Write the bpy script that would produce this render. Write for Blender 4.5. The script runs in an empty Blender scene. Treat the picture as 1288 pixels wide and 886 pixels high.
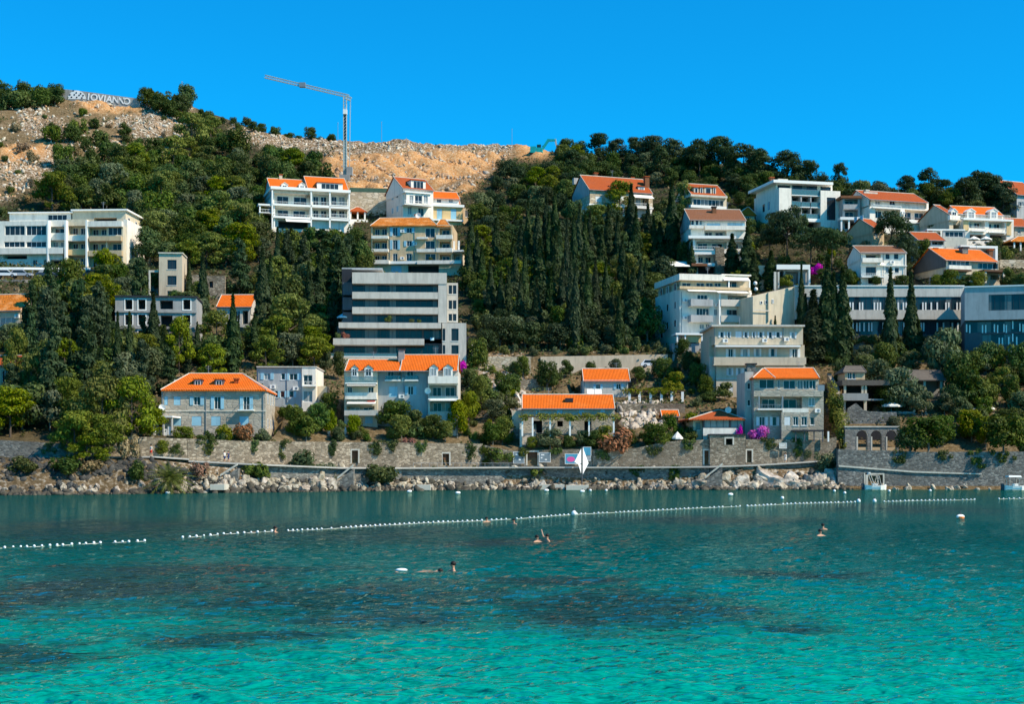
import bpy, math, random, bisect
import numpy as np
from mathutils import Vector, Matrix, noise as mnoise
random.seed(7); RNG = np.random.default_rng(7)
scene = bpy.context.scene
COL = scene.collection
R = math.radians
# ---- viewing frame of the photograph (1288 x 886), used to read real positions off it
F, CX, HY, H0 = 1870.0, 644.0, 580.0, 4.3
def P(px, py, Y): return Vector(((px-CX)*Y/F, Y, H0+(HY-py)*Y/F))

# ---------------------------------------------------------------- object helpers
def tag(o, label=None, cat=None, group=None, kind=None):
    if label: o['label'] = label
    if cat: o['category'] = cat
    if group: o['group'] = group
    if kind: o['kind'] = kind
    return o
def empty(name, loc=(0,0,0), rz=0, label=None, cat=None, group=None):
    o = bpy.data.objects.new(name, None); COL.objects.link(o)
    o.location = loc; o.rotation_euler = (0, 0, rz); o.empty_display_size = .3
    return tag(o, label, cat, group)
def dup(o, parent=None):
    c = o.copy(); COL.objects.link(c); c.parent = parent
    for ch in o.children: dup(ch, c)
    return c
class MB:
    def __init__(s): s.v = []; s.f = []; s.m = []
    def quad(s, a, b, c, d, m=0):
        n = len(s.v); s.v += [tuple(a), tuple(b), tuple(c), tuple(d)]; s.f.append((n, n+1, n+2, n+3)); s.m.append(m); return s
    def poly(s, pts, m=0):
        n = len(s.v); s.v += [tuple(p) for p in pts]; s.f.append(tuple(range(n, n+len(pts)))); s.m.append(m); return s
    def box(s, x0, x1, y0, y1, z0, z1, m=0):
        if x0 > x1: x0, x1 = x1, x0
        if y0 > y1: y0, y1 = y1, y0
        if z0 > z1: z0, z1 = z1, z0
        n = len(s.v)
        s.v += [(x0,y0,z0),(x1,y0,z0),(x1,y1,z0),(x0,y1,z0),(x0,y0,z1),(x1,y0,z1),(x1,y1,z1),(x0,y1,z1)]
        for q in ((0,3,2,1),(4,5,6,7),(0,1,5,4),(1,2,6,5),(2,3,7,6),(3,0,4,7)):
            s.f.append(tuple(n+i for i in q)); s.m.append(m)
        return s
    def hexa(s, b, t, m=0):          # bottom 4 points ccw, top 4 points ccw
        n = len(s.v); s.v += [tuple(p) for p in b]+[tuple(p) for p in t]
        for q in ((0,3,2,1),(4,5,6,7),(0,1,5,4),(1,2,6,5),(2,3,7,6),(3,0,4,7)):
            s.f.append(tuple(n+i for i in q)); s.m.append(m)
        return s
    def tube(s, a, b, r0, r1=None, n=8, m=0):
        a = Vector(a); b = Vector(b); r1 = r0 if r1 is None else r1
        d = (b-a).normalized(); u = d.orthogonal().normalized(); w = d.cross(u); k = len(s.v)
        for c, r in ((a, r0), (b, r1)):
            for i in range(n):
                t = 2*math.pi*i/n; s.v.append(tuple(c+u*(math.cos(t)*r)+w*(math.sin(t)*r)))
        for i in range(n):
            j = (i+1) % n; s.f.append((k+i, k+j, k+n+j, k+n+i)); s.m.append(m)
        s.f.append(tuple(k+i for i in range(n-1, -1, -1))); s.m.append(m)
        s.f.append(tuple(k+n+i for i in range(n))); s.m.append(m)
        return s
    def path(s, pts, r, n=6, m=0):
        for a, b in zip(pts, pts[1:]): s.tube(a, b, r, r, n, m)
        return s
    def ball(s, c, rx, ry=None, rz=None, n=10, h=6, m=0):
        ry = rx if ry is None else ry; rz = rx if rz is None else rz; k = len(s.v)
        for i in range(h+1):
            p = math.pi*i/h
            for j in range(n):
                t = 2*math.pi*j/n
                s.v.append((c[0]+rx*math.sin(p)*math.cos(t), c[1]+ry*math.sin(p)*math.sin(t), c[2]+rz*math.cos(p)))
        for i in range(h):
            for j in range(n):
                l = (j+1) % n; s.f.append((k+i*n+j, k+(i+1)*n+j, k+(i+1)*n+l, k+i*n+l)); s.m.append(m)
        return s
    def data(s, name, mats, smooth=False):
        me = bpy.data.meshes.new(name); me.from_pydata(s.v, [], s.f)
        for x in (mats if isinstance(mats, (list, tuple)) else [mats]): me.materials.append(x)
        if any(s.m): me.polygons.foreach_set('material_index', s.m)
        if smooth: me.polygons.foreach_set('use_smooth', [True]*len(s.f))
        me.update(); return me
    def build(s, name, mats, parent=None, smooth=False):
        o = bpy.data.objects.new(name, s.data(name, mats, smooth)); COL.objects.link(o); o.parent = parent
        return o
def np_mesh(name, verts, quads, mats, midx=None, smooth=False):
    me = bpy.data.meshes.new(name); nv, nf, k = len(verts), len(quads), quads.shape[1]
    me.vertices.add(nv); me.vertices.foreach_set('co', np.asarray(verts, dtype=np.float32).ravel())
    me.loops.add(nf*k); me.loops.foreach_set('vertex_index', np.asarray(quads, dtype=np.int32).ravel())
    me.polygons.add(nf); me.polygons.foreach_set('loop_start', np.arange(0, nf*k, k, dtype=np.int32))
    me.polygons.foreach_set('loop_total', np.full(nf, k, dtype=np.int32))
    for x in mats: me.materials.append(x)
    if midx is not None: me.polygons.foreach_set('material_index', np.asarray(midx, dtype=np.int32))
    if smooth: me.polygons.foreach_set('use_smooth', np.ones(nf, dtype=bool))
    me.update(calc_edges=True); me.validate(); return me

# ---------------------------------------------------------------- materials
class NT:
    def __init__(s, name):
        s.mat = bpy.data.materials.new(name); s.mat.use_nodes = True; s.nt = s.mat.node_tree
        s.bsdf = s.nt.nodes['Principled BSDF']; s.out = s.nt.nodes['Material Output']
    def n(s, t, **kw):
        x = s.nt.nodes.new(t)
        for k, v in kw.items(): setattr(x, k, v)
        return x
    def l(s, a, b): s.nt.links.new(a, b)
    def mix(s, fac, a, b, mode='MIX'):
        x = s.n('ShaderNodeMix', data_type='RGBA', blend_type=mode)
        for sock, val in ((x.inputs[0], fac), (x.inputs[6], a), (x.inputs[7], b)):
            if isinstance(val, bpy.types.NodeSocket): s.l(val, sock)
            elif isinstance(val, (int, float)): sock.default_value = val
            else: sock.default_value = (*val[:3], 1)
        return x.outputs[2]
    def math(s, op, a, b=0.0, c=0.0, clamp=False):
        x = s.n('ShaderNodeMath', operation=op); x.use_clamp = clamp
        for i, v in enumerate((a, b, c)):
            if isinstance(v, bpy.types.NodeSocket): s.l(v, x.inputs[i])
            else: x.inputs[i].default_value = v
        return x.outputs[0]
    def ramp(s, fac, stops):
        x = s.n('ShaderNodeValToRGB'); e = x.color_ramp.elements
        while len(e) < len(stops): e.new(.5)
        for i, (p, c) in enumerate(stops): e[i].position = p; e[i].color = (*c, 1) if len(c) == 3 else c
        s.l(fac, x.inputs[0]); return x.outputs[0]
    def coords(s, kind='Object', scale=(1, 1, 1)):
        t = s.n('ShaderNodeTexCoord'); m = s.n('ShaderNodeMapping'); m.inputs['Scale'].default_value = scale
        s.l(t.outputs[kind], m.inputs[0]); return m.outputs[0]
    def noise(s, vec, scale, detail=4, rough=.6, out=0):
        x = s.n('ShaderNodeTexNoise'); x.inputs['Scale'].default_value = scale
        x.inputs['Detail'].default_value = detail; x.inputs['Roughness'].default_value = rough
        s.l(vec, x.inputs['Vector']); return x.outputs[out]
    def bump(s, h, strength=.3, dist=.05):
        b = s.n('ShaderNodeBump'); b.inputs['Strength'].default_value = strength; b.inputs['Distance'].default_value = dist
        s.l(h, b.inputs['Height']); s.l(b.outputs[0], s.bsdf.inputs['Normal']); return b
    def base(s, c): 
        if isinstance(c, bpy.types.NodeSocket): s.l(c, s.bsdf.inputs['Base Color'])
        else: s.bsdf.inputs['Base Color'].default_value = (*c, 1)
    def set(s, rough=.8, spec=.3, metal=0):
        s.bsdf.inputs['Roughness'].default_value = rough; s.bsdf.inputs['Specular IOR Level'].default_value = spec
        s.bsdf.inputs['Metallic'].default_value = metal; return s
    def objvar(s, c, hue=.02, val=.3, sat=.15):
        oi = s.n('ShaderNodeObjectInfo'); h = s.n('ShaderNodeHueSaturation')
        r = oi.outputs['Random']
        s.l(s.math('MULTIPLY_ADD', r, hue*2, .5-hue), h.inputs['Hue'])
        r2 = s.math('FRACT', s.math('MULTIPLY', r, 17.31)); s.l(s.math('MULTIPLY_ADD', r2, val*2, 1-val), h.inputs['Value'])
        r3 = s.math('FRACT', s.math('MULTIPLY', r, 7.77)); s.l(s.math('MULTIPLY_ADD', r3, sat*2, 1-sat), h.inputs['Saturation'])
        s.l(c, h.inputs['Color']); return h.outputs[0]
def sc(c, k): return tuple(min(1, x*k) for x in c)
M = {}
def plain(name, c, rough=.7, var=.15, scale=1.2, spec=.25, metal=0, bump=0, streak=True):
    t = NT(name); v = t.coords('Object')
    col = t.mix(t.noise(v, scale, 6), sc(c, 1-var), sc(c, 1+var))
    if streak:
        v2 = t.coords('Object', (1.3, 1.3, .18))
        f = t.math('MULTIPLY', t.math('SUBTRACT', t.noise(v2, 1.1, 5, .65), .47, clamp=True), 2.8, clamp=True)
        col = t.mix(f, col, sc(c, .60)); col = t.mix(t.math('MULTIPLY', t.math('SUBTRACT', t.noise(v, .22, 4, .6), .5, clamp=True), 1.6, clamp=True), col, sc(c, .75))
    t.base(col); t.set(rough, spec, metal)
    if bump: t.bump(t.noise(v, 14, 4), .3, bump)
    M[name] = t.mat; return t.mat
plain('white', (.87,.79,.67)); plain('cream', (.66,.56,.40)); plain('tan', (.60,.44,.26)); plain('ochre', (.72,.50,.24))
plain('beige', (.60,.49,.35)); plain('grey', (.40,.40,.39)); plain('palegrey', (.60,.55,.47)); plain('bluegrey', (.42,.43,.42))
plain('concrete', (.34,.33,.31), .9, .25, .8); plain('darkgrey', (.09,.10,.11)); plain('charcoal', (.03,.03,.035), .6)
plain('whitetrim', (.88,.85,.78), .5, .05, streak=False); plain('frame', (.80,.80,.78), .4, .05, streak=False)
plain('darkframe', (.05,.05,.06), .4, .1, streak=False); plain('wood', (.12,.06,.03), .6, .3, 4)
plain('bluesh', (.30,.55,.66), .6, .08, 3); plain('whitesh', (.74,.76,.74), .6, .06, 3); plain('greensh', (.06,.12,.08), .6, .1, 3)
plain('brown', (.16,.09,.05), .8, .3, 2); plain('metal', (.28,.29,.30), .45, .15, metal=.4, streak=False)
plain('crane', (.42,.47,.44), .5, .15, streak=False); plain('asphalt', (.055,.055,.055), .9, .2, 1.5, streak=False)
plain('teal', (.015,.42,.40), .45, .12, 1.5); plain('canvas', (.86,.82,.72), .8, .06, 2); plain('canvasblue', (.45,.68,.75), .8, .06, 2)
plain('pave', (.46,.43,.38), .9, .2, .8, streak=False); plain('pale_stone', (.62,.57,.47), .9, .2, 1.5)
plain('skin', (.50,.27,.17), .6, .1, 5, streak=False); plain('hair', (.015,.010,.008), .6, .2, 5, streak=False)
plain('shirt', (.75,.72,.66), .8, .1, 6, streak=False); plain('navy', (.03,.05,.12), .8, .1, 6, streak=False)
plain('red', (.55,.05,.03), .5, .1, streak=False); plain('rubber', (.015,.015,.016), .8, .1, streak=False)
plain('buoywhite', (.88,.88,.86), .4, .05, 3, streak=False); plain('buoyorange', (.80,.22,.04), .4, .05, 3, streak=False)
plain('signblue', (.08,.34,.48), .5, .15, 2); plain('pink', (.72,.10,.32), .6, .05, streak=False); plain('boatblue', (.25,.55,.62), .4, .1)
plain('graffiti', (.85,.84,.82), .8, .15, 2); plain('thatch', (.13,.11,.09), .95, .35, 3)
def carpaint(name, c):
    t = NT(name); t.base(c); t.set(.25, .5); t.bsdf.inputs['Coat Weight'].default_value = .6; M[name] = t.mat
carpaint('car_white', (.75,.75,.74)); carpaint('car_silver', (.35,.36,.38)); carpaint('car_dark', (.03,.035,.045)); carpaint('car_blue', (.10,.22,.30))
def glass():
    for name, c, k in (('glass', (.010,.016,.020), .80), ('glassteal', (.008,.022,.028), 1.0)):
        t = NT(name); oi = t.n('ShaderNodeObjectInfo'); v = t.coords('Object', (1, 1, .15))
        # curtains and blinds behind some panes
        f = t.math('GREATER_THAN', oi.outputs['Random'], k)
        fold = t.mix(t.noise(v, 3.0, 2), (.16,.18,.18), (.34,.36,.35))
        sx = t.n('ShaderNodeSeparateXYZ'); tc = t.coords('Object'); t.l(tc, sx.inputs[0]); wn = t.n('ShaderNodeTexWhiteNoise', noise_dimensions='1D'); t.l(t.math('FLOOR', t.math('MULTIPLY', sx.outputs[0], .9)), wn.inputs['W'])
        f2 = t.math('MULTIPLY', t.math('GREATER_THAN', wn.outputs[0], .72), .55 if name == 'glassteal' else 0.0)
        t.base(t.mix(f2, t.mix(f, t.mix(t.noise(v, .9, 3), c, sc(c, 2.4)), fold), t.mix(wn.outputs[0], (.06,.11,.12), (.26,.27,.25)))); t.set(.06, .35); M[name] = t.mat
    t = NT('balustrade'); t.base((.10,.24,.26)); t.set(.06, .6); t.bsdf.inputs['Alpha'].default_value = .55; M['balustrade'] = t.mat
glass()
def stone(name, c1, c2, c3, sx=1.6, sz=3.2, mortar=(.22,.19,.15), bs=.7):
    t = NT(name); v = t.coords('Object', (sx, sx, sz))
    nz = t.noise(v, 1.3, 3, .6, 1)
    vv = t.mix(.12, v, nz, 'ADD')
    vo = t.n('ShaderNodeTexVoronoi'); vo.inputs['Scale'].default_value = 1; t.l(vv, vo.inputs['Vector'])
    ve = t.n('ShaderNodeTexVoronoi', feature='DISTANCE_TO_EDGE'); ve.inputs['Scale'].default_value = 1; t.l(vv, ve.inputs['Vector'])
    bw = t.n('ShaderNodeRGBToBW'); t.l(vo.outputs['Color'], bw.inputs[0])
    col = t.ramp(bw.outputs[0], [(0.15, c1), (.5, c2), (.85, c3)])
    big = t.noise(t.coords('Object'), .16, 5, .65)
    col = t.mix(t.math('MULTIPLY', t.math('SUBTRACT', big, .42, clamp=True), 2.6, clamp=True), col, sc(c1, .75))
    e = t.math('MULTIPLY', ve.outputs['Distance'], 9, clamp=True)
    t.base(t.mix(e, mortar, col)); t.set(.92, .15); t.bump(e, bs, .08); M[name] = t.mat
stone('stone', (.16,.13,.09), (.29,.235,.165), (.46,.39,.29), 2.2, 4.4, (.17,.145,.11), .5)
stone('stonegrey', (.115,.11,.098), (.205,.195,.17), (.34,.325,.285), 2.4, 4.4, (.15,.15,.14), .5)
stone('stonepale', (.50,.40,.26), (.64,.53,.37), (.76,.66,.50), .9, 2.0, (.34,.27,.19), .4)
stone('ashlar', (.40,.35,.27), (.48,.42,.33), (.56,.50,.40), 1.0, 2.4, (.34,.30,.24), .35)
def roof(name, c, c2, var=.5):
    t = NT(name); v = t.coords('Object')
    n1 = t.noise(v, 4.5, 3, .7); n2 = t.noise(v, .5, 4, .6)
    wv = t.n('ShaderNodeTexWave', wave_type='BANDS', bands_direction='X'); wv.inputs['Scale'].default_value = 1.3
    wv.inputs['Distortion'].default_value = .25; t.l(v, wv.inputs['Vector'])
    wz = t.n('ShaderNodeTexWave', wave_type='BANDS', bands_direction='Z'); wz.inputs['Scale'].default_value = 1.6; t.l(v, wz.inputs['Vector'])
    col = t.mix(t.ramp(n1, [(.35, (0, 0, 0)), (.65, (1, 1, 1))]), sc(c, 1-var*.75), c)
    col = t.mix(t.math('MULTIPLY', t.math('SUBTRACT', n2, .5, clamp=True), 3, clamp=True), col, c2)
    col = t.mix(t.math('MULTIPLY', t.math('POWER', wv.outputs[0], 3), .22), col, sc(c, .5))
    t.base(col); t.set(.85, .15)
    t.bump(t.math('ADD', wv.outputs[0], t.math('MULTIPLY', wz.outputs[0], .35)), .6, .10); M[name] = t.mat
roof('roof', (.86,.165,.010), (.74,.19,.03)); roof('roofred', (.50,.105,.025), (.36,.10,.045)); roof('roofold', (.86,.26,.03), (.82,.46,.20), 1.0)
roof('roofbrown', (.30,.125,.06), (.22,.11,.07))
def leafmat(name, c1, c2, hue=.02, val=.28, trans=.25):
    t = NT(name); g = t.n('ShaderNodeNewGeometry')
    col = t.mix(g.outputs['Random Per Island'], c1, c2)
    nz = t.noise(t.coords('Object'), .55, 3); col = t.mix(t.math('MULTIPLY', t.math('SUBTRACT', nz, .5, clamp=True), 2.4, clamp=True), col, sc(c2, 1.25))
    col = t.objvar(col, hue, val); t.base(col); t.set(.6, .12)
    tr = t.n('ShaderNodeBsdfTranslucent'); t.l(t.mix(.35, col, (.16,.22,.01)), tr.inputs[0])
    ms = t.n('ShaderNodeMixShader'); ms.inputs[0].default_value = trans
    t.l(t.bsdf.outputs[0], ms.inputs[1]); t.l(tr.outputs[0], ms.inputs[2]); t.l(ms.outputs[0], t.out.inputs[0]); M[name] = t.mat
leafmat('leaf_cypress', (0.016,0.034,0.014), (0.046,0.071,0.021), .015, .25, .12)
leafmat('leaf_broad', (0.029,0.058,0.014), (0.109,0.142,0.026), .03, .35, .2)
leafmat('leaf_pine', (0.069,0.100,0.015), (0.206,0.225,0.022), .02, .28, .25)
leafmat('leaf_darkpine', (0.019,0.043,0.020), (0.057,0.084,0.030), .02, .22, .15)
leafmat('leaf_shrub', (0.042,0.068,0.019), (0.111,0.137,0.034), .035, .4, .2)
leafmat('leaf_olive', (0.066,0.090,0.042), (0.138,0.162,0.078), .02, .25, .2)
leafmat('leaf_bright', (.095,.125,.012), (.220,.235,.022), .02, .2, .3)
leafmat('leaf_magenta', (.48,.015,.33), (.78,.06,.58), .01, .1, .3)
leafmat('leaf_rust', (.12,.075,.045), (.42,.17,.10), .02, .15, .2)
leafmat('leaf_dry', (.20,.14,.07), (.32,.24,.13), .02, .2, .2)
plain('bark', (.10,.075,.055), .95, .35, 3); plain('barkgrey', (.19,.17,.14), .95, .3, 3)
def rockmat(name, c1, c2, c3):
    t = NT(name); g = t.n('ShaderNodeNewGeometry'); v = t.coords('Object')
    n = t.noise(v, 1.6, 6, .7); col = t.ramp(n, [(.3, c1), (.5, c2), (.7, c3)])
    col = t.mix(t.math('MULTIPLY', g.outputs['Random Per Island'], .45), col, c1)
    col = t.objvar(col, .012, .22); t.base(col); t.set(.9, .2); t.bump(t.noise(v, 3, 6, .75), .8, .25); M[name] = t.mat
rockmat('rock', (.17,.13,.09), (.52,.45,.35), (.82,.76,.65)); rockmat('rockdark', (.045,.042,.034), (.10,.09,.07), (.19,.165,.125))
rockmat('scree', (.34,.26,.18), (.56,.48,.37), (.76,.70,.58)); rockmat('rockorange', (.36,.17,.07), (.58,.32,.15), (.74,.54,.33))
stone('stonelight', (.19,.18,.155), (.26,.245,.215), (.35,.33,.29), 1.8, 3.6, (.20,.19,.17), .5)
rockmat('rockgrey', (.035,.035,.032), (.085,.082,.074), (.17,.16,.14))  # grey rock, darkened so its colour carries the shade on the left cliff
plain('signgrey', (.20,.25,.27), .7, .2, 2)
# ---------------------------------------------------------------- terrain profile (read off the photo column by column)
# stations are (photo row, metres behind the promenade wall line WL)
WL_X = [-420, 0, 100, 192, 236, 300, 396, 440, 500, 607, 892, 938, 1054.9, 1055, 1056.5, 1720]
WL_Y = [194, 198.5, 200.2, 203.6, 206.1, 209.1, 217.3, 220.1, 221.7, 227.1, 227.5, 227.3, 228.5, 228.5, 222.6, 222.6]
def WL(px): return np.interp(px, WL_X, WL_Y)
PROF = {
 -420: [(622,-11),(612,-9),(592,-6),(577,-3.4),(576,0),(558,.9),(500,20),(430,42),(345,87),(300,126),(200,189),(120,244)],
 0:   [(623,-11.5),(612,-9.5),(592,-6.2),(578,-3.4),(576.5,0),(558,.9),(540,8),(500,21),(430,43),(370,66),(346,84),(338,91),(335,102),(300,127),(255,152),(200,182),(160,204),(128,230),(112,244)],
 180: [(621,-8),(610,-6.5),(592,-5),(577.5,-3.4),(576.5,0),(553,.9),(535,8),(500,25),(430,49),(370,81),(335,105),(290,137),(240,169),(190,201),(150,227),(128,243)],
 236: [(620.5,-7.6),(608,-6),(592,-5),(583,-3.4),(582,0),(554,.9),(540,7),(500,26),(430,50),(370,80),(335,104),(290,136),(242,168),(195,199),(155,225),(130,241)],
 370: [(619,-10),(608,-7.5),(600,-5.6),(589.5,-5),(588.3,-4.6),(588,0),(558,.9),(540,5),(505,23),(460,43),(400,71),(340,103),(285,137),(245,163),(205,195),(175,225)],
 500: [(617,-7.5),(607,-5.6),(603,-5.1),(590.6,-4.5),(590,0),(559,.9),(540,8),(520,16),(490,27),(450,47),(400,71),(335,107),(285,135),(245,161),(215,187),(178,219)],
 640: [(616.2,-6),(609,-5.1),(607,-4.95),(590.2,-4.4),(589,0),(569,.8),(540,5.5),(520,14),(500,22),(470,34),(450,43),(430,53),(380,78),(330,106),(280,136),(240,165),(210,191),(183,215)],
 800: [(616.2,-6),(609,-5.1),(607,-4.95),(590.2,-4.4),(588.5,0),(566,.8),(545,6),(520,15),(497,24),(470,35),(450,44),(430,54),(380,78),(330,105),(270,139),(230,169),(195,203)],
 950: [(616.2,-6),(608,-5),(600,-4.4),(588,-3.7),(586,0),(555,.9),(540,8),(495,24),(440,46),(400,61),(350,89),(300,113),(265,133),(240,151),(205,183)],
 1054.9:[(616.2,-6),(604,-4),(592,-3),(581,-2.2),(580,0),(556,.9),(545,5),(500,19),(455,34),(420,44),(365,64),(345,77),(300,107),(268,130),(250,146),(238,164)],
 1056.5:[(616.2,-1),(612,-.3),(611,.1),(572,.9),(570,6),(550,11),(500,25),(455,40),(420,50),(365,70),(345,83),(300,113),(268,136),(250,152),(238,170)],
 1288:[(616.2,-1.6),(612,-.3),(611,.1),(571,.9),(569,7.5),(530,16),(500,25),(452,38),(415,48),(372,65),(345,82),(320,102),(290,123),(270,138),(252,154),(243,172)],
 1720:[(617,-1.6),(612,-.3),(611,.1),(571,.9),(568,8),(500,25),(415,48),(345,82),(290,123),(262,153),(250,175)],
}
VS = np.arange(-290, 530, .25)
PXS = sorted(PROF); ZT = []
for px in PXS:
    pr = PROF[px]; w = float(WL(px)); ys = [p[1] for p in pr]; zs = [H0+(HY-p[0])*(p[1]+w)/F for p in pr]
    slope = (zs[-1]-zs[-4])/(ys[-1]-ys[-4])
    ys = [-290, ys[0]-60, ys[0]-9] + ys + [ys[-1]+18, ys[-1]+60, ys[-1]+320]; zs = [-9, -7, -2.2] + zs + [zs[-1]+18*slope*.12, zs[-1]-6, zs[-1]-60]
    ZT.append(np.interp(VS, ys, zs))
ZT = np.array(ZT)
def zprof(px, Y):
    px = np.clip(np.asarray(px, dtype=float), PXS[0], PXS[-1]); v = np.asarray(Y, dtype=float)-WL(px)
    i = np.clip(np.searchsorted(PXS, px, side='right')-1, 0, len(PXS)-2)
    a = np.array(PXS, dtype=float); t = (px-a[i])/(a[i+1]-a[i])
    j = np.clip((v-VS[0])/.25, 0, len(VS)-1.001); k = j.astype(int); u = j-k
    z0 = ZT[i, k]*(1-u)+ZT[i, k+1]*u; z1 = ZT[i+1, k]*(1-u)+ZT[i+1, k+1]*u
    return z0*(1-t)+z1*t
def depth_at(px, py):
    ys = np.arange(184, 470, .25); z = zprof(np.full_like(ys, px), ys); yp = HY-(z-H0)*F/ys
    k = np.nonzero(yp <= py)[0]
    return float(ys[k[0]]) if len(k) else 450.0
FOOT = []          # building plots: the ground is cut level there
def bumpy(X, Y):
    return (np.sin(X*.23+np.sin(Y*.17)*1.7)*np.sin(Y*.21+np.cos(X*.13)*1.3)*.5 + np.sin(X*.61+Y*.37)*np.sin(Y*.53-X*.29)*.3)
def ground(X, Y):
    X = np.atleast_1d(np.asarray(X, float)); Y = np.atleast_1d(np.asarray(Y, float))
    px = CX+F*X/np.maximum(Y, 20); z = zprof(px, Y)
    wild = np.clip((Y-285)/60, 0, 1)
    z = z + bumpy(X, Y)*wild*1.3
    for (ox, oy, oz, c, s, W, D, mf) in FOOT:
        dx = X-ox; dy = Y-oy; lx = dx*c+dy*s; ly = -dx*s+dy*c
        m = (lx > -1.6) & (lx < W+1.6) & (ly > -mf) & (ly < D)
        z = np.where(m, np.minimum(z, oz-.06), z)
    return z
def G(px, py, Y=None):
    Y = depth_at(px, py) if Y is None else Y
    X = (px-CX)*Y/F; return Vector((X, Y, float(ground(X, Y)[0])))
def inpoly(x, y, poly):
    x = np.asarray(x, float); y = np.asarray(y, float); r = np.zeros(x.shape, bool); n = len(poly)
    for i in range(n):
        x0, y0 = poly[i]; x1, y1 = poly[(i+1) % n]
        c = ((y0 > y) != (y1 > y)) & (x < (x1-x0)*(y-y0)/((y1-y0) if y1 != y0 else 1e-9)+x0)
        r ^= c
    return r
ROCKY = [[(-400,110),(0,122),(100,118),(245,126),(240,165),(205,205),(150,202),(100,208),(60,232),(0,256),(-400,300)],
         [(290,158),(330,160),(490,175),(650,180),(640,200),(520,196),(420,196),(300,180)], [(585,445),(660,445),(668,500),(640,545),(600,520)]]
ORANGE = [[(408,196),(482,196),(520,190),(640,194),(636,206),(592,240),(560,250),(430,250),(412,215)], [(95,126),(180,128),(178,140),(110,142)], [(0,185),(60,180),(60,200),(0,205)],
          [(650,180),(700,182),(690,200),(652,200)]]
def soft(x, y, polys):
    r = np.zeros(x.shape)
    for k in range(9):
        jx = RNG.normal(0, 5, x.shape); jy = RNG.normal(0, 2.5, x.shape)
        m = np.zeros(x.shape, bool)
        for p in polys: m |= inpoly(x+jx, y+jy, p)
        r += m
    return r/9
def build_terrain():
    pxs = np.unique(np.concatenate([np.arange(-430, 1730, 6.), [1054.9, 1055.7, 1056.5]]))
    vs = np.concatenate([np.arange(-270, -30, 12), np.arange(-28, -12, 2), np.arange(-12, -5.2, .6), [-5.1, -4.95, -4.7, -4.5, -4.35, -4, -3.7, -3.4, -2.8, -2.2, -1.5, -1, -.5, -.3, 0, .1, .3, .6, .8, .9], np.arange(1.2, 75, .9), np.arange(75.5, 248, 1.25), np.arange(250, 530, 14)])
    PX, VV = np.meshgrid(pxs, vs); YY = VV+WL(PX); X = (PX-CX)*np.maximum(YY, 60)/F; Y = YY
    Z = ground(X.ravel(), Y.ravel()).reshape(X.shape)
    yp = HY-(Z-H0)*F/np.maximum(Y, 60); xp = CX+F*X/np.maximum(Y, 60)
    land = Z > -1
    shore = ((VV < -3.2) & (PX < 1056)).astype(float)
    om = soft(xp, yp, ORANGE)*land; rm = np.maximum(soft(xp, yp, ROCKY)*land, shore*np.where(xp < 215, .45, .8))
    track = soft(xp, yp, [[(536,240),(600,222),(642,202),(646,206),(606,228),(548,246)], [(410,226),(470,224),(520,232),(520,237),(470,230),(410,232)]]); om = om*(1-track)
    nz = np.array([mnoise.noise(Vector((x*.055, y*.055, 3)))+.5*mnoise.noise(Vector((x*.16, y*.16, 9))) for x, y in zip(X.ravel(), Y.ravel())]).reshape(X.shape)
    clump = np.clip(nz*3.2+.62, 0, 1); wild = (xp < 300) & (VV > 120)
    rm = np.where(wild, rm*clump, rm); rm = np.maximum(rm, track*.7); bare = soft(xp, yp, ROCKY[:1])*land
    rough = np.clip(om+rm*(1-shore), 0, 1)
    dg = (xp*.5-yp*1.0); Z = Z + rough*(RNG.random(Z.shape)-.5)*1.5 + om*(np.abs(np.sin(dg*.16+np.sin(xp*.05)*1.2))-.5)*1.8
    sh = (VV < -5) & (Z < 4.5) & (VV > -14); Z = Z+np.where(sh, (RNG.random(Z.shape)-.6)*.5, 0)
    nr, nc = X.shape; V = np.stack([X, Y, Z], -1).reshape(-1, 3)
    i = np.arange(nr-1)[:, None]*nc+np.arange(nc-1)[None, :]
    Q = np.stack([i, i+1, i+nc+1, i+nc], -1).reshape(-1, 4)
    t = NT('terrain'); a = t.n('ShaderNodeVertexColor'); a.layer_name = 'soil'
    sp = t.n('ShaderNodeSeparateColor'); t.l(a.outputs[0], sp.inputs[0]); v = t.coords('Object')
    n1 = t.noise(v, .35, 6, .65); n2 = t.noise(v, 1.7, 5, .7)
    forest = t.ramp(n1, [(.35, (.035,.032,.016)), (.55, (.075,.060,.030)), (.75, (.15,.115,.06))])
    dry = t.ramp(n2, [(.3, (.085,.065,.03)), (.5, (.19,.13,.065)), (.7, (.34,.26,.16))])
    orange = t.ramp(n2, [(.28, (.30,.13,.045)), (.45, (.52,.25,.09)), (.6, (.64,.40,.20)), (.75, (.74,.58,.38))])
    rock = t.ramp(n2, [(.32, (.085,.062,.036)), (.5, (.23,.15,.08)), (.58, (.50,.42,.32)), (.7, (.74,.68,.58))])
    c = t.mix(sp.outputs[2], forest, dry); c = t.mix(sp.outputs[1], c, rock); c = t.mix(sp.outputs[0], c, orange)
    t.base(c); t.set(.95, .1); t.bump(t.noise(v, 1.1, 6, .75), .9, .5); M['terrain'] = t.mat
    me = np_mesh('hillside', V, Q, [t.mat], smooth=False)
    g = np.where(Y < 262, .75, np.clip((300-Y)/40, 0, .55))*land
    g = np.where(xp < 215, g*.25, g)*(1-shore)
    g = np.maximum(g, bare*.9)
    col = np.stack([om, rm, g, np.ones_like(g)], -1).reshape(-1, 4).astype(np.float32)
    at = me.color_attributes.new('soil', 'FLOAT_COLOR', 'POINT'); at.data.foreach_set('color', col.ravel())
    o = bpy.data.objects.new('hillside', me); COL.objects.link(o); tag(o, kind='structure'); return o

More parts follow.
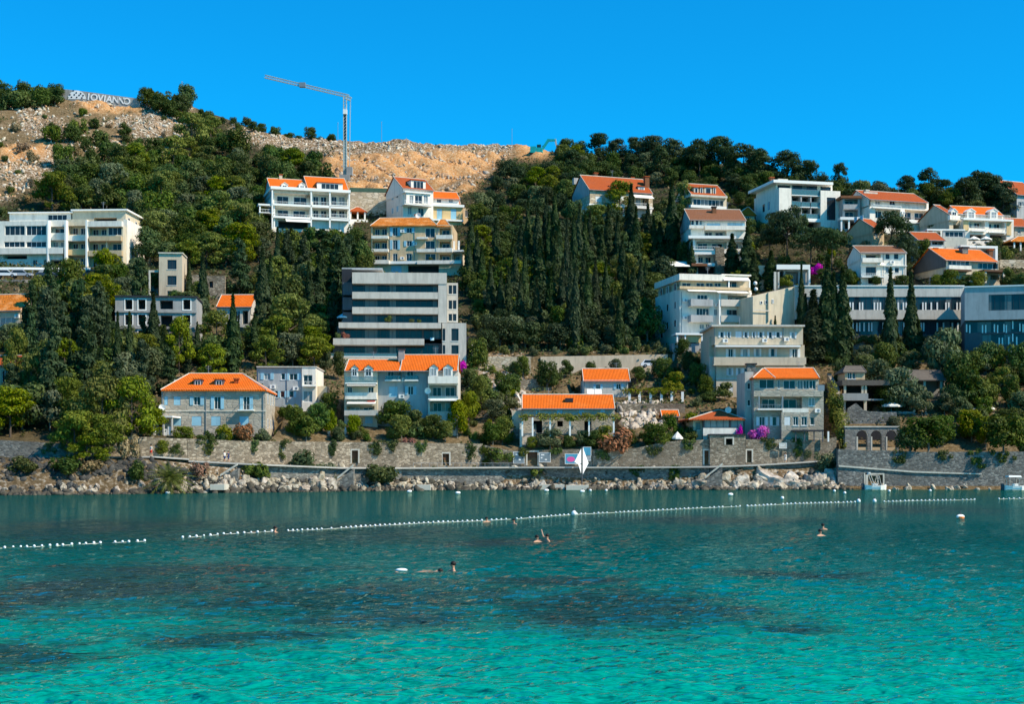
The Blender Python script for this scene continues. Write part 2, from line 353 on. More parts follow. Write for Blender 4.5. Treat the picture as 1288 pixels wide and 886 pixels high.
WAVE = .40; SLOPE = .016
def sea_pt(px, py): Y = H0*F/(py-HY); return Vector(((px-CX)*Y/F, Y, 0))
def build_water():
    t = NT('sea_water'); v = t.coords('Object'); g = t.n('ShaderNodeSeparateXYZ'); t.l(v, g.inputs[0])
    # seabed seen through the water: pale sand in the shallows, meadows of dark seagrass further out
    vs = t.coords('Object', (.9, .55, 1)); warp = t.n('ShaderNodeVectorMath', operation='MULTIPLY_ADD')
    wn = t.noise(vs, .13, 5, .65, 1); t.l(wn, warp.inputs[0]); warp.inputs[1].default_value = (9, 13, 0); t.l(v, warp.inputs[2])
    depth = t.math('MULTIPLY', t.math('SUBTRACT', g.outputs[1], 25.), 1/55., clamp=True)
    best = None
    for px, py, rx, ry in ((120,668,300,20),(420,672,240,17),(420,757,420,34),(100,748,220,40),(190,742,260,26),(770,772,260,36),(470,775,150,28),(1130,640,160,8),(30,760,120,30),(900,655,180,8),(330,800,170,20),(600,682,110,8),(250,716,240,9),(980,790,90,14),(60,820,160,20),(1000,722,140,8),(700,735,120,7)):
        c = sea_pt(px, py); y0, y1 = H0*F/(py+ry-HY), H0*F/(py-ry-HY); rX, rY = rx*c.y/F, (y1-y0)/2; cy = (y0+y1)/2
        d = t.n('ShaderNodeVectorMath', operation='SUBTRACT'); t.l(warp.outputs[0], d.inputs[0]); d.inputs[1].default_value = (c.x+4.5, cy+6.5, 0)
        e = t.n('ShaderNodeVectorMath', operation='MULTIPLY'); t.l(d.outputs[0], e.inputs[0]); e.inputs[1].default_value = (1/rX, 1/rY, 0)
        q = t.n('ShaderNodeVectorMath', operation='LENGTH'); t.l(e.outputs[0], q.inputs[0]); m = t.math('SUBTRACT', 1.0, q.outputs['Value'])
        best = m if best is None else t.math('MAXIMUM', best, m)
    fine = t.noise(t.coords('Object', (.5, 1, 1)), .55, 4, .7)
    grass = t.ramp(t.math('ADD', best, t.math('MULTIPLY', t.math('SUBTRACT', fine, .45), 1.5)), [(-.0, (0, 0, 0)), (.75, (1, 1, 1))])
    sand = t.ramp(depth, [(0, (.0,.30,.225)), (.22, (.0,.20,.155)), (.55, (.0,.110,.100)), (1, (.0,.064,.058))])
    weed = t.ramp(t.noise(vs, .09, 4), [(.38, (.006,.040,.038)), (.62, (.026,.040,.043))])
    col = t.mix(t.math('MULTIPLY', grass, .92), sand, weed)
    far = t.math('MULTIPLY', t.math('SUBTRACT', g.outputs[1], 120.), 1/50., clamp=True)
    t.base(t.mix(far, col, t.mix(.3, col, (.0,.060,.047)))); t.set(.5, 0)
    w1 = t.noise(t.coords('Object', (.30, 1, 1)), 2.5, 3, .55); w2 = t.noise(t.coords('Object', (.35, 1, 1)), 6.0, 2, .5); w3 = t.noise(v, .16, 2, .5)
    h = t.math('ADD', t.math('MULTIPLY', w1, .70), t.math('MULTIPLY', w2, .16)); h = t.math('ADD', h, t.math('MULTIPLY', w3, .4))
    bp = t.bump(h, 1.0, WAVE)
    bd = t.bump(h, 1.0, WAVE*2.1)
    gl = t.n('ShaderNodeBsdfGlossy'); gl.inputs['Roughness'].default_value = .05; gl.inputs['Color'].default_value = (.80, 1, .74, 1); t.l(bp.outputs[0], gl.inputs['Normal'])
    fr = t.n('ShaderNodeFresnel'); fr.inputs['IOR'].default_value = 1.33; t.l(bp.outputs[0], fr.inputs['Normal'])
    ms = t.n('ShaderNodeMixShader'); t.l(t.math('MULTIPLY', fr.outputs[0], .85, clamp=True), ms.inputs[0]); t.l(t.bsdf.outputs[0], ms.inputs[1]); t.l(gl.outputs[0], ms.inputs[2]); t.l(ms.outputs[0], t.out.inputs[0]); M['water'] = t.mat
    # real waves: a sum of many short-crested wave trains running in towards the shore
    rows = np.concatenate([np.arange(900, 700, -.75), np.arange(700, 640, -.55), np.arange(640, 610, -.5)])
    Yr = H0*F/(rows-HY); pxs = np.arange(-560, 1850, 3.2); PX, YY = np.meshgrid(pxs, Yr); X = (PX-CX)*YY/F
    dy = np.gradient(Yr)[:, None]; dx = (3.2*Yr/F)[:, None]; rng = np.random.default_rng(9); Z = np.zeros_like(X)
    for i in range(34):
        lam = .26*(7**((i/33)**1.3)); th = R(90)+rng.normal()*.62; k = 2*math.pi/lam; kx, ky = k*math.cos(th), k*math.sin(th); ph = rng.random()*6.28
        wt = np.clip((lam/np.maximum(dy*abs(math.sin(th)), dx*abs(math.cos(th)))-2.2)/2.5, 0, 1)
        gust = .55+.45*np.sin(X*.05*(1+i*.07)+YY*.11+i*1.7)*np.sin(YY*.07*(1+i*.05)-X*.031+i)
        c = np.sin(kx*X+ky*YY+ph+.8*np.sin(X*.31/lam**.5+i)+.5*np.sin(YY*.23+2*i)); Z += wt*gust*lam*SLOPE*(c+.28*np.cos(2*(kx*X+ky*YY+ph)))
    nr, nc = X.shape; V = np.stack([X, YY, Z], -1).reshape(-1, 3); i0 = np.arange(nr-1)[:, None]*nc+np.arange(nc-1)[None, :]; Q = np.stack([i0, i0+1, i0+nc+1, i0+nc], -1).reshape(-1, 4)
    me = np_mesh('sea', V, Q, [t.mat], smooth=True)
    o = bpy.data.objects.new('sea', me); COL.objects.link(o); tag(o, kind='structure')
    y0, y1 = float(Yr[0]), float(Yr[-1]); L0, L1 = (pxs[0]-CX)*y0/F, (pxs[0]-CX)*y1/F; R0, R1 = (pxs[-1]-CX)*y0/F, (pxs[-1]-CX)*y1/F
    vv = np.array([(-700,-80,0),(700,-80,0),(700,y0,0),(R0,y0,0),(L0,y0,0),(-700,y0,0),(700,y1,0),(R1,y1,0),(L1,y1,0),(-700,y1,0)], float)
    q = np.array([(0,1,2,5),(5,4,8,9),(3,2,6,7)]); o = bpy.data.objects.new('open_sea', np_mesh('open_sea', vv, q, [t.mat])); COL.objects.link(o); tag(o, kind='structure')

SUN_EL, SUN_AZ = 44., 23.          # elevation; degrees towards the camera from due right
def build_light():
    w = bpy.data.worlds.new('World'); scene.world = w; w.use_nodes = True; nt = w.node_tree
    bg = nt.nodes['Background']; sky = nt.nodes.new('ShaderNodeTexSky'); sky.sky_type = 'NISHITA'; sky.sun_disc = False
    sky.sun_elevation = R(SUN_EL); sky.air_density = 1.0; sky.dust_density = .25; sky.ozone_density = 2.2; sky.altitude = 200
    tx, ty = math.cos(R(SUN_AZ)), -math.sin(R(SUN_AZ))
    sky.sun_rotation = math.atan2(tx, ty)
    mx = nt.nodes.new('ShaderNodeMix'); mx.data_type = 'RGBA'; mx.blend_type = 'MULTIPLY'; mx.inputs[0].default_value = 1; mx.inputs[7].default_value = (.02, .97, 1.50, 1)
    nt.links.new(sky.outputs[0], mx.inputs[6]); nt.links.new(mx.outputs[2], bg.inputs[0]); bg.inputs[1].default_value = .105
    l = bpy.data.lights.new('sun', 'SUN'); l.energy = 5.0; l.angle = R(.5); l.color = (1, .88, .70)
    o = bpy.data.objects.new('sun', l); COL.objects.link(o)
    d = Vector((math.cos(R(SUN_EL))*tx, math.cos(R(SUN_EL))*ty, math.sin(R(SUN_EL))))
    o.rotation_euler = d.to_track_quat('Z', 'Y').to_euler(); o.location = (150, 0, 200)
    c = bpy.data.cameras.new('camera'); co = bpy.data.objects.new('camera', c); COL.objects.link(co)
    co.location = (0, 0, H0); co.rotation_euler = (R(90), 0, 0); c.sensor_width = 36; c.lens = 36*F/1288
    c.shift_y = (HY-443)/1288.; c.clip_end = 3000; c.clip_start = .5; scene.camera = co
    vs = scene.view_settings; vs.view_transform = 'Standard'; vs.look = 'None'; vs.exposure = .32; vs.gamma = 1; vs.use_curve_mapping = False
    scene.cycles.max_bounces = 6; scene.cycles.diffuse_bounces = 3; scene.cycles.transmission_bounces = 3; scene.cycles.transparent_max_bounces = 6
# ---------------------------------------------------------------- building kit: every figure below is read off the photo
BLDS = []
class B:
    def __init__(s, name, label, cat, px0, px1, yb, rot=0, dep=12, wall='white', Y=None, short=None, yt=None, group=None, front=5, found=3.5, foot=True):
        c, n = math.cos(R(rot)), math.sin(R(rot)); s.c, s.n = c, n; s.dep = dep; s.wallmat = M[wall]; s.found = found
        anchor = px0 if rot >= 0 else px1
        Y = Y or depth_at(anchor, yb)
        A = P(anchor, yb, Y)
        if rot < 0:       # left corner = along the facade line from the right corner
            k = (px0-CX)/F; t = (k*A.y-A.x)/(c-k*n); A = Vector((A.x+t*c, A.y+t*n, A.z))
        s.O = A; s.root = empty(name, A, R(rot), label, cat, group); s.sh = M['bluesh']; s.fr = M['frame']
        s.W = s.lx(px1, 0)
        if foot: FOOT.append((A.x, A.y, A.z, c, n, s.W, dep, front))
        s.rect = (px0, yt if yt is not None else yb-60, px1, yb); s.Y = Y; s.short = short or label; s.wx = []
        BLDS.append(s)
    def lx(s, px, d=0):
        k = (px-CX)/F; return (k*(s.O.y+d*s.c)-s.O.x+d*s.n)/(s.c-k*s.n)
    def lz(s, px, py, d=0):
        return H0+(HY-py)*(s.O.y+s.lx(px, d)*s.n+d*s.c)/F-s.O.z
    def m(s): return (s.O.y)/F          # metres per photo pixel
    def box(s, name, mat, p0, p1, yt, yb, d0=0, d1=None, par=None, down=0):
        pm = (p0+p1)/2; d1 = d0+.3 if d1 is None else d1
        mb = MB(); mb.box(s.lx(p0, d0), s.lx(p1, d0), d0, d1, s.lz(pm, yb, d0)-down, s.lz(pm, yt, d0))
        return mb.build(name, M[mat] if isinstance(mat, str) else mat, par or s.root)
    # ---- a wall body with real openings in its front; ops = (p0,p1,yt,yb,kind)
    def wall(s, p0, p1, yt, yb, d0=0, d1=None, ops=(), mat=None, name='wall', base=False, par=None, left=(), right=()):
        d1 = s.dep if d1 is None else d1; mat = M[mat] if mat else s.wallmat; pm = (p0+p1)/2
        x0, x1 = s.lx(p0, d0), s.lx(p1, d0); z0 = s.lz(pm, yb, d0)-(s.found if base else 0); z1 = s.lz(pm, yt, d0)
        s.wx.append((x0, x1)); rects = []
        for (a, b, t, u, k) in ops:
            q = (a+b)/2; rects.append([max(s.lx(a, d0), x0+.05), min(s.lx(b, d0), x1-.05), max(s.lz(q, u, d0), z0+.05), min(s.lz(q, t, d0), z1-.05), k])
        rects = [r for r in rects if r[1]-r[0] > .1 and r[3]-r[2] > .1]
        xs = sorted({x0, x1, *[r[0] for r in rects], *[r[1] for r in rects]}); zs = sorted({z0, z1, *[r[2] for r in rects], *[r[3] for r in rects]})
        mb = MB()
        for i in range(len(xs)-1):
            for j in range(len(zs)-1):
                cx, cz = (xs[i]+xs[i+1])/2, (zs[j]+zs[j+1])/2
                if any(r[0] < cx < r[1] and r[2] < cz < r[3] for r in rects): continue
                mb.quad((xs[i], d0, zs[j]), (xs[i+1], d0, zs[j]), (xs[i+1], d0, zs[j+1]), (xs[i], d0, zs[j+1]))
        mb.quad((x1, d0, z0), (x1, d1, z0), (x1, d1, z1), (x1, d0, z1)); mb.quad((x0, d1, z0), (x0, d0, z0), (x0, d0, z1), (x0, d1, z1))
        mb.quad((x1, d1, z0), (x0, d1, z0), (x0, d1, z1), (x1, d1, z1)); mb.quad((x0, d0, z1), (x1, d0, z1), (x1, d1, z1), (x0, d1, z1))
        DP = {'w': .2, 'W': .2, 's': .1, 'd': .25, 'D': .25, 'l': 1.9, 'L': 1.9, 'k': 2.2, 'g': .25, 'v': .2, 'o': 1.0}
        todo = []
        for (a, b, z, y, k) in rects:
            r = min(DP[k[0]], d1-d0-.3); e = d0+r
            mb.quad((a, d0, z), (a, e, z), (a, e, y), (a, d0, y)); mb.quad((b, e, z), (b, d0, z), (b, d0, y), (b, e, y))
            mb.quad((a, d0, z), (b, d0, z), (b, e, z), (a, e, z)); mb.quad((a, e, y), (b, e, y), (b, d0, y), (a, d0, y))
            mb.quad((a, e, z), (b, e, z), (b, e, y), (a, e, y), 1 if k[0] in 'k' else 0)  # deep openings get a charcoal back: interior darkness put into the colour
            todo.append((a, b, z, y, e, k, d0))
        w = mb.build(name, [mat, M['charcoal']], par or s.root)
        for (a, b, z, y, e, k, d) in todo: s.opening(a, b, z, y, e, k, d, par)
        for sd, lst in (('l', left), ('r', right)):
            for (da, db, za, zb, k) in lst: s.sidewin(x0 if sd == 'l' else x1, -1 if sd == 'l' else 1, da+d0, db+d0, za, zb, k, par)
        return w
    def opening(s, a, b, z, y, e, k, d0, par=None):
        root = par or s.root
        if k[0] == 'k' or k == 'o': return
        if k[0] == 's':
            MB().box(a+.02, b-.02, e-.07, e-.01, z+.02, y-.02).build('shutter', s.sh, root); return
        if k[0] == 'd':
            MB().box(a+.02, b-.02, e-.08, e-.01, z+.02, y-.02).build('door', M['wood'], root); return
        if k[0] in 'lL':
            w = b-a
            if k[0] == 'l': spans = [(a+w*.10, a+w*.42), (a+w*.56, a+w*.92)] if w > 3.2 else [(a+w*.18, a+w*.82)]
            else: spans = [(a+.15, b-.15)]
            for p, q in spans: s.glaze(p, q, z+.05, z+min(2.25, (y-z)*.88), e, max(2, int((q-p)/1.1)), root, k.endswith('t'))
            return
        n = 2 if (b-a) > .7 else 1
        if k[0] in 'Dg': n = max(2, int(round((b-a)/1.05)))
        if k[0] == 'v': n = max(2, int(round((b-a)/.6)))
        f = s.glaze(a, b, z, y, e, n, root, k.endswith('t'))
        if k[0] == 'w' and len(k) == 1 and (b-a) < 2: MB().box(a-.08, b+.08, d0-.07, d0+.05, z-.09, z-.003).build('sill', M['whitetrim'], f)
        if k[0] == 'W':
            w = (b-a)*.5
            for x0, x1 in ((a-w-.03, a-.03), (b+.03, b+w+.03)): MB().box(x0, x1, d0-.08, d0-.01, z+.02, y-.02).build('shutter', s.sh, f)
    def glaze(s, a, b, z, y, e, n, root, teal=False):
        t = .07; mb = MB()
        mb.box(a, a+t, e-.09, e-.005, z, y); mb.box(b-t, b, e-.09, e-.005, z, y); mb.box(a+t, b-t, e-.09, e-.005, z, z+t); mb.box(a+t, b-t, e-.09, e-.005, y-t, y)
        for i in range(1, n):
            x = a+(b-a)*i/n; mb.box(x-.03, x+.03, e-.085, e-.006, z+t, y-t)
        f = mb.build('window', s.fr, root)
        MB().box(a+.02, b-.02, e-.045, e-.025, z+.02, y-.02).build('pane', M['glassteal' if teal else 'glass'], f); return f
    def sidewin(s, x, sd, d0, d1, z0, z1, k='w', par=None):
        xa, xb = (x+sd*.002, x+sd*.06)
        mb = MB(); t = .08
        mb.box(xa, xb, d0, d0+t, z0, z1); mb.box(xa, xb, d1-t, d1, z0, z1); mb.box(xa, xb, d0+t, d1-t, z0, z0+t); mb.box(xa, xb, d0+t, d1-t, z1-t, z1)
        f = mb.build('window', s.fr, par or s.root)
        MB().box(x+sd*.003, x+sd*.03, d0+.03, d1-.03, z0+.03, z1-.03).build('pane' if k == 'w' else 'shutter', M['glass'] if k == 'w' else s.sh, f)
    def slab(s, p0, p1, yt, yb, dout=1.2, din=0, mat='whitetrim', name='slab'):
        return s.box(name, mat, p0, p1, yt, yb, -dout, din)
    def balc(s, p0, p1, yt, yb, dout=1.4, kind='solid', mat=None, din=0, slabmat='whitetrim'):
        d = din-dout; pm = (p0+p1)/2; x0, x1 = s.lx(p0, d), s.lx(p1, d); z0 = s.lz(pm, yb, d); z1 = s.lz(pm, yt, d)
        r = MB().box(x0, x1, d, din, z0, z0+.18).build('balcony', M[slabmat], s.root)
        mb = MB()
        if kind == 'solid':
            mb.box(x0, x1, d-.003, d+.14, z0-.004, z1); mb.box(x0-.003, x0+.14, d+.14, din-.002, z0-.004, z1); mb.box(x1-.14, x1+.003, d+.14, din-.002, z0-.004, z1)
            mb.build('parapet', M[mat] if mat else s.wallmat, r)
        elif kind == 'glass':
            mb.box(x0+.03, x1-.03, d+.03, d+.05, z0+.181, z1-.05); mb.box(x0+.03, x0+.05, d+.06, din, z0+.181, z1-.05); mb.box(x1-.05, x1-.03, d+.06, din, z0+.181, z1-.05)
            mb.build('balustrade', M['balustrade'], r)
            MB().box(x0, x1, d+.01, d+.07, z1-.05, z1).build('handrail', M['metal'], r)
        else:
            mb.box(x0, x1, d+.02, d+.06, z1-.06, z1); n = max(4, int((x1-x0)/.35))
            for i in range(n+1):
                x = x0+(x1-x0-.04)*i/n; mb.box(x, x+.035, d+.022, d+.058, z0+.181, z1-.061)
            mb.box(x0, x0+.04, d+.061, din, z1-.06, z1); mb.box(x1-.04, x1, d+.061, din, z1-.06, z1)
            mb.build('railing', M['whitetrim'] if mat is None else M[mat], r)
        return r
    def posts(s, xs, yt, yb, d=-1.2, w=.25, mat='whitetrim', name='post'):
        for p in xs:
            x = s.lx(p, d); MB().box(x-w/2, x+w/2, d, d+w, s.lz(p, yb, d), s.lz(p, yt, d)).build(name, M[mat], s.root)
    def awning(s, p0, p1, yt, yb, dout=1.6, mat='canvas', din=0):
        pm = (p0+p1)/2; z1 = s.lz(pm, yt, din); x0, x1 = s.lx(p0, din-dout), s.lx(p1, din-dout); z0 = s.lz(pm, yb, din-dout)
        a = [(x0, din-dout, z0), (x1, din-dout, z0), (x1, din-.01, z1), (x0, din-.01, z1)]
        MB().hexa([(p[0], p[1], p[2]-.05) for p in a], a).build('awning', M[mat], s.root)
    def gable(s, p0, p1, ye, yr, dback=None, d0=0, mat='roof', ov=.45, wall=None, name='roof', trim='pale_stone', hang=True):
        dback = dback or s.dep; pm = (p0+p1)/2
        x0, x1 = s.lx(p0, d0-ov), s.lx(p1, d0-ov); ze = s.lz(pm, ye, d0-ov); dm = (d0+dback)/2; zr = s.lz(pm, yr, dm); zb = ze
        if s.wx: x0 = max(x0, min(w[0] for w in s.wx)-.4); x1 = min(x1, max(w[1] for w in s.wx)+.4)
        if zr < ze+.8: zr = ze+.8
        T = .16; mb = MB()
        mb.hexa([(x0, d0-ov, ze-T), (x1, d0-ov, ze-T), (x1, dm, zr-T), (x0, dm, zr-T)], [(x0, d0-ov, ze), (x1, d0-ov, ze), (x1, dm, zr), (x0, dm, zr)])
        mb.hexa([(x0, dm, zr-T), (x1, dm, zr-T), (x1, dback+ov, zb-T), (x0, dback+ov, zb-T)], [(x0, dm, zr+.001), (x1, dm, zr+.001), (x1, dback+ov, zb), (x0, dback+ov, zb)])
        r = mb.build(name, M[mat], s.root)
        k = (zr-ze)/(dm-d0+ov); e = .25
        for x, sg in ((x0+e, -1), (x1-e, 1)):
            pts = [(x, d0, ze-T-1.2), (x, dback, ze-T-1.2), (x, dback, ze-T+ov*k*.9), (x, dm, zr-T-.02), (x, d0, ze-T+ov*k*.9)]
            MB().poly(pts if sg < 0 else pts[::-1]).build('gable', wall and M[wall] or s.wallmat, s.root)
        c = MB(); c.tube((x0, dm, zr), (x1, dm, zr), .11, n=6)
        for x in (x0+.05, x1-.05): c.tube((x, d0-ov, ze), (x, dm, zr), .07, n=5)
        c.build('ridge_tiles', M[trim], r)
        if hang: MB().tube((x0, d0-ov-.06, ze-.1), (x1, d0-ov-.06, ze-.1), .08, n=6).build('gutter', M['metal'], r)
        return r, ze, zr, dm, k
    def hip(s, p0, p1, ye, yr, ra, rb, dback=None, d0=0, mat='roof', ov=.5, trim='pale_stone', name='roof'):
        dback = dback or s.dep; pm = (p0+p1)/2; x0, x1 = s.lx(p0, d0-ov), s.lx(p1, d0-ov); ze = s.lz(pm, ye, d0-ov)
        dm = (d0+dback)/2; zr = s.lz(pm, yr, dm); a, b = s.lx(ra, dm), s.lx(rb, dm); y0, y1 = d0-ov, dback+ov
        mb = MB(); T = .18
        E = [(x0, y0, ze), (x1, y0, ze), (x1, y1, ze), (x0, y1, ze)]; Ra, Rb = (a, dm, zr), (b, dm, zr)
        mb.poly([E[0], E[1], Rb, Ra]); mb.poly([E[1], E[2], Rb]); mb.poly([E[2], E[3], Ra, Rb]); mb.poly([E[3], E[0], Ra])
        for i in range(4):
            p, q = E[i], E[(i+1) % 4]; mb.quad((p[0], p[1], ze-T), (q[0], q[1], ze-T), q, p)
        mb.quad(*[(p[0], p[1], ze-T) for p in E[::-1]])
        r = mb.build(name, M[mat], s.root); c = MB()
        for p, q in ((E[0], Ra), (E[1], Rb), (Ra, Rb), (E[2], Rb), (E[3], Ra)):
            if p != q: c.tube(p, q, .09, n=5)
        c.build('ridge_tiles', M[trim], r); return r
    def flatroof(s, p0, p1, yt, yb, dback=None, d0=-.3, mat='whitetrim', ov=.3):
        return s.box('roof', mat, p0, p1, yt, yb, d0, (dback or s.dep)+ov)
    def dormer(s, p0, p1, yt, yb, d, mat=None, roofm='roof', depth=2.6, shape='gable', n=2):
        pm = (p0+p1)/2; x0, x1 = s.lx(p0, d), s.lx(p1, d); z0, z1 = s.lz(pm, yb, d), s.lz(pm, yt, d); h = z1-z0; w = x1-x0; zt = z1-(h*.3 if shape == 'gable' else .2)
        mb = MB().box(x0, x1, d, d+depth, z0-.6, zt)
        if shape == 'gable': mb.poly([(x0, d, zt), (x1, d, zt), ((x0+x1)/2, d, z1-.1)])
        o = mb.build('dormer', M[mat] if mat else s.wallmat, s.root); rm = MB()
        if shape == 'gable':
            xm = (x0+x1)/2; e = .15
            rm.hexa([(x0-e, d-e, zt-.12), (xm, d-e, z1-.12), (xm, d+depth, z1-.12), (x0-e, d+depth, zt-.12)], [(x0-e, d-e, zt), (xm, d-e, z1), (xm, d+depth, z1), (x0-e, d+depth, zt)])
            rm.hexa([(xm, d-e, z1-.12), (x1+e, d-e, zt-.12), (x1+e, d+depth, zt-.12), (xm, d+depth, z1-.12)], [(xm, d-e, z1), (x1+e, d-e, zt), (x1+e, d+depth, zt), (xm, d+depth, z1)])
        else: rm.box(x0-.15, x1+.15, d-.2, d+depth, zt, zt+.18)
        rm.build('roof', M[roofm], o)
        f = MB(); a, b, zz, yy = x0+w*.16, x1-w*.16, z0+.1, zt-.12
        f.box(a, a+.07, d-.05, d-.002, zz, yy); f.box(b-.07, b, d-.05, d-.002, zz, yy); f.box(a+.07, b-.07, d-.05, d-.002, yy-.07, yy); f.box(a+.07, b-.07, d-.05, d-.002, zz, zz+.07)
        for i in range(1, n): x = a+(b-a)*i/n; f.box(x-.03, x+.03, d-.05, d-.003, zz+.07, yy-.07)
        f.box(a+.02, b-.02, d-.025, d-.003, zz+.02, yy-.02, 1); f.build('window', [s.fr, M['glass']], o); return o
    def chimney(s, p, yt, yb, d, w=.8, mat='stone', cap='roofred'):
        x = s.lx(p, d); z0, z1 = s.lz(p, yb, d), s.lz(p, yt, d)
        c = MB().box(x-w/2, x+w/2, d-w/2, d+w/2, z0-1, z1-.22).build('chimney', M[mat], s.root)
        MB().box(x-w*.65, x+w*.65, d-w*.65, d+w*.65, z1-.219, z1).build('cap', M[cap], c)
    def dish(s, p, py, d=-.5, r=.42):
        x = s.lx(p, d); z = s.lz(p, py, d); mb = MB(); k = len(mb.v); n = 14
        for j, (rr, dd) in enumerate(((.02, .16), (.6, .1), (1, 0))):
            for i in range(n):
                t = 2*math.pi*i/n; mb.v.append((x+math.cos(t)*r*rr, d+dd, z+math.sin(t)*r*rr))
        for j in range(2):
            for i in range(n):
                l = (i+1) % n; mb.f.append((k+j*n+i, k+j*n+l, k+(j+1)*n+l, k+(j+1)*n+i)); mb.m.append(0)
        mb.tube((x, d+.15, z), (x, d+.45, z-.2), .03); mb.tube((x, d+.1, z-r*.8), (x, d-.3, z), .015)
        mb.build('satellite_dish', M['whitetrim'], s.root)
def row(xs, w, yt, yb, k='w'): return [(x-w/2, x+w/2, yt, yb, k) for x in xs]
# ================================================================ houses, left to right and top to bottom
def H_topleft():
    b = B('apartment_block', 'long white apartment block with wide loggias at the far left above the guard rail', 'apartment block', -8, 155, 337, -3, 15, 'white', short='long white apartment block', yt=262)
    b.wall(-8, 83, 278, 319, 0, 8, [(6,31,284,296,'g'),(33,58,284,296,'g'),(62,81,285,293,'l'),(5,31,304,311,'g'),(33,58,304,311,'g'),(61,81,302,311,'l')])
    b.wall(-8, 79, 319, 337, 0, 8, [(4,34,321,326,'k'),(41,47,327,334,'w'),(55,77,327,336,'k')], base=True)
    b.box('parapet', 'white', -8, 79, 312, 319.5, -1.3, -.003)
    b.wall(83, 109, 276, 337, .8, 8.2, [(86,107,284,295,'l'),(86,107,304,313,'l'),(86,107,322,336,'l')], base=True, mat='cream')
    b.box('parapet', 'white', 84, 107, 296, 303, -.2, .797); b.box('parapet', 'ochre', 84, 107, 314, 321, -.2, .797)
    b.wall(109, 155, 284, 337, 0, 15, [(111,134,286,296,'l'),(136,153,286,296,'D'),(111,133,304,315,'l'),(135,153,304,315,'l'),(111,134,323,336,'l'),(137,153,324,336,'l')], base=True, mat='cream',
           right=[(3,4.4,9.4,10.8,'w'),(8,9.2,9.4,10.8,'w'),(3,4.4,6,7.4,'w')])
    b.box('parapet', 'white', 110, 153, 278, 285, -1.2, -.003); b.box('parapet', 'tan', 112, 152, 297, 303, -1.1, -.003); b.box('parapet', 'tan', 111, 153, 315, 322, -1.1, -.003)
    for x in (60, 82, 108.5): b.box('pier', 'whitetrim', x-1, x+1, 277, 336, -1.35, -.006)
    b.wall(12, 89, 268, 279, 4, 14, [(60,84,270,277,'g')]); b.flatroof(10, 91, 266.5, 268, 14, 3.5)
    b.wall(91, 158, 265, 284.2, 4, 15, [(118,147,274,280,'k')], mat='cream'); b.flatroof(89, 160, 263, 265, 15, 3.4)
    b.box('wall', 'white', 155.2, 160, 276, 336, 2, 14, down=3)
H_topleft()
def H_orangeedge():
    b = B('house', 'tan house with mottled orange roof at the left edge among dark conifers', 'house', -40, 25, 415, -10, 9, 'cream', short='house at the left edge', yt=371)
    b.wall(-40, 25, 390, 415, 0, 9, [(0,20,399,410,'D'),(-30,-10,399,410,'D')], base=True, right=[(3,4.2,1.5,3,'w')])
    b.gable(-42, 27, 391, 371, mat='roofold'); b.balc(-38, 22, 410, 416, 1.2, 'solid')
H_orangeedge()
def H_lowleft():
    b = B('house', 'small cream house mostly hidden by pines at the left edge', 'house', -45, 21, 492, -12, 9, 'cream', short='hidden cream house', yt=450)
    b.wall(-45, 21, 460, 492, 0, 9, [(2,9,466,488,'D'),(-30,-20,466,480,'W')], base=True); b.gable(-47, 23, 460, 448, mat='roofred')
H_lowleft()
def H_tower():
    b = B('unfinished_tower', 'slim raw concrete tower with three dark square openings', 'unfinished building', 200, 229, 375, 5, 6, 'beige', short='concrete tower', yt=318)
    b.fr = M['darkframe']
    b.wall(200, 229, 319, 375, 0, 7, [(210.5,222,327,339,'w'),(210.5,222,347,359,'w'),(210.5,222,366,374,'w')], base=True); b.flatroof(199, 230, 317.5, 319, mat='pale_stone', ov=.1)
    b.box('beam', 'pale_stone', 187, 199.5, 340, 342.5, .5, 1.2); b.box('post', 'pale_stone', 187, 189, 342.5, 375, .5, 1, down=2)
    b.box('wall', 'concrete', 176, 199.3, 347, 376, 5, 6, down=2); b.box('wall', 'stone', 230.5, 251, 346, 376, 4, 5, down=2)
    c = B('unfinished_building', 'dark concrete shell with empty white framed openings below the tower', 'unfinished building', 145, 247, 430, 6, 10, 'concrete', short='dark concrete shell', yt=372)
    c.fr = M['whitetrim']
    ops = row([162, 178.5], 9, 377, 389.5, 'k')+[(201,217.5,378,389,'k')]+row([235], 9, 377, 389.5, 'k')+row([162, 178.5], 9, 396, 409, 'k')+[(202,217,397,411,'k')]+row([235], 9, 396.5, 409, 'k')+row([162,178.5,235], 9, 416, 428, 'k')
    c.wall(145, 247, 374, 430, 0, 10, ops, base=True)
    for (a, e, t, u, k) in ops:
        if e-a < 10:
            mb = MB(); x0, x1, z0, z1 = c.lx(a), c.lx(e), c.lz((a+e)/2, u), c.lz((a+e)/2, t); w = .16
            mb.box(x0-w, x0, -.06, .1, z0-w, z1+w); mb.box(x1, x1+w, -.06, .1, z0-w, z1+w); mb.box(x0, x1, -.06, .1, z1, z1+w); mb.box(x0, x1, -.06, .1, z0-w, z0)
            mb.build('window_frame', M['whitetrim'], c.root)
    c.flatroof(144, 248, 372, 374, mat='charcoal'); c.box('ledge', 'concrete', 144.5, 247.5, 391, 393.5, -.25, -.003); c.box('ledge', 'concrete', 144.5, 247.5, 411.5, 414, -.25, -.003)
H_tower()
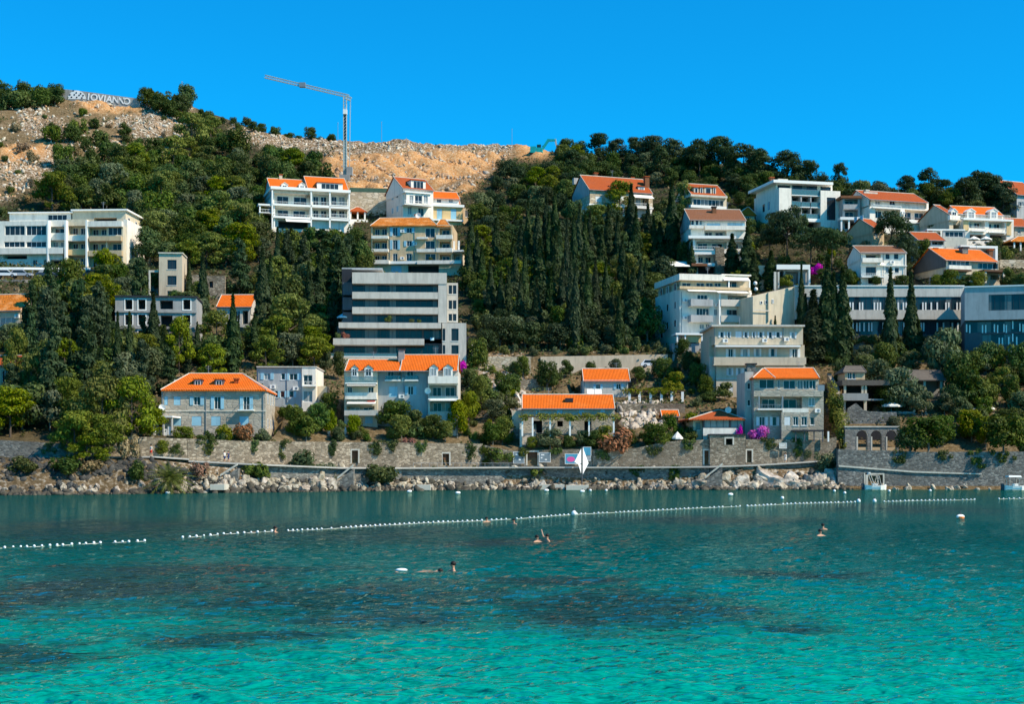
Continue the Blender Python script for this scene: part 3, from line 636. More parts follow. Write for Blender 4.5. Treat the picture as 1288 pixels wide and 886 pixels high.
def H_small():
    b = B('house', 'small house with flat bright orange roof split by a cypress', 'house', 273, 316, 412, -2, 8, 'palegrey', short='small orange roofed house', yt=371)
    b.wall(273, 315, 386, 412, 0, 8, [(296,302,391,403,'w'),(305,312,391,408,'k')], base=True); b.gable(271.5, 317, 386, 371, ov=.3)
    w = B('ruined_wall', 'ruined stone wall standing behind the small orange roof', 'wall', 255, 284, 374, 0, .8, 'stone', short='ruined wall', foot=False)
    w.wall(255, 283, 347, 374, 0, .8, [(263,268,354,362,'k')], base=True)
H_small()
def H_white_up():
    b = B('house', 'white house with two stepped orange roofs, white posts and two dormers', 'house', 342, 440, 289, 17, 12, 'cream', short='white house with the stepped roof', yt=223)
    b.wall(342, 440, 239, 289, 0, 12, [(345,391,243.5,258,'l'),(393.5,414,244,258,'l'),(416.5,437,244,258,'l'),(346,389,262,274,'l'),(393.5,414,262,274,'l'),(416.5,437,262,274,'l'),(350,388,278,288,'k')], base=True, mat='white', left=[(4,5.2,6,7.4,'w'),(8,9.2,6,7.4,'w')])
    for t, u in ((258, 260.5), (273.5, 276)): b.slab(342, 440, t, u, 1.3)
    b.posts([342.6, 391.5, 415, 439.4], 239, 288, -1.3, .32)
    for q, e in ((343,390.5),(392.5,414),(416,438.5)):
        b.balc(q, e, 254, 259, 1.25, 'rail'); b.balc(q, e, 269.5, 274.5, 1.25, 'rail')
    b.slab(340.5, 441, 236.5, 240, 1.5, 12); b.gable(337, 387.5, 239, 225.5, 12, wall='bluegrey'); b.gable(387.5, 440, 241, 223.5, 12.3, d0=-.2, name='roof')  # left roof's gable ends are blue-grey: shade of that side painted in
    b.dormer(354, 362, 229, 240, .9, 'white', 'pale_stone', n=2); b.dormer(376, 384, 229, 241, .9, 'white', 'pale_stone', n=2)
    b.dormer(399, 431, 229.5, 240, .4, 'white', 'roofred', shape='flat', n=4, depth=4)
    b.awning(360, 391, 274, 279, 2.4, 'whitetrim'); b.balc(326, 346, 263, 268, 3, 'rail', din=2); b.posts([327, 345], 258, 288, -.8, .3); b.slab(325, 346, 256.5, 258.5, 1, 3)
    b.chimney(353, 219.5, 228, 6, .7, 'cream')
    a = B('garden_pavilion', 'small open pavilion with orange tile roof right of the white house', 'pavilion', 440, 460, 280, 10, 4, 'white', short='small pavilion', yt=260, foot=False)
    a.posts([441, 450, 459], 265, 282, 0, .35); a.posts([441, 459], 265, 282, 3.6, .35); a.hip(438.5, 461.5, 265.5, 260.5, 448, 452, 4, mat='roofred', ov=.3)
    a.box('floor', 'whitetrim', 439, 463, 276, 279, -.6, 4, down=3)
    w = B('retaining_wall', 'sunlit pale stone retaining wall under the orange quarry', 'wall', 440, 488, 270, 8, .9, 'stonepale', short='sunlit retaining wall', foot=False)
    w.wall(440, 489, 242, 270, 0, .9, base=True); w.box('hedge', 'greensh', 440, 488, 236.5, 241.8, .1, .8)
H_white_up()
def H_white_gable():
    b = B('house', 'tall white gabled house with a glazed dormer below the quarry', 'house', 507, 545, 286, 26, 11, 'white', short='tall white gabled house', yt=225)
    b.wall(507, 545, 238, 286, 0, 11, [(513,518,260,270,'w'),(526,533,262,272,'w')], base=True, left=[(3,4.2,7.6,9.2,'w'),(6.2,7.4,7.6,9.2,'s'),(3,4.2,4.2,5.7,'s'),(6.2,7.4,4.2,5.7,'s'),(4.4,5.6,1.2,2.7,'s')])
    b.gable(505.5, 546.5, 238, 225, mat='roofred'); b.dormer(517, 535.5, 226.5, 242, .1, 'white', 'roofred', n=3, shape='flat', depth=5)
    b.wall(511, 541, 243, 257, -1.6, -.003, [(515,520,246,256,'w'),(522,531,246,256,'D'),(533,538,246,256,'w')]); b.slab(509, 543, 241.5, 243, 2.0); b.balc(509, 544, 253, 258.5, 2.6, 'rail')
    r = B('house', 'low house with orange roof and tan ground floor right of the tall gabled one', 'house', 545, 582, 282, 14, 9, 'white', short='low tan house', yt=241)
    r.wall(545, 577, 249, 258, 1.5, 9, [(549.5,555,250.5,255,'w'),(564.5,570,250.5,255,'w')]); r.gable(543, 579, 250, 241.5, 9, 1.5)
    r.wall(545, 582, 259.5, 282, 0, 9, [(549.5,556,263,276,'s'),(567,574,263,276,'s')], base=True, mat='ochre'); r.sh = M['whitesh']
    r.slab(543, 584, 257, 260, .6, 9); r.slab(544, 583, 276, 278, 1.0); r.gable(579, 594, 262, 252, 8, 3, 'roofred')
    r.wall(582.5, 593, 262, 284, 3.2, 8, [(585,590,265,273,'w')], base=True, mat='tan')
H_white_gable()
def H_tan():
    b = B('apartment_block', 'tan four storey apartment block with mottled orange roof and white balconies', 'apartment block', 467, 569, 345, -3, 12, 'tan', short='tan apartment block', yt=274)
    b.wall(467, 569, 283, 332, 0, 12, [(468.5,487,285.5,296,'l'),(468.5,487,303,313,'l'),(468.5,487,319,329,'l'),
        (494,500,286,297,'Wt'),(494,500,302,314,'Wt'),(494,500,319,329,'wt'),(511.5,518,286.5,293,'Wt'),(511.5,518,303,310,'Wt'),(511,518,319,328,'wt'),
        (535,547,287,299,'Dt'),(535,547,303,314,'Dt'),(535,548,319,329,'Dt'),(553,567,287,297,'l'),(553,567,304,313,'l'),(553,567,320,329,'l')])
    for t, u in ((296.5,300),(313,316.5)): b.balc(467, 488, t, u, 1.3, 'solid', 'white'); b.balc(548.5, 569, t-1, u+.5, 1.3, 'solid', 'white')
    b.balc(524, 538, 298, 300.5, .9, 'solid', 'white'); b.balc(524, 548, 313, 317, 1.2, 'solid', 'white')
    b.balc(462, 489, 327, 332, 1.8, 'solid', 'white'); b.balc(489.5, 524, 328.5, 332, .8, 'solid', 'whitetrim'); b.balc(524.5, 580, 327.5, 332, 1.6, 'solid', 'white')
    b.wall(467, 580, 332, 346, .3, 12, [(492,505,334,345,'s'),(513,552,333.5,345,'k')], base=True, mat='cream')
    b.wall(569.2, 581, 316, 332, 1.5, 10, [(571,579,320,331,'l')], mat='cream'); b.slab(569, 583, 314.5, 316.5, .6, 4); b.posts([571, 577], 303, 314, .8, .4)
    b.hip(465.5, 550, 283.5, 274, 478, 540, 12, mat='roofold', ov=.5); b.hip(547, 567, 284.5, 276, 554, 560, 9, mat='roofold', ov=.4)
    b.chimney(524, 270, 277, 7, .8, 'white'); b.dish(526, 271, 5, .6)
H_tan()
def H_terraced():
    b = B('apartment_block', 'grey modern terraced block with long concrete parapets and dark ribbon glazing', 'apartment block', 443, 551.5, 452, 3, 14, 'grey', short='grey terraced block', yt=338)
    b.fr = M['darkframe']
    for (t, u) in ((357.5, 367.5), (376.5, 386.5), (395, 405.5)): b.wall(431, 551.5, t-2, u+4, 1.7, 14, [(443,550.5,t,u+3.5,'gt')], mat='darkgrey')
    b.wall(424, 556, 411, 427, 1.2, 14, [(433,531,412,426.5,'gt'),(533,555,413,426,'gt')], mat='darkgrey'); b.wall(419, 556, 432, 450, 1.0, 14, [(432,470,434,447,'gt'),(473,552,434,447,'gt')], mat='darkgrey', base=True)
    b.box('parapet', 'palegrey', 443, 562, 343, 357, -.3, 14.2)
    b.box('parapet', 'palegrey', 443, 551, 367.5, 376, -.2, 1.69); b.box('parapet', 'palegrey', 443, 551, 386.5, 395, -.2, 1.69)
    b.box('pier', 'palegrey', 551.2, 562, 357.2, 406, -.2, 14)
    b.box('parapet', 'palegrey', 426, 555, 406, 413, -1.3, 1.19); b.box('parapet', 'palegrey', 419, 533.5, 426, 434, -2.4, .99)
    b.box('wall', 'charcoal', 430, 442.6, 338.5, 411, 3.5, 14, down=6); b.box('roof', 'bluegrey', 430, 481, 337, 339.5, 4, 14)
    b.wall(562.3, 576, 356, 406, 3, 14, row([566.5, 571.8], 4.4, 359, 370, 'w')+row([566.5, 571.8], 4.4, 378, 389, 'w')+row([566.5, 571.8], 4.4, 395, 404, 'w'), mat='palegrey')
    b.wall(556.2, 586.5, 406.5, 452, -.5, 12, [(554.8+1.8,560,413.5,429,'w'),(567.8,576.8,413.5,429,'w'),(556.8,560,434.5,446,'w'),(567.8,576.8,434.5,446,'w')], base=True, mat='palegrey', right=[(2,3.2,4,5.6,'w')])
    b.box('wall', 'charcoal', 587, 592, 424, 455, 1, 12, down=3); b.box('wall', 'whitetrim', 592.2, 594.5, 432, 460, 1, 10, down=3)
    b.wall(407, 499, 449, 470, -3.4, .99, [(416,432,454,461,'k')], base=True, mat='beige'); b.balc(407, 499, 444.5, 449.5, 3.4, 'glass', din=-.02)
    for p, y in ((489, 402), (518, 403), (526, 403), (425, 422), (433, 424)):
        b.mbplant(p, y) if hasattr(b, 'mbplant') else None
    b.awning(546, 541, 425, 428, .3, 'canvasblue')
    global TERR; TERR = b
H_terraced()
def H_rowhouse():
    b = B('row_house', 'long pale house with bright orange roof, gabled dormers and striped awnings', 'house', 433, 576, 532, 0, 11, 'palegrey', short='long orange roofed row house', yt=446)
    b.sh = M['bluesh']
    b.wall(475, 538, 466, 526, .4, 11, [(487.5,495.5,467.5,479,'D'),(511.5,520,467,479,'D'),(489,500,486.5,500,'s'),(513,520,486,497,'W'),(489,500,506,519,'s')], base=True, mat='bluegrey')
    b.balc(484, 504, 473, 479.5, .9, 'glass', din=.4); b.balc(509, 526, 473, 479.5, .9, 'glass', din=.4)
    b.wall(433, 474.8, 466, 534, -.6, 11, [(437,443,487,500,'D'),(463,470,487,500,'D'),(436,471,511,522,'l'),(459,469,524,533,'s'),(440,452,524,533,'s')], base=True, mat='cream')
    b.balc(434, 473.5, 474, 483, 1.5, 'glass', din=-.6); b.balc(434, 473.5, 494, 502.5, 1.3, 'solid', 'white', din=-.6); b.balc(433, 475, 516, 523, 1.6, 'solid', 'palegrey', din=-.6)
    b.awning(436, 472, 482, 485.5, 1.9, 'canvas', din=-.6); b.awning(436, 472, 503.5, 508, 2.0, 'canvas', din=-.6); b.box('awning_valance', 'darkgrey', 436, 472, 485.4, 486.2, -2.5, -2.46); b.box('awning_valance', 'red', 462, 472, 504.2, 505.6, -2.0, -1.95)
    b.wall(538.2, 576, 466, 520, -.4, 11, [(541,550,465,478,'o'),(540,574.5,485,499.5,'l'),(541,574,505,518,'l')], base=True, mat='palegrey')
    b.balc(538.4, 576, 473.5, 482.5, 1.6, 'solid', 'white', din=-.4); b.awning(540, 574, 502.5, 504, 2.0, 'whitetrim', din=-.4); b.balc(538.4, 576, 498.5, 503, 1.0, 'glass', din=-.4)
    b.gable(433, 502.5, 466.5, 452.5, 10.5, -.6, ov=.4); b.gable(502.7, 576, 466.5, 446.5, 11.5, -.4, ov=.4)
    for a, e in ((441.5, 450.5), (458, 469)): b.dormer(a, e, 458.5, 474, -1.05, 'white', 'roof', 2.8)
    for a, e in ((540, 551), (557.5, 569.5)): b.dormer(a, e, 457.5, 474, -.95, 'white', 'roof', 2.8)
    b.chimney(505, 439, 450, 4, .9, 'concrete', 'charcoal'); b.dish(538, 492, -.6, .5); b.box('downpipe', 'metal', 507.5, 508.3, 467, 520, .2, .38)
H_rowhouse()
def H_cube():
    b = B('house', 'flat roofed grey and white cubic house beside the hip roofed villa', 'house', 323, 397, 508, 1, 10, 'bluegrey', short='grey cubic house', yt=462)
    b.wall(323, 379.5, 463, 508, 0, 11, [(332,340,469.5,478,'W'),(353.5,358.5,469.5,478,'w'),(364,374,470,478.5,'W'),(352.5,358,492,500.5,'W'),(364,369.5,492,500.5,'W'),(346,350,492,500.5,'w')], base=True); b.sh = M['whitesh']
    b.wall(379.7, 397, 462.5, 508, -.3, 11, [(381.5,393,472,484.5,'D'),(381.5,393,492,506,'D')], base=True, mat='white')
    b.flatroof(322.5, 398, 461, 462.4, 11, -.4, 'palegrey', .1); b.balc(380, 397.5, 480, 486.5, .9, 'rail', din=-.3)
    b.box('wall', 'cream', 397.6, 411, 486, 508, 2, 6, down=3)
H_cube()
def H_villa():
    b = B('villa', 'square stone villa with bright orange hip roof and three dark dormers', 'villa', 203, 334, 549, 3, 12, 'ashlar', short='hip roofed stone villa', yt=470, Y=215.5, front=16)
    b.wall(203, 334, 491, 548, 0, 13, [(206.5,211,499,510,'s'),(218.5,227,499,510,'s'),(243.5,252,499,510,'W'),(269.5,277.5,499,515,'W'),(306,314,499,516,'W'),
        (216.5,228,524,536,'s'),(241,253.5,524,536,'s'),(265.5,277.5,524,536,'s'),(301,313,524,536,'s'),(206,212,525,535,'w')], base=True,
        right=[(2.2,3.4,4.8,6.4,'w'),(6,7.2,4.8,6.4,'w'),(9.4,10.6,4.8,6.4,'w'),(2.2,3.4,1.2,2.6,'w'),(6,7.2,1.2,2.6,'w'),(9.4,10.6,1.2,2.6,'s')])
    b.box('string_course', 'pale_stone', 202.6, 334.3, 516.5, 518, -.1, -.003); b.box('cornice', 'pale_stone', 202.4, 334.5, 489.5, 491.4, -.25, 13.2)
    b.balc(299, 319, 509, 517, .9, 'rail', 'metal')
    b.hip(202, 335.5, 490.5, 470, 238, 305, 13, ov=.55)
    for a, e in ((243.5, 254), (270, 281)): b.dormer(a, e, 476, 486.5, 1.5, 'darkgrey', 'roof', 2.6, 'flat')
    b.chimney(297.5, 476, 487, 2.4, .7, 'roofred', 'roofred'); b.dish(204, 513, -.4, .5); b.chimney(222, 478, 486, 4, .5, 'pale_stone', 'pale_stone')
    t = B('terrace_shelter', 'flat roofed white terrace shelter with laundry at the left end of the villa', 'shelter', 182, 217, 549, -4, 4, 'palegrey', short='white terrace shelter', yt=523, foot=False, Y=212.5)
    t.slab(180, 217, 523.5, 525.5, .8, 4); t.posts([183, 194, 205.5, 216], 525.5, 550, -.6, .22, 'palegrey'); t.wall(182, 216, 525.6, 550, 3, 3.6, [(185,190,529,540,'k'),(199,204,529,541,'k')], base=True)
    t.box('laundry', 'whitetrim', 204, 210.5, 540, 548.5, -.5, -.42); t.box('laundry', 'whitetrim', 211, 216, 537, 548, -.5, -.42); t.box('laundry', 'whitetrim', 192, 196, 540, 547, -.5, -.42)
H_villa()
def H_lowlong():
    b = B('house', 'long low house with one bright orange roof above the vine pergola', 'house', 658, 773, 545, 0, 9, 'beige', short='long low orange roofed house', yt=496)
    b.wall(658, 773, 513, 546, 0, 9, [(674.5,679,516,523,'w'),(700.5,707.5,514.5,523,'s'),(728,734.5,514.5,523,'s'),(755,761,514.5,523,'s'),(671,682,529.5,545,'k'),(701,708,530,537,'k'),(735,744,530,545,'k')], base=True, mat='ashlar')
    b.gable(656.5, 774, 514, 496.5, ov=.35); o = b.box('skylight', 'charcoal', 711, 721, 501, 506, 1.6, 2.6)
    b.box('wall', 'beige', 644, 658, 517, 545, 1, 6, down=2)
    p = B('pergola', 'long vine covered pergola with white posts in front of the low orange roofed house', 'pergola', 655, 776, 548, 0, 3, 'white', Y=b.Y-4, short='long vine pergola', yt=522, foot=False)
    p.posts([657, 670, 692, 717, 741, 772], 525, 549, 0, .25); p.posts([657, 692, 717, 741, 772], 525, 549, 2.7, .25)
    for d in (0, 2.7): p.box('beam', 'wood', 655, 776, 524, 525.4, d, d+.2)
    p.vine = (655, 777, 524, 0, 3); VINES.append(p)
VINES = []
H_lowlong()
def H_c2():
    b = B('house', 'small white house with plain orange roof and two white solar panels', 'house', 733, 790, 499, 0, 9, 'palegrey', short='small white house with panels', yt=464)
    b.wall(733, 790, 478, 499, 0, 9, [(749.5,755,483.5,490,'W'),(775,781,483,490,'W')], base=True); b.sh = M['whitesh']
    b.gable(733.5, 794, 479.5, 464, ov=.3)
    for a in (738.5, 748.2):
        mb = MB(); x0, x1 = b.lx(a, -2), b.lx(a+8.8, -2); z0, z1 = b.lz(a, 497, -2), b.lz(a, 490, -1.2)
        mb.hexa([(x0,-2,z0),(x1,-2,z0),(x1,-1.1,z1),(x0,-1.1,z1)], [(x0,-2.05,z0+.06),(x1,-2.05,z0+.06),(x1,-1.15,z1+.06),(x0,-1.15,z1+.06)]); mb.build('solar_panel', M['whitetrim'], b.root)
    for a in (742, 753): x = b.lx(a, -1.4); MB().tube((x, -1.4, b.lz(a, 499, -1.4)-1), (x, -1.4, b.lz(a, 494, -1.4)), .05).build('panel_stand', M['metal'], b.root)
    p = B('pergola', 'stone pergola with seven white columns beside the small white house', 'pergola', 788, 862, 506, 0, 3, 'stone', short='white columned pergola', yt=490, foot=False)
    p.posts([792, 804.5, 818.5, 832, 845, 858.5], 493, 507, 0, .42); p.posts([792, 818.5, 845, 858.5], 493, 507, 3, .42)
    for d in (0, 3): p.box('beam', 'wood', 787, 862, 491.5, 493, d, d+.25)
    p.vine = (786, 850, 491, 0, 3.2); VINES.append(p); p.box('base', 'stone', 786, 864, 506, 520, -.4, 4, down=3)
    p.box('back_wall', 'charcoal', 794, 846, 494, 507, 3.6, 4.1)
H_c2()
def H_c3():
    b = B('house', 'small house with red hip roof and a dark glazed upper band above the sea wall', 'house', 885, 937, 555, 3, 11, 'white', short='small hip roofed house', yt=516)
    b.fr = M['darkframe']
    b.wall(872, 884.8, 528, 556, 1, 11, [(875,881,532,541,'w')], base=True, mat='cream')
    b.wall(885, 937, 527, 556, 0, 11, [(886,918,528,538.5,'g'),(919.5,936,528,538.5,'g')], base=True, mat='darkgrey'); b.box('parapet', 'white', 884.6, 932, 538.8, 548.5, -.5, -.003); b.box('wall', 'white', 884.6, 930, 548.6, 556, -.3, -.003, down=2)
    b.hip(866.5, 938, 527.5, 516, 903, 906, 11, mat='roofred', ov=.7); b.dish(916, 516, 3, .5)
    s = B('shed', 'small stone shed with flat orange tile roof beside a round shrub', 'shed', 834, 852, 532, 0, 4, 'stone', short='little orange roofed shed', yt=516)
    s.wall(834, 852, 522, 533, 0, 4, [(836,840,524,532,'d')], base=True); s.gable(832, 864, 524, 516, 4, ov=.3)
H_c3()
def H_c5():
    b = B('apartment_block', 'long beige flat roofed apartment house with shutters and a white awning rail', 'apartment block', 898, 1010, 500, 1, 13, 'beige', short='beige flat roofed block', yt=408)
    b.sh = M['whitesh']
    b.wall(898, 1010, 411, 434, 0, 13, [(906,910,417.5,425,'W'),(915.5,918,417.5,425,'W'),(925,933,417,425,'s'),(936.5,940,417.5,425,'W'),(947,949.5,417.5,425,'W'),(955,959,417.5,425,'W'),(967,971,417.5,426,'W'),(976.5,981,417.5,425,'W'),(995.5,999.5,418,426,'W')], left=[(3,4.4,1.2,2.8,'w')])
    b.wall(900, 1012, 434.2, 459, .9, 13, [(916,922,439,449.5,'W'),(934.5,940,439,449,'W'),(950.5,955,438.5,449,'W'),(969.5,974.5,438.5,449,'W'),(996.5,1003,439,450,'W')], left=[(3,4.4,1.6,3.2,'w')])
    b.box('parapet', 'beige', 898.2, 1014, 449.5, 458.5, -.5, .88); b.box('awning', 'whitetrim', 900, 1007, 434.4, 436.6, -.9, -.003); b.slab(897.5, 1012, 458.6, 460, .6, 1, 'beige')
    b.wall(901, 1013, 460.2, 500, .5, 13, [(916,920,463,472.5,'W'),(928,932,463,472.5,'W'),(936,940,463,472.5,'W'),(972,978,463,472.5,'W'),(917,922,483,495,'s'),(929,934,483,494,'w'),(905,909,483,490,'w')], base=True, left=[(3,4.4,1.6,3.2,'w'),(7,8.4,5.2,6.8,'w')])
    b.box('string_course', 'pale_stone', 900.5, 1013.5, 476, 477.6, .38, .497)
    b.flatroof(895, 1012.5, 408.6, 411, 13, -.7, 'palegrey', .4)
    b.box('wall', 'beige', 892, 897.6, 424, 500, 3, 13, down=3); b.box('wall', 'palegrey', 893, 899.5, 449, 500, 1.5, 3, down=3)
H_c5()
def H_c6():
    b = B('villa', 'three storey stone villa with orange hip roof and glazed top floor by the sea wall', 'villa', 948, 1036, 552, 0, 13, 'ashlar', short='three storey stone villa', yt=463)
    b.sh = M['whitesh']
    b.wall(948, 1030, 475.5, 492, 0, 13, [(955,974,477.5,489,'g'),(978.5,981,478,489,'w'),(985.5,1000.5,478.5,489.5,'gt'),(1003,1010,478.5,489.5,'gt'),(1010.8,1017.5,478.5,489.5,'gt'),(1018.3,1026,478.5,489.5,'gt')], left=[(4,5.2,.8,2.4,'w')])
    b.box('wall', 'ashlar', 948.2, 1035.8, 491.8, 499, -.5, 12.8)
    b.wall(948, 1036, 499.2, 552, .2, 13, [(955,1009,500,514,'l'),(1017,1025,500.5,511,'w'),(955,962,524.5,536,'W'),(971.5,977,524.5,536,'W'),(985.5,994,524.5,535.5,'s'),(997,1004,524.5,535.5,'W'),(1007,1015,524.5,535.5,'w'),(1019,1024.5,525,535,'w'),(956,964,542,551,'k')], base=True, left=[(4,5.2,7,8.6,'w'),(8,9.2,7,8.6,'w'),(4,5.2,3,4.6,'w'),(8,9.2,3,4.6,'w')])
    b.balc(953, 984, 509, 516, 1.5, 'rail', 'metal', din=.2); b.balc(984.3, 1017, 514, 519, 1.3, 'solid', 'white', din=.2)
    b.wall(983, 1017, 519.2, 552, -1.1, .19, [(986.5,994,524.5,535.5,'s'),(997.5,1004,524.5,535.5,'w'),(1008,1015,524.5,535.5,'w')], base=True)
    b.posts([955, 984.5], 499, 515, -1.0, .2, 'metal')
    b.hip(946.5, 1031, 475.5, 463, 962, 1023, 12, ov=.5); b.hip(947, 975, 475.2, 464, 959, 962, 9, -.6, ov=.3, name='roof')
    b.chimney(944.5, 457.5, 476, 4, 1.3, 'stonegrey', 'charcoal'); b.wall(937, 947.7, 468, 552, 2.5, 11, [(940,944,482,490,'w'),(940,944,503,511,'w')], base=True, mat='palegrey')
    b.box('parapet', 'metal', 1028.5, 1037, 484.5, 492, -.5, -.4)
    t = B('terrace_canopy', 'dark terrace canopy with red blinds under the stone villa', 'canopy', 1000, 1043, 556, 0, 2, 'brown', Y=b.Y-2.6, short='terrace canopy', yt=540, foot=False)
    t.slab(999, 1036, 541, 543, .8, 2, 'charcoal'); t.posts([1001, 1012, 1024, 1035], 543, 556, -.6, .15, 'darkgrey'); t.box('blind', 'brown', 1002, 1017, 544, 553, 1.6, 1.7); t.box('rail', 'whitetrim', 1041, 1043, 543, 556, 0, .4)
H_c6()
def H_c7():
    b = B('apartment_block', 'white five storey apartment block with stacked balconies and a bluish shaded side', 'apartment block', 853, 945, 440, 12, 15, 'palegrey', short='white balcony block', yt=345)
    b.wall(856, 943, 353, 365, 1.2, 14.8, [(858,869,356,361,'w'),(876,886,356,361,'w'),(888,897,356,361,'w'),(899,907,356,361,'w'),(914,927,353.5,362,'g')], mat='cream'); b.slab(854.5, 912, 345, 353, .3, 15, 'white'); b.awning(911, 944, 346, 353, 2.2, 'canvas', din=1.3); b.slab(908, 945, 345.2, 347, -.2, 15, 'white')
    b.box('parapet', 'tan', 855, 944, 361, 364.5, -.8, 1.19); b.posts([917, 943], 353, 362, -.7, .25)
    b.wall(855, 945, 364.6, 440, 0, 15, [(877,890,371,379,'v'),(876,892,388,398,'v'),(898,904,389,397,'w'),(880,886,408,414,'w'),(888,893,408,414,'w'),(915.5,940,372,381,'l'),(914,928,389.5,397,'w'),(931,941,389.5,397,'w'),(909,940,409,420,'l'),(868,880,422,436,'k')], base=True, mat='white',
           left=[(2,3.2,11.2,12.6,'w'),(6.5,7.7,11.2,12.6,'w'),(10.5,11.7,11.2,12.6,'w'),(2,3.2,7.8,9.2,'w'),(6.5,7.7,7.8,9.2,'w'),(2,3.2,4.4,5.8,'w'),(6.5,7.7,4.4,5.8,'w'),(10,11.5,6.5,8.4,'w'),(10,11.5,3,4.9,'w')])
    for t in (376, 396): b.balc(869, 897, t+.5, t+9, 1.8, 'solid', 'grey'); b.balc(907, 943, t+1, t+9.5, 1.2, 'solid', 'palegrey')
    b.box('pier', 'whitetrim', 904.5, 906.5, 366, 425, -1.1, -.003); b.awning(866, 902, 363.5, 366.5, 1.6, 'canvas'); b.awning(903, 942, 365, 368.5, 1.8, 'canvas'); b.slab(866, 944, 366.6, 368, .5, -.003, 'palegrey')
    for k in range(9): b.box('quoin', 'whitetrim', 942.8, 945.6, 368+k*6.2, 371+k*6.2, -.06, -.002)
    p = B('garage_porch', 'small tan roofed porch with white frame at the foot of the white block', 'porch', 851, 884, 442, 6, 4, 'cream', short='tan porch', yt=418, Y=b.Y-3.5, foot=False)
    p.posts([852, 862, 883], 421, 443, -.1, .25); p.slab(850, 885, 419, 421.5, .3, 3.6, 'whitetrim'); p.box('blind', 'ochre', 863.5, 882.5, 422, 431, .5, .6); p.box('wall', 'grey', 846, 882, 432, 444, .8, 4, down=3)
H_c7()
def H_c8():
    b = B('house', 'pale stone house with long red roof and brick chimneys among the hill trees', 'house', 742, 821, 276, 20, 11, 'stonepale', short='pale stone hill house', yt=222)
    b.sh = M['whitesh']
    b.wall(742, 821, 240, 262, 0, 11, [(749,757,247,254,'s'),(770,775,247,258,'D'),(777,785,247,258,'s'),(800,806,246,260,'D'),(808,816,248,260,'l')], left=[(4,5,3,4,'s')])
    b.slab(741, 822, 258.5, 260.5, 1.3); b.balc(771, 820, 255, 259, 1.3, 'rail'); b.wall(742, 818, 262, 277, .2, 11, [(752,762,264,275,'k'),(770,780,264,275,'k')], base=True, mat='white'); b.posts([785, 798, 819], 260.6, 277, -1.2, .5)
    b.gable(731, 821.5, 240.5, 223.5, mat='roofred', wall='bluegrey'); b.dormer(766, 777, 233.5, 238, 1.2, 'white', 'roofred', 2, 'flat'); b.dormer(803, 811, 234, 240, .9, 'white', 'roofred', 2, 'flat')  # blue-grey gable ends on pale stone carry the gable's shade as colour
    b.chimney(749, 217.5, 226, 6, .9, 'roofbrown'); b.chimney(795, 223, 229, 6, .8, 'roofbrown'); b.chimney(813, 222, 236, 2.5, 1.1, 'roofbrown', 'roofred'); b.box('panels', 'bluegrey', 722, 733, 224, 232, 8, 9)
    b.awning(799, 823, 245, 249, 1.8, 'canvas')
H_c8()
def H_c9():
    b = B('house', 'cream house with a row of roof dormers and a blue glazed veranda', 'house', 871, 914, 277, 18, 10, 'cream', short='cream dormer house', yt=232)
    b.wall(871, 914, 247, 277, 0, 10, [(872,910,251,259,'gt'),(874,909,264,275,'k')], base=True, left=[(3,4,4.4,5.6,'w'),(6,7,4.4,5.6,'w')]); b.slab(869, 914, 258.6, 262, 1.2, mat='whitetrim'); b.slab(869, 915, 245.5, 248, .9, 9, 'pale_stone')
    b.gable(866, 915, 246.5, 232.5, mat='roofred', ov=.5)
    for a, e in ((873, 878.5), (880.5, 884.5), (886, 895.5), (897, 900.5)): b.dormer(a, e, 235, 246, .8, 'cream', 'roofred', 3, 'flat', 1)
    o = B('gazebo', 'small open gazebo with bright orange hip roof beside the white modern block', 'gazebo', 933, 951, 283, 10, 5, 'cream', short='orange gazebo', yt=260)
    o.wall(936, 949, 270, 284, .5, 4.5, [(938,943,272,280,'w')], base=True); o.hip(928, 952, 270, 260.5, 940, 942, 5, ov=.3)
H_c9()
def H_c10():
    b = B('house', 'white stepped hillside house with brown red roof, stone pillar and deep balconies', 'house', 867, 939, 345, 4, 12, 'white', short='white stepped house', yt=262)
    b.wall(869, 938, 276, 300, 0, 12, [(869.5,873,276.5,283,'w'),(875,878.5,276.5,283,'w'),(880,883,276.5,283,'w'),(889,906,281,284,'s'),(915,937,280.5,284,'s'),(886,914,290,297,'l')], left=[(4,5.5,2,3.4,'w')]); b.sh = M['whitesh']
    b.balc(867, 885, 283.5, 287, 1.2, 'solid', 'white'); b.slab(866, 926, 296.5, 300, 1.6); b.slab(887, 939, 284, 289, 1.0, mat='white')
    b.wall(872, 938, 300.2, 345, .8, 12, [(876,914,304,313,'l'),(878,898,321,331,'l'),(916,934,304,313,'l'),(878,914,335,345,'k'),(916,934,321,331,'l')], base=True, mat='white'); b.balc(871, 905, 310, 314.5, 2.0, 'rail', din=.8); b.slab(873, 918, 315, 320, 1.0, .8); b.slab(873, 918, 331, 335, 1.0, .8)
    b.box('pillar', 'stone', 900, 911, 311, 347, -1.4, .7, down=3); b.posts([873, 936], 300, 345, -.6, .4); b.box('wall', 'white', 932, 936, 314, 346, -.6, .7, down=2)
    b.gable(866, 939, 277, 263.5, mat='roofbrown', wall='bluegrey'); b.chimney(898, 260, 270, 4, .9, 'roofbrown', 'charcoal'); b.awning(843, 868, 329, 335, 2.5, 'canvas')
    b.box('roof', 'roofbrown', 870, 890, 331.3, 334.6, -2.4, -.3)
H_c10()
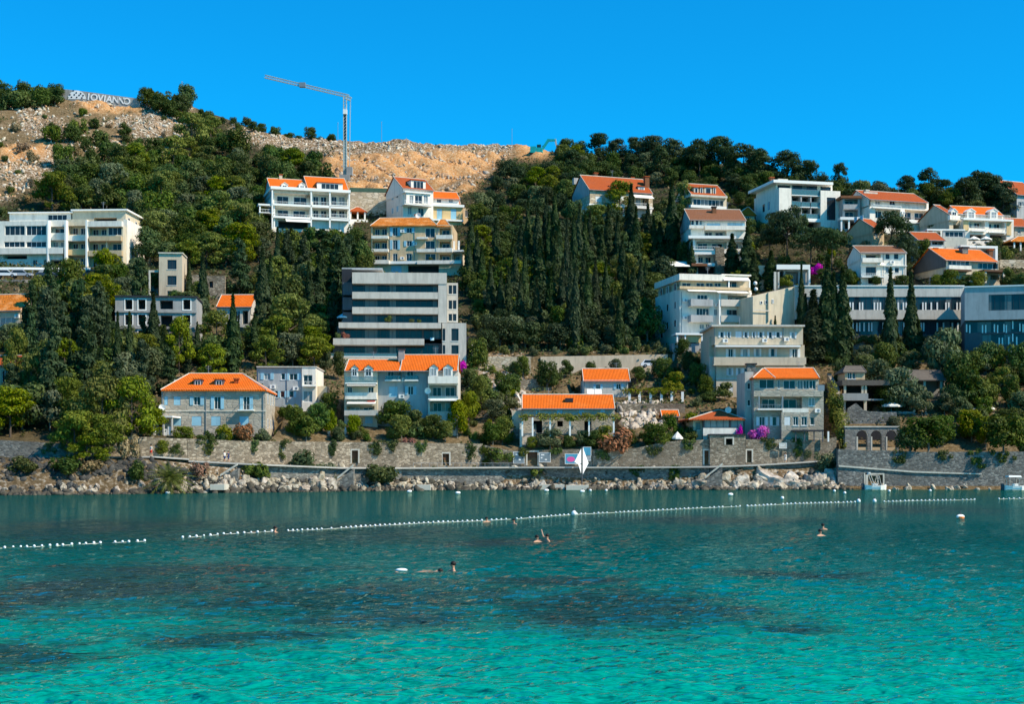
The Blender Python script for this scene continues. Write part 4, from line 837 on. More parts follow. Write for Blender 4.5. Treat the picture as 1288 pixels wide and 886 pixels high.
def H_c11():
    b = B('apartment_block', 'white modern four storey block with teal glass balconies and a tall dark window', 'apartment block', 980, 1057, 294, 13, 14, 'white', short='white modern block', yt=225)
    b.fr = M['darkframe']
    b.wall(976, 1047, 231.5, 246, 2, 14, [(978,994,233,244,'g'),(996,1028,233,246,'gt'),(1032,1045,235,244,'g')]); b.flatroof(973, 1048, 227.5, 231, 15, -.2, 'whitetrim', .2); b.box('roof_plant', 'palegrey', 979, 991, 225, 228, 5, 8)
    b.wall(980, 995.5, 236.5, 294, 0, 15, [(992,995,262,290,'w')], base=True, left=[(3,4.6,1,5.5,'w'),(8.5,9.6,6.5,8.3,'w'),(8.5,9.6,2,3.8,'w'),(5.5,6.5,6.5,8.3,'s')])
    b.wall(995.7, 1032, 246.2, 294, 2, 14, [(996.5,1006,247,256,'Lt'),(1007.5,1019,247,256,'Lt'),(1020.5,1031,247,256,'Lt'),(996.5,1006,261,271,'D'),(1008,1019,262.5,271,'Lt'),(1020.5,1031,262.5,271,'Lt'),(1010,1031,280,292,'k')], base=True, mat='grey')
    for p0, p1, t, u in ((996,1031.5,238.5,246.5),(996,1007.5,253,261),(1008,1019,254,261),(1020,1031.5,254.5,261.5),(1008,1031.5,269,276)): b.balc(p0, p1, t, u, 1.6, 'glass', din=2)
    b.box('pier', 'grey', 1007, 1008.5, 247, 277, .6, 1.99); b.box('pier', 'grey', 1019.3, 1020.6, 247, 277, .6, 1.99); b.slab(1007, 1032, 276, 279, 0, 2)
    b.wall(1032.2, 1057, 240, 300, 0, 14, [(1040,1051,248.5,277,'v')], base=True); b.chimney(970.5, 223, 230, 9, .9, 'roofbrown')
    s = B('house', 'narrow grey house with open verandas squeezed right of the white modern block', 'house', 1060, 1082, 290, 3, 9, 'grey', short='narrow grey house', yt=246)
    s.wall(1060, 1082, 249, 290, 0, 9, [(1062.5,1079,250.5,258,'l'),(1062.5,1079,264,273,'l'),(1062.5,1079,279,288,'k')], base=True); s.flatroof(1058, 1084, 246, 249, 9, -1, 'roofbrown'); s.balc(1061, 1080, 257, 263, 1, 'solid', 'grey'); s.slab(1057, 1086, 273, 276.5, 2.2); s.posts([1058.5, 1068, 1078], 276.5, 291, -2, .35)
H_c11()
def H_r1():
    b = B('house', 'broad white house with a long red roof and two framed loggias on the right hill', 'house', 1094, 1172, 294, 18, 11, 'white', short='broad white house', yt=240)
    b.sh = M['whitesh']
    b.wall(1095, 1168, 252, 262, .8, 11, [(1101,1107,253,258,'v'),(1119,1126,253,258,'v')], mat='white')
    b.wall(1094, 1172, 261.8, 287, 0, 11, [(1101,1132.5,263,275,'l'),(1138,1169.5,264.5,277,'l')], base=True, mat='white', left=[(3,4,3.5,4.6,'s')]); b.balc(1098, 1134, 258, 262.4, .8, 'rail'); b.slab(1134, 1173, 277.5, 281, .9); b.balc(1137, 1171, 274, 278, .6, 'rail', 'metal')
    b.wall(1138, 1170, 281, 296, .3, 11, [(1142,1158,285,293,'k')], base=True, mat='stonepale')
    b.gable(1087, 1168, 252.5, 242.5, mat='roofred'); b.box('solar_panel', 'palegrey', 1087, 1104, 241.5, 243.5, 3.6, 5.2); b.chimney(1090, 239, 244, 5, .8, 'pale_stone', 'pale_stone')
H_r1()
def H_r2():
    b = B('house', 'white terraced house with orange roof, three rounded white dormers and yellow end piers', 'house', 1214, 1275, 307, 12, 10, 'white', short='white three dormer house', yt=259)
    b.wall(1214, 1275, 276, 307, 0, 10, [(1219,1239,278,287,'l'),(1244,1264,279,288,'l'),(1220,1240,295,302,'k'),(1245,1266,295,302,'k')], base=True); b.fr = M['frame']
    b.balc(1209, 1271, 270, 276, .6, 'rail'); b.balc(1222, 1240, 285, 291, .9, 'rail'); b.balc(1244, 1266, 287, 293, .9, 'rail'); b.slab(1212, 1275, 275, 277.5, .8)
    b.box('pier', 'ochre', 1212, 1218.5, 277.6, 290, -.2, -.003); b.box('pier', 'ochre', 1266.5, 1272, 278, 296, -.2, -.003)
    b.gable(1186, 1263, 270, 260, 10, 2.5, mat='roof', ov=.4); b.wall(1195, 1262, 269.5, 277, 2.6, 10, mat='white')
    for a, e in ((1196.5, 1204), (1216.5, 1227), (1245.5, 1255)): b.dormer(a, e, 262, 275, 1.4, 'white', 'whitetrim', 4)
    w = B('house', 'beige gabled side wing with red roof left of the three dormer house', 'house', 1194, 1213, 300, 24, 10, 'beige', short='beige side wing', yt=259, Y=b.Y+1, foot=False)
    w.wall(1194, 1213, 268, 300, 0, 10, [(1199,1208,283,291,'k')], base=True); w.gable(1189, 1203, 270, 259.5, 10, mat='roofred'); w.box('balcony', 'white', 1195, 1208, 271, 277, -.8, -.003)
    g = B('greenhouse', 'flat glazed winter garden with white frame on the terrace below the dormer house', 'greenhouse', 1186, 1213, 299, 5, 4, 'grey', short='glazed winter garden', yt=288, Y=b.Y-6, foot=False)
    g.wall(1186, 1213, 290, 299, 0, 4, [(1189,1211.5,291.5,298,'g')]); g.slab(1185, 1214, 288.3, 290, .2, 4.2, 'whitetrim'); g.box('base', 'pale_stone', 1184, 1216, 299, 304, -.6, 5, down=3)
    v = B('veranda', 'small white flat roofed veranda left of the glazed winter garden', 'veranda', 1165, 1184, 297, 5, 4, 'white', short='small white veranda', yt=287, Y=b.Y-8, foot=False)
    v.wall(1172, 1185, 290, 298, 0, 4, [(1179,1183,292,297,'d')], base=True); v.slab(1166, 1185, 288, 290, 1, 4); v.posts([1167, 1174], 290, 298, -.9, .2)
    r = B('house', 'stone house corner with orange roof at the right edge of the hill', 'house', 1276, 1300, 302, 14, 8, 'beige', short='stone corner house', yt=274)
    r.wall(1276, 1300, 284, 302, 0, 8, [(1280,1284,290,294,'w')], base=True, mat='ashlar'); r.gable(1268, 1300, 285, 275, mat='roofred')
    q = B('garden_pavilion', 'open pavilion with low orange tile roof below the stone corner house', 'pavilion', 1274, 1300, 318, 8, 5, 'white', short='low orange pavilion', yt=297, foot=False)
    q.posts([1276, 1284, 1292], 303, 319, 0, .3); q.hip(1271, 1302, 303.5, 297.5, 1280, 1294, 5, mat='roofold', ov=.3); q.box('floor', 'concrete', 1272, 1302, 317, 319, -.5, 5, down=3)
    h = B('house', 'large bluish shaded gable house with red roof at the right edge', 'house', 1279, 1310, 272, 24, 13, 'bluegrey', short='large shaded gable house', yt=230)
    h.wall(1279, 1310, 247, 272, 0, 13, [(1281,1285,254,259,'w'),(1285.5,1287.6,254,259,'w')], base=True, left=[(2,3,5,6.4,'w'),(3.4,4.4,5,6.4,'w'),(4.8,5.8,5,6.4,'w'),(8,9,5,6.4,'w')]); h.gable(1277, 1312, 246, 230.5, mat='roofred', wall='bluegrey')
H_r2()
def H_r3():
    b = B('house', 'tan gabled house peeking out left of the large dark pine', 'house', 1098, 1112, 316, 24, 9, 'tan', short='tan gabled house', yt=275)
    b.wall(1098, 1112, 286, 316, 0, 9, [(1100,1104,292,298,'w')], base=True, left=[(5.5,6.6,7.2,8.4,'s'),(3.4,4.5,7.2,8.4,'s')]); b.sh = M['canvas']; b.gable(1093, 1113, 286, 276.5, mat='roofred')
    w = B('house', 'white house with brown tile roof, dark square windows and a planted balcony', 'house', 1083, 1140, 359, 2, 10, 'white', short='white brown roofed house', yt=308)
    w.fr = M['darkframe']
    w.wall(1083, 1140, 317, 335, 0, 10, [(1089,1108,319,328.5,'l'),(1114,1119,319.5,326,'w'),(1124.5,1130,319.5,326,'w')]); w.wall(1083, 1140, 334.8, 359, .1, 10, [(1089,1102,336,346,'D'),(1114,1118,336,343,'w'),(1125.5,1130.5,337,343,'w'),(1092,1108,349,357,'k')], base=True)
    w.balc(1085, 1110, 324.5, 330, 1.2, 'solid', 'white'); w.balc(1084, 1113, 344, 349, 1.4, 'rail', din=.1); w.slab(1082, 1141, 333.8, 334.7, .25); w.box('ledge', 'ochre', 1123, 1137, 350, 352, -.6, .1)
    w.gable(1076, 1141, 318, 309.5, mat='roofbrown'); w.awning(1104, 1113, 330, 333.5, 1.0, 'canvas')
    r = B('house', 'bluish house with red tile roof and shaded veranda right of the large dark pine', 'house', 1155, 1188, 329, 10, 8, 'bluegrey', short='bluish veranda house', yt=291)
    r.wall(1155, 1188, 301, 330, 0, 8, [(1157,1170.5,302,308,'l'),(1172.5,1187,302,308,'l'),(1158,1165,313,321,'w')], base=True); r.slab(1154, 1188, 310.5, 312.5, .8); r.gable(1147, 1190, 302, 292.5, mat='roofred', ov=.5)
    o = B('house', 'house with wide bright orange roof, grey gable and blue sunroom glazing', 'house', 1190, 1256, 362, 15, 12, 'beige', short='wide orange roofed house', yt=313)
    o.wall(1190, 1222, 327, 345, 0, 12, [(1192.5,1220,328,334,'gt')], left=[(3,4.4,4.4,6.2,'s'),(6.5,7.9,4.4,6.2,'s'),(5,6,1.5,2.8,'w')]); o.wall(1222.2, 1256, 327, 345, .3, 12, [(1230,1257-1.5,331,338.5,'gt')]); o.balc(1194, 1222, 334, 339, 1.2, 'solid', 'white')
    o.sh = M['bluegrey']; o.wall(1192, 1258, 345, 362, .6, 12, [(1246,1256,345.5,352,'l')], base=True); o.slab(1194, 1222, 338.8, 341, 1.6, .5, 'wood'); o.slab(1238, 1269, 339.5, 342, 1.8, .5, 'wood'); o.posts([1240, 1263], 342, 356, -1.6, .4, 'pale_stone')
    o.gable(1179, 1256, 328, 314, mat='roof', wall='darkgrey'); o.chimney(1212, 311, 321, 4, 1.3, 'stonegrey', 'charcoal'); o.chimney(1245, 314, 321, 5, .9, 'roofbrown'); o.chimney(1176, 312, 318, 6, .8, 'roofbrown')
    m = B('house', 'cream garage house with white portal frame behind the wide orange roof', 'house', 1190, 1255, 330, 10, 5, 'cream', short='cream portal house', yt=308, Y=o.Y+13)
    m.wall(1190, 1208, 311, 330, 0, 5, [(1200,1207,311.5,314.5,'w')], base=True); m.box('portal', 'whitetrim', 1208.3, 1255, 309, 312, -.6, 5); m.box('portal', 'whitetrim', 1252, 1255, 312.1, 330, -.6, 5, down=2); m.wall(1208.2, 1251.8, 312.1, 330, .6, 5, [(1236,1250,315,326,'k')], base=True, mat='grey')
    w2 = B('garden_wall', 'long stone garden wall right of the wide orange roof', 'wall', 1258, 1300, 338, 4, .8, 'stonepale', short='stone garden wall on the right hill', foot=False); w2.wall(1258, 1300, 327, 338, 0, .8, base=True)
    c = B('house', 'low white flat roofed house with dark openings between two cypresses', 'house', 977, 1019, 364, 2, 8, 'palegrey', short='low white flat roofed house', yt=332)
    c.box('roof', 'whitetrim', 977, 1019, 333, 339, -.8, 8); c.box('pier', 'whitetrim', 1017, 1019.3, 339.1, 366, -.8, .5, down=2)
    c.wall(980, 1017, 339.1, 366, .8, 8, [(981,985.5,341,349,'k'),(988,1004,342,360,'l'),(981,986,352,360,'k')], base=True, mat='grey'); c.box('wall', 'palegrey', 973.5, 976.6, 342, 364, -1.2, .4, down=3); c.box('wall', 'palegrey', 978.2, 980.4, 342, 364, -1.2, .4, down=3); c.box('wall', 'beige', 954, 962, 334, 368, 1.5, 2.5, down=3)
H_r3()
def H_hotel():
    b = B('hotel', 'long modern grey hotel with white bands, dark ribbon windows and white fins', 'hotel', 1000, 1213, 428, 0, 16, 'palegrey', short='long grey hotel', yt=358, front=9)
    b.fr = M['darkframe']
    b.wall(1000, 1213, 360, 402, 0, 16, [(1003.5,1211.5,373.5,390,'gt')], mat='palegrey')
    b.box('wall', 'palegrey', 1000, 1006, 373, 391, -.4, .5); b.box('mullion_frame', 'whitetrim', 1004, 1005.2, 376, 388, -.42, -.405)
    b.box('coping', 'whitetrim', 999.5, 1213.2, 359, 360.4, -.15, .4)
    b.wall(1002, 1213, 402, 428, 1.2, 16, [(1004,1212,404,421,'gt')], base=True, mat='darkgrey')
    rnd = random.Random(3)
    for x in [1068.5,1072,1080.5,1084,1099,1103,1106.5,1119.5,1129,1135.5,1139,1160,1163.5,1170.5,1178,1189,1192.5,1203,1207]: b.box('fin', 'whitetrim', x, x+1.8, 380.5, 390, .05, .12)
    for x in [1072,1077,1080.5,1086,1092,1095.5,1110,1116,1125,1136,1139.5,1158,1161,1178,1186,1197,1204]: b.box('fin', 'whitetrim', x, x+1.8, 406, 417, 1.05, 1.19)
    # west end block
    e = B('hotel_annex', 'sunlit cream end block of the hotel with a sloping top and two small windows', 'annex', 947, 999.5, 420, 20, 10, 'cream', short='sunlit hotel annex', yt=360, Y=b.Y-2)
    x0, xa, x1 = e.lx(947), e.lx(975), e.lx(999.5); z0, za, z1 = e.lz(947, 373), e.lz(975, 366.5), e.lz(999.5, 360.5); zb = -3
    mb = MB(); f = [(x0, 0, zb), (x1, 0, zb), (x1, 0, z1), (xa, 0, za), (x0, 0, z0)]; mb.poly(f); mb.poly([(p[0], 9, p[2]) for p in f][::-1])
    for i in range(5): p, q = f[i], f[(i+1) % 5]; mb.quad(p, (p[0], 9, p[2]), (q[0], 9, q[2]), q)
    mb.build('wall', M['cream'], e.root)
    for a, c, t, u in ((956, 959, 379, 382.5), (962, 965, 378, 382.5), (970.5, 973, 376.5, 381.5)): e.glaze(e.lx(a), e.lx(c), e.lz(a, u), e.lz(a, t), -.003, 1, e.root)
    e.box('pier', 'cream', 966.5, 968, 368, 404, -.35, -.003); e.box('ledge', 'pale_stone', 947, 968, 390, 391.5, -.4, -.352)
    # angled east wing
    w = B('hotel_wing', 'angled bluish hotel wing with a huge window and dark glass storeys beneath', 'hotel wing', 1213.5, 1330, 452, -14, 14, 'bluegrey', short='angled hotel wing', yt=352, Y=b.Y-18, front=8)
    w.fr = M['darkframe']
    w.wall(1213.5, 1330, 360, 402, 0, 14, [(1243.5,1322,370,390,'gt')], mat='bluegrey'); w.box('coping', 'whitetrim', 1213, 1330, 358.6, 360.3, -.15, .5)
    w.wall(1213.5, 1330, 402, 452, 1, 14, [(1215,1322,404,418,'gt'),(1235,1322,420,434,'gt'),(1258,1322,436,449,'gt')], base=True, mat='darkgrey')
    for x, y in [(1215,408),(1219,409),(1235,409),(1239,409),(1250,408),(1254,409),(1262,408),(1265,409),(1273,404),(1282,407),(1286,408),(1256,425),(1260,425),(1268,424),(1273,420),(1278,424),(1271,437),(1276,438),(1284,442)]: w.box('fin', 'whitetrim', x, x+1.7, y, y+10, .85, .99)
    l = empty('globe_lamp', G(950, 372)); tag(l, 'lamp post with two white globes at the hotel annex corner', 'street lamp')
    s = l.location.y/F; MB().tube((0, 0, -1), (0, 0, 14*s), .05).build('pole', M['darkgrey'], l); MB().ball((0, 0, 14*s+.25), .42).build('globe', M['whitetrim'], l, True); MB().ball((0.1, -.2, 8*s), .42).build('globe', M['whitetrim'], l, True)
H_hotel()
def H_pavilions():
    b = B('terrace_restaurant', 'stacked dark stone terrace pavilion with thatched grey roofs and open balconies', 'restaurant', 1060, 1090, 520, 0, 9, 'concrete', short='stacked terrace pavilion', yt=460)
    b.wall(1063, 1088, 467, 478, 2, 8, [(1066,1071.5,468.5,477,'w'),(1072.5,1076,468.5,477,'w')], mat='tan'); b.hip(1060.5, 1090, 468, 460.5, 1064, 1084, 8, 2, mat='thatch', ov=.3, trim='thatch')
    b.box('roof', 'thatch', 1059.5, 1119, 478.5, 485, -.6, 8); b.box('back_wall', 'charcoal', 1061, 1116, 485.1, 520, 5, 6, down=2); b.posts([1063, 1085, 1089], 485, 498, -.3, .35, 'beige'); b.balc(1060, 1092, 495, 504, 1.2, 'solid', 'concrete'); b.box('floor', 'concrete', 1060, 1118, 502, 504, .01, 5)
    b.posts([1062, 1088.5], 504, 522, -.4, .45, 'beige'); b.box('floor', 'concrete', 1058, 1150, 518, 521, -.5, 5, down=4)
    t = B('tiled_shelter', 'long low shelter with grey tile roof above the wooded terrace', 'shelter', 1139, 1190, 500, 0, 6, 'concrete', short='long grey tiled shelter', yt=465)
    t.gable(1138, 1190, 478, 466, 6, mat='thatch', ov=.4, trim='thatch', hang=False); t.posts([1142, 1163, 1184], 478, 500, 0, .4, 'beige'); t.box('wall', 'concrete', 1139, 1189, 479, 500, 4, 4.6, down=2); t.box('bench', 'ochre', 1187, 1199, 494, 500, -.6, .4)
    g = B('ruined_gable', 'grey ruined gable wall in front of the stacked terrace pavilion', 'wall', 1064, 1092, 550, 0, 1, 'stonegrey', short='ruined gable wall', yt=507, foot=False, Y=b.Y-4)
    x = [g.lx(p) for p in (1062, 1067, 1077, 1086, 1094, 1128)]; z = [g.lz(p, y) for p, y in ((1062, 527), (1067, 514), (1077, 507.5), (1086, 516), (1094, 518), (1128, 519))]
    f = [(x[0], 0, -1)]+[(x[5], 0, -1)]+[(x[i], 0, z[i]) for i in range(5, -1, -1)]; mb = MB(); mb.poly(f); mb.poly([(p[0], .9, p[2]) for p in f][::-1])
    for i in range(len(f)): p, q = f[i], f[(i+1) % len(f)]; mb.quad(p, (p[0], .9, p[2]), (q[0], .9, q[2]), q)
    mb.build('wall', M['stonegrey'], g.root)
H_pavilions()
# ================================================================ small fittings on the facades
def fit(short): return next(b for b in BLDS if b.short == short)
def ac(short, pts, d=-.003):
    b = fit(short)
    for p, y in pts:
        x, z = b.lx(p, d), b.lz(p, y, d); o = MB().box(x-.42, x+.42, d-.34, d, z-.3, z+.3).build('air_conditioner', M['whitetrim'], b.root); MB().tube((x+.1, d-.35, z), (x+.1, d-.342, z), .22, n=12).build('fan_grille', M['metal'], o)
ac('beige flat roofed block', [(961.5,428.5),(989,427),(912,429)]); ac('white balcony block', [(901.5,384),(861,400),(861,378)]); ac('tan apartment block', [(506,291),(522,307),(506,325)]); ac('long orange roofed row house', [(505,499),(508.5,478)], .397)
ac('grey cubic house', [(343,487),(372,489)]); ac('white brown roofed house', [(1121.5,330)]); ac('three storey stone villa', [(1028,517)], .197); ac('broad white house', [(1135.5,268)]); ac('house at the left edge', [(22,398)])
def pipes(short, xs, yt, yb, d=-.003):
    b = fit(short)
    for p in xs: x = b.lx(p, d); MB().tube((x, d-.07, b.lz(p, yb, d)), (x, d-.07, b.lz(p, yt, d)), .055, n=6).build('downpipe', M['metal'], b.root)
pipes('beige flat roofed block', (899, 985), 412, 433); pipes('tan apartment block', (490.5, 521.5, 550.5), 285, 331); pipes('hip roofed stone villa', (204.5, 259, 331), 492, 546); pipes('grey cubic house', (325, 361), 465, 507); pipes('white brown roofed house', (1111, 1138), 319, 356); pipes('white balcony block', (857,), 367, 438); pipes('small white house with panels', (735, 788), 480, 498); pipes('white house with the stepped roof', (341.9,), 242, 288)
def seats(short, pts, d):
    b = fit(short)
    for p, y in pts:
        x, z = b.lx(p, d), b.lz(p, y, d); r = empty('balcony_table', b.root.matrix_basis @ Vector((x, d, z)), 0, f'small white table with chair {"beside the rail" if p % 2 else "under the slab"} of the {short}, near {"left" if p < (b.rect[0]+b.rect[2])/2 else "right"} end', 'table', 'balcony tables'); MB().box(-.4, .4, -.3, .3, .68, .74).build('tabletop', M['whitetrim'], r)
        for a in (-.33, .33):
            for c in (-.23, .23): MB().box(a-.025, a+.025, c-.025, c+.025, 0, .68).build('leg', M['whitetrim'], r)
def aerial(short, p, yt, yb, d):
    b = fit(short); x, z0, z1 = b.lx(p, d), b.lz(p, yb, d), b.lz(p, yt, d); mb = MB(); mb.tube((x, d, z0-.8), (x, d, z1), .035, n=5)
    for k, w in enumerate((.5, .4, .32)): mb.tube((x-w, d, z1-.1-.22*k), (x+w, d, z1-.1-.22*k), .02, n=4)
    mb.build('aerial', M['metal'], b.root)
for a in (('hip roofed stone villa', 262, 460, 472, 6.5), ('long orange roofed row house', 470, 442, 453, 5), ('long orange roofed row house', 548, 437, 447, 6), ('tan apartment block', 500, 266, 275, 6), ('three storey stone villa', 1005, 455, 464, 6), ('beige flat roofed block', 930, 399, 409, 5), ('white balcony block', 890, 336, 346, 6), ('white stepped house', 915, 254, 264, 6), ('long low orange roofed house', 690, 488, 498, 4.5), ('small white house with panels', 775, 456, 466, 4.5), ('pale stone hill house', 770, 214, 225, 5.5), ('broad white house', 1130, 233, 244, 5.5), ('wide orange roofed house', 1228, 305, 316, 6), ('long white apartment block', 130, 254, 264, 8)): aerial(*a)
# ================================================================ sea walls, promenade, shore
def strip_wall(name, label, pts, thick, mat, cat='wall', cap=None, ops=(), found=2.5, cut=0):
    """pts = [(px, ytop, ybot, Y)]: a wall running through these stations; ops = (p0,p1,yt,yb,what)"""
    S = [(P(a, t, Y), P(a, b, Y)) for a, t, b, Y in pts]; o = S[0][1]
    root = empty(name, o, 0, label, cat); fr, ba = MB(), None
    if cut:
        e = S[-1][1]-o; FOOT.append((o.x, o.y, o.z, e.x/math.hypot(e.x, e.y), e.y/math.hypot(e.x, e.y), math.hypot(e.x, e.y), thick*.5, cut))
    def at(px):
        for i in range(len(pts)-1):
            if pts[i][0] <= px <= pts[i+1][0]:
                u = (px-pts[i][0])/(pts[i+1][0]-pts[i][0]); return S[i][0].lerp(S[i+1][0], u), S[i][1].lerp(S[i+1][1], u)
        return S[-1]
    cuts = sorted({p[0] for p in pts} | {q for op in ops for q in op[:2]})
    for a, b in zip(cuts, cuts[1:]):
        (ta, ba_), (tb, bb) = at(a), at(b); ta, ba_, tb, bb = ta-o, ba_-o, tb-o, bb-o
        hole = next((op for op in ops if op[0] <= a and op[1] >= b), None)
        D = Vector((0, thick, 0)); dn = Vector((0, 0, -found))
        def seg(l0, l1, u0, u1): fr.hexa([l0, l1, l1+D, l0+D], [u0, u1, u1+D, u0+D])
        if not hole: seg(ba_+dn, bb+dn, ta, tb)
        else:
            Ya, Yb = at(a)[0].y, at(b)[0].y
            zt0, zt1 = H0+(HY-hole[2])*Ya/F-o.z, H0+(HY-hole[2])*Yb/F-o.z; zb0, zb1 = H0+(HY-hole[3])*Ya/F-o.z, H0+(HY-hole[3])*Yb/F-o.z
            q = lambda v, z: Vector((v.x, v.y, z))
            if zt0 < ta.z-.05: seg(q(ta, zt0), q(tb, zt1), ta, tb)
            if zb0 > ba_.z-found+.05: seg(ba_+dn, bb+dn, q(ba_, zb0), q(bb, zb1))
            w = MB(); e = Vector((0, thick*.6, 0)); w.quad(q(ta, zb0)+e, q(tb, zb1)+e, q(tb, zt1)+e, q(ta, zt0)+e); w.build('door' if hole[4] == 'door' else 'opening', M['wood' if hole[4] == 'door' else 'charcoal'], root)  # a non-door hole is closed by a charcoal sheet painting the dark inside
            f = MB(); x0, x1, y = ta.x, tb.x, min(ta.y, tb.y)-.04; k = .22
            f.box(x0-k, x0-.001, y, y+.15, zb0, zt0+k); f.box(x1+.001, x1+k, y, y+.15, zb0, zt0+k); f.box(x0, x1, y, y+.15, zt0+.001, zt0+k); f.build('door_frame', M['pale_stone'], root)
    fr.build('wall', M[mat], root)
    if cap:
        c = MB(); D = Vector((0, thick+.15, 0))
        for i in range(len(pts)-1):
            a, b = S[i][0]-o+Vector((0, -.15, .004)), S[i+1][0]-o+Vector((0, -.15, .004)); h = Vector((0, 0, .22)); c.hexa([a, b, b+D, a+D], [a+h, b+h, b+D+h, a+D+h])
        c.build('coping', M[cap], root)
    return root
def shore():
    strip_wall('sea_wall', 'long grey lower sea wall under the promenade between the boulders', [(506,589.6,612,217),(640,589.6,614,222.5),(800,589.6,614,222.5),(892,589,612,223)], .9, 'stonegrey', 'sea wall')
    strip_wall('sea_wall', 'short lower sea wall with a stair behind the boulders under the grey cubic house', [(238,580,606,203),(330,584,606,205.5),(430,589,610,212),(505.5,590,612,216.8)], .9, 'stonegrey', 'sea wall')
    strip_wall('sea_wall', 'lower sea wall behind the tumbled boulders under the three storey villa', [(892.5,588,612,223.2),(950,587,612,224),(1000,584,606,225),(1056,580,602,226.5)], .9, 'stonegrey', 'sea wall')
    strip_wall('garden_wall', 'weathered stone garden wall behind the walkers below the grey cubic house', [(236,552,582,206),(300,555,584,209),(396,556,588,217)], .8, 'stone', 'wall')
    strip_wall('garden_wall', 'rough stone garden wall with two framed doors in the middle of the promenade', [(396.5,556,589,217.3),(440,556.5,590,220),(500,557,589,221.6),(607,558.5,588,227)], .8, 'stone', 'wall', ops=[(442.5,450.5,567,583,'door'),(556,564.5,571,586,'door')])
    strip_wall('garden_wall', 'low stone wall with a dark gate and blue boards beside the white sail', [(607.5,560,588,227.1),(640,567,588,227.2),(662,567,588,227.2),(745,565,588,227.2)], .8, 'stone', 'wall', ops=[(663.5,676,569,586,'door')])
    strip_wall('garden_wall', 'sunlit stone garden wall under the rust coloured oleander', [(745.5,566,588,227.2),(800,564,587.5,227.2),(838,556,587,227.3),(892,553,586.5,227.4)], .8, 'stone', 'wall', ops=[(886,891.4,567,585,'door')], cap=None)
    strip_wall('boathouse', 'square stone lodge with a small arched window on the garden wall', [(893,548,586,226.9),(938,548,585,226.9)], 3.5, 'stone', 'lodge', ops=[(913,921.5,552,560,'opening')], cap='charcoal')
    strip_wall('garden_wall', 'stone garden wall with a notice board under the magenta bougainvillea', [(938.5,553,585.5,227.2),(990,553,583,227.6),(1030,554,580,228),(1052,550,578,228.5)], .8, 'stone', 'wall', ops=[(939.5,945.5,567,582,'door')])
    strip_wall('sea_wall', 'tall weathered grey sea wall with a sloping ledge at the right edge', [(1054,565,615,222.4),(1090,567,615,222.4),(1111,567,615,222.4),(1160,569,615.5,222.4),(1330,568,616,222.4)], 1.2, 'stonegrey', 'sea wall', ops=[(1088.5,1110.5,597.5,616,'opening')])
    strip_wall('ledge', 'pale sloping stone ledge running along the tall grey sea wall', [(1055,585.5,587.5,222.2),(1150,593,595,222.2),(1235,596,597.5,222.2)], .25, 'pale_stone', 'ledge', found=0)
    strip_wall('cliff_wall', 'old terrace wall with blue tinted blocks in the pine shade at the far left', [(-60,551,574,198),(40,556,574,199),(104,560,576,200)], .8, 'stonegrey', 'wall')
    strip_wall('garden_wall', 'brown stone garden wall beside the dark gate left of the palm', [(104.5,550,577,200.5),(150,550,576,202),(192,550,576,203.5)], .8, 'stone', 'wall', ops=[(150.5,157,551,573,'opening')])
    strip_wall('garden_wall', 'short stone garden wall hidden behind the palm fronds', [(192.5,551,577,203.7),(235.5,552,581,206)], .8, 'stone', 'wall')
    strip_wall('terrace_wall', 'tall plain concrete retaining wall behind the small white house', [(597,449,472,268.5),(668,449,472,269)], .6, 'stonepale', 'wall', cut=9); strip_wall('terrace_wall', 'streaked concrete retaining wall above the plain orange roof', [(680,449,478,269.5),(840,446,476,272)], .6, 'beige', 'wall', cut=9)
    strip_wall('terrace_wall', 'low grey stone terrace wall between the garden stair and the vines', [(618,540,562,232.5),(657,540,562,232.5)], .6, 'stonegrey', 'wall', cut=3); strip_wall('terrace_wall', 'dry stone terrace wall above the long low orange roof', [(652,478,492,256),(690,477,492,256.5)], .6, 'stone', 'wall', cut=3)
    strip_wall('terrace_wall', 'rough stone terrace wall below the white columned pergola', [(776,508,522,243.4),(862,508,524,243.4)], .6, 'stone', 'wall', cut=3)
    strip_wall('terrace_wall', 'shaded retaining wall under the long grey hotel', [(1063,424,452,270),(1200,424,458,270)], .6, 'stonegrey', 'wall', cut=8)
    strip_wall('road_wall', 'grey stone road wall under the white guard rail at the far left', [(-60,350,372,279),(30,352,374,281),(118,352,376,290)], .7, 'stonelight', 'wall', cut=6)
    # promenade slab: a real ledge of paving between the two walls
    st = [(238,581.5,203,208),(330,586,205,212),(430,590,211.6,219.5),(505.5,590.2,216.6,221.5),(640,589.4,222,227),(800,589.4,222,227),(892,588.6,222.6,226.8),(950,586.6,223.6,227.2),(1000,583.6,224.6,227.5),(1056,579.6,226.2,228.4)]
    mb = MB()
    for (a, y, Y0, Y1), (b, v, Z0, Z1) in zip(st, st[1:]):
        p, q = P(a, y, Y0), P(b, v, Z0); p2, q2 = Vector(((a-CX)*Y1/F, Y1, p.z)), Vector(((b-CX)*Z1/F, Z1, q.z)); p = p-Vector((0, .35, 0)); q = q-Vector((0, .35, 0)); h = Vector((0, 0, .2))
        mb.hexa([p, q, q2, p2], [p+h, q+h, q2+h, p2+h])
    o = mb.build('promenade', M['pave']); tag(o, kind='structure')
    mb = MB()
    for (a, y, Y0, Y1), (b, v, Z0, Z1) in zip([(100,577,199,203),(195,576,201,205)], [(195,576,201,205),(238,579,203,207)]):
        p, q = P(a, y, Y0), P(b, v, Z0); p2, q2 = Vector(((a-CX)*Y1/F, Y1, p.z)), Vector(((b-CX)*Z1/F, Z1, q.z)); h = Vector((0, 0, .2)); mb.hexa([p, q, q2, p2], [p+h, q+h, q2+h, p2+h])
    tag(mb.build('footpath', M['pave']), kind='structure')
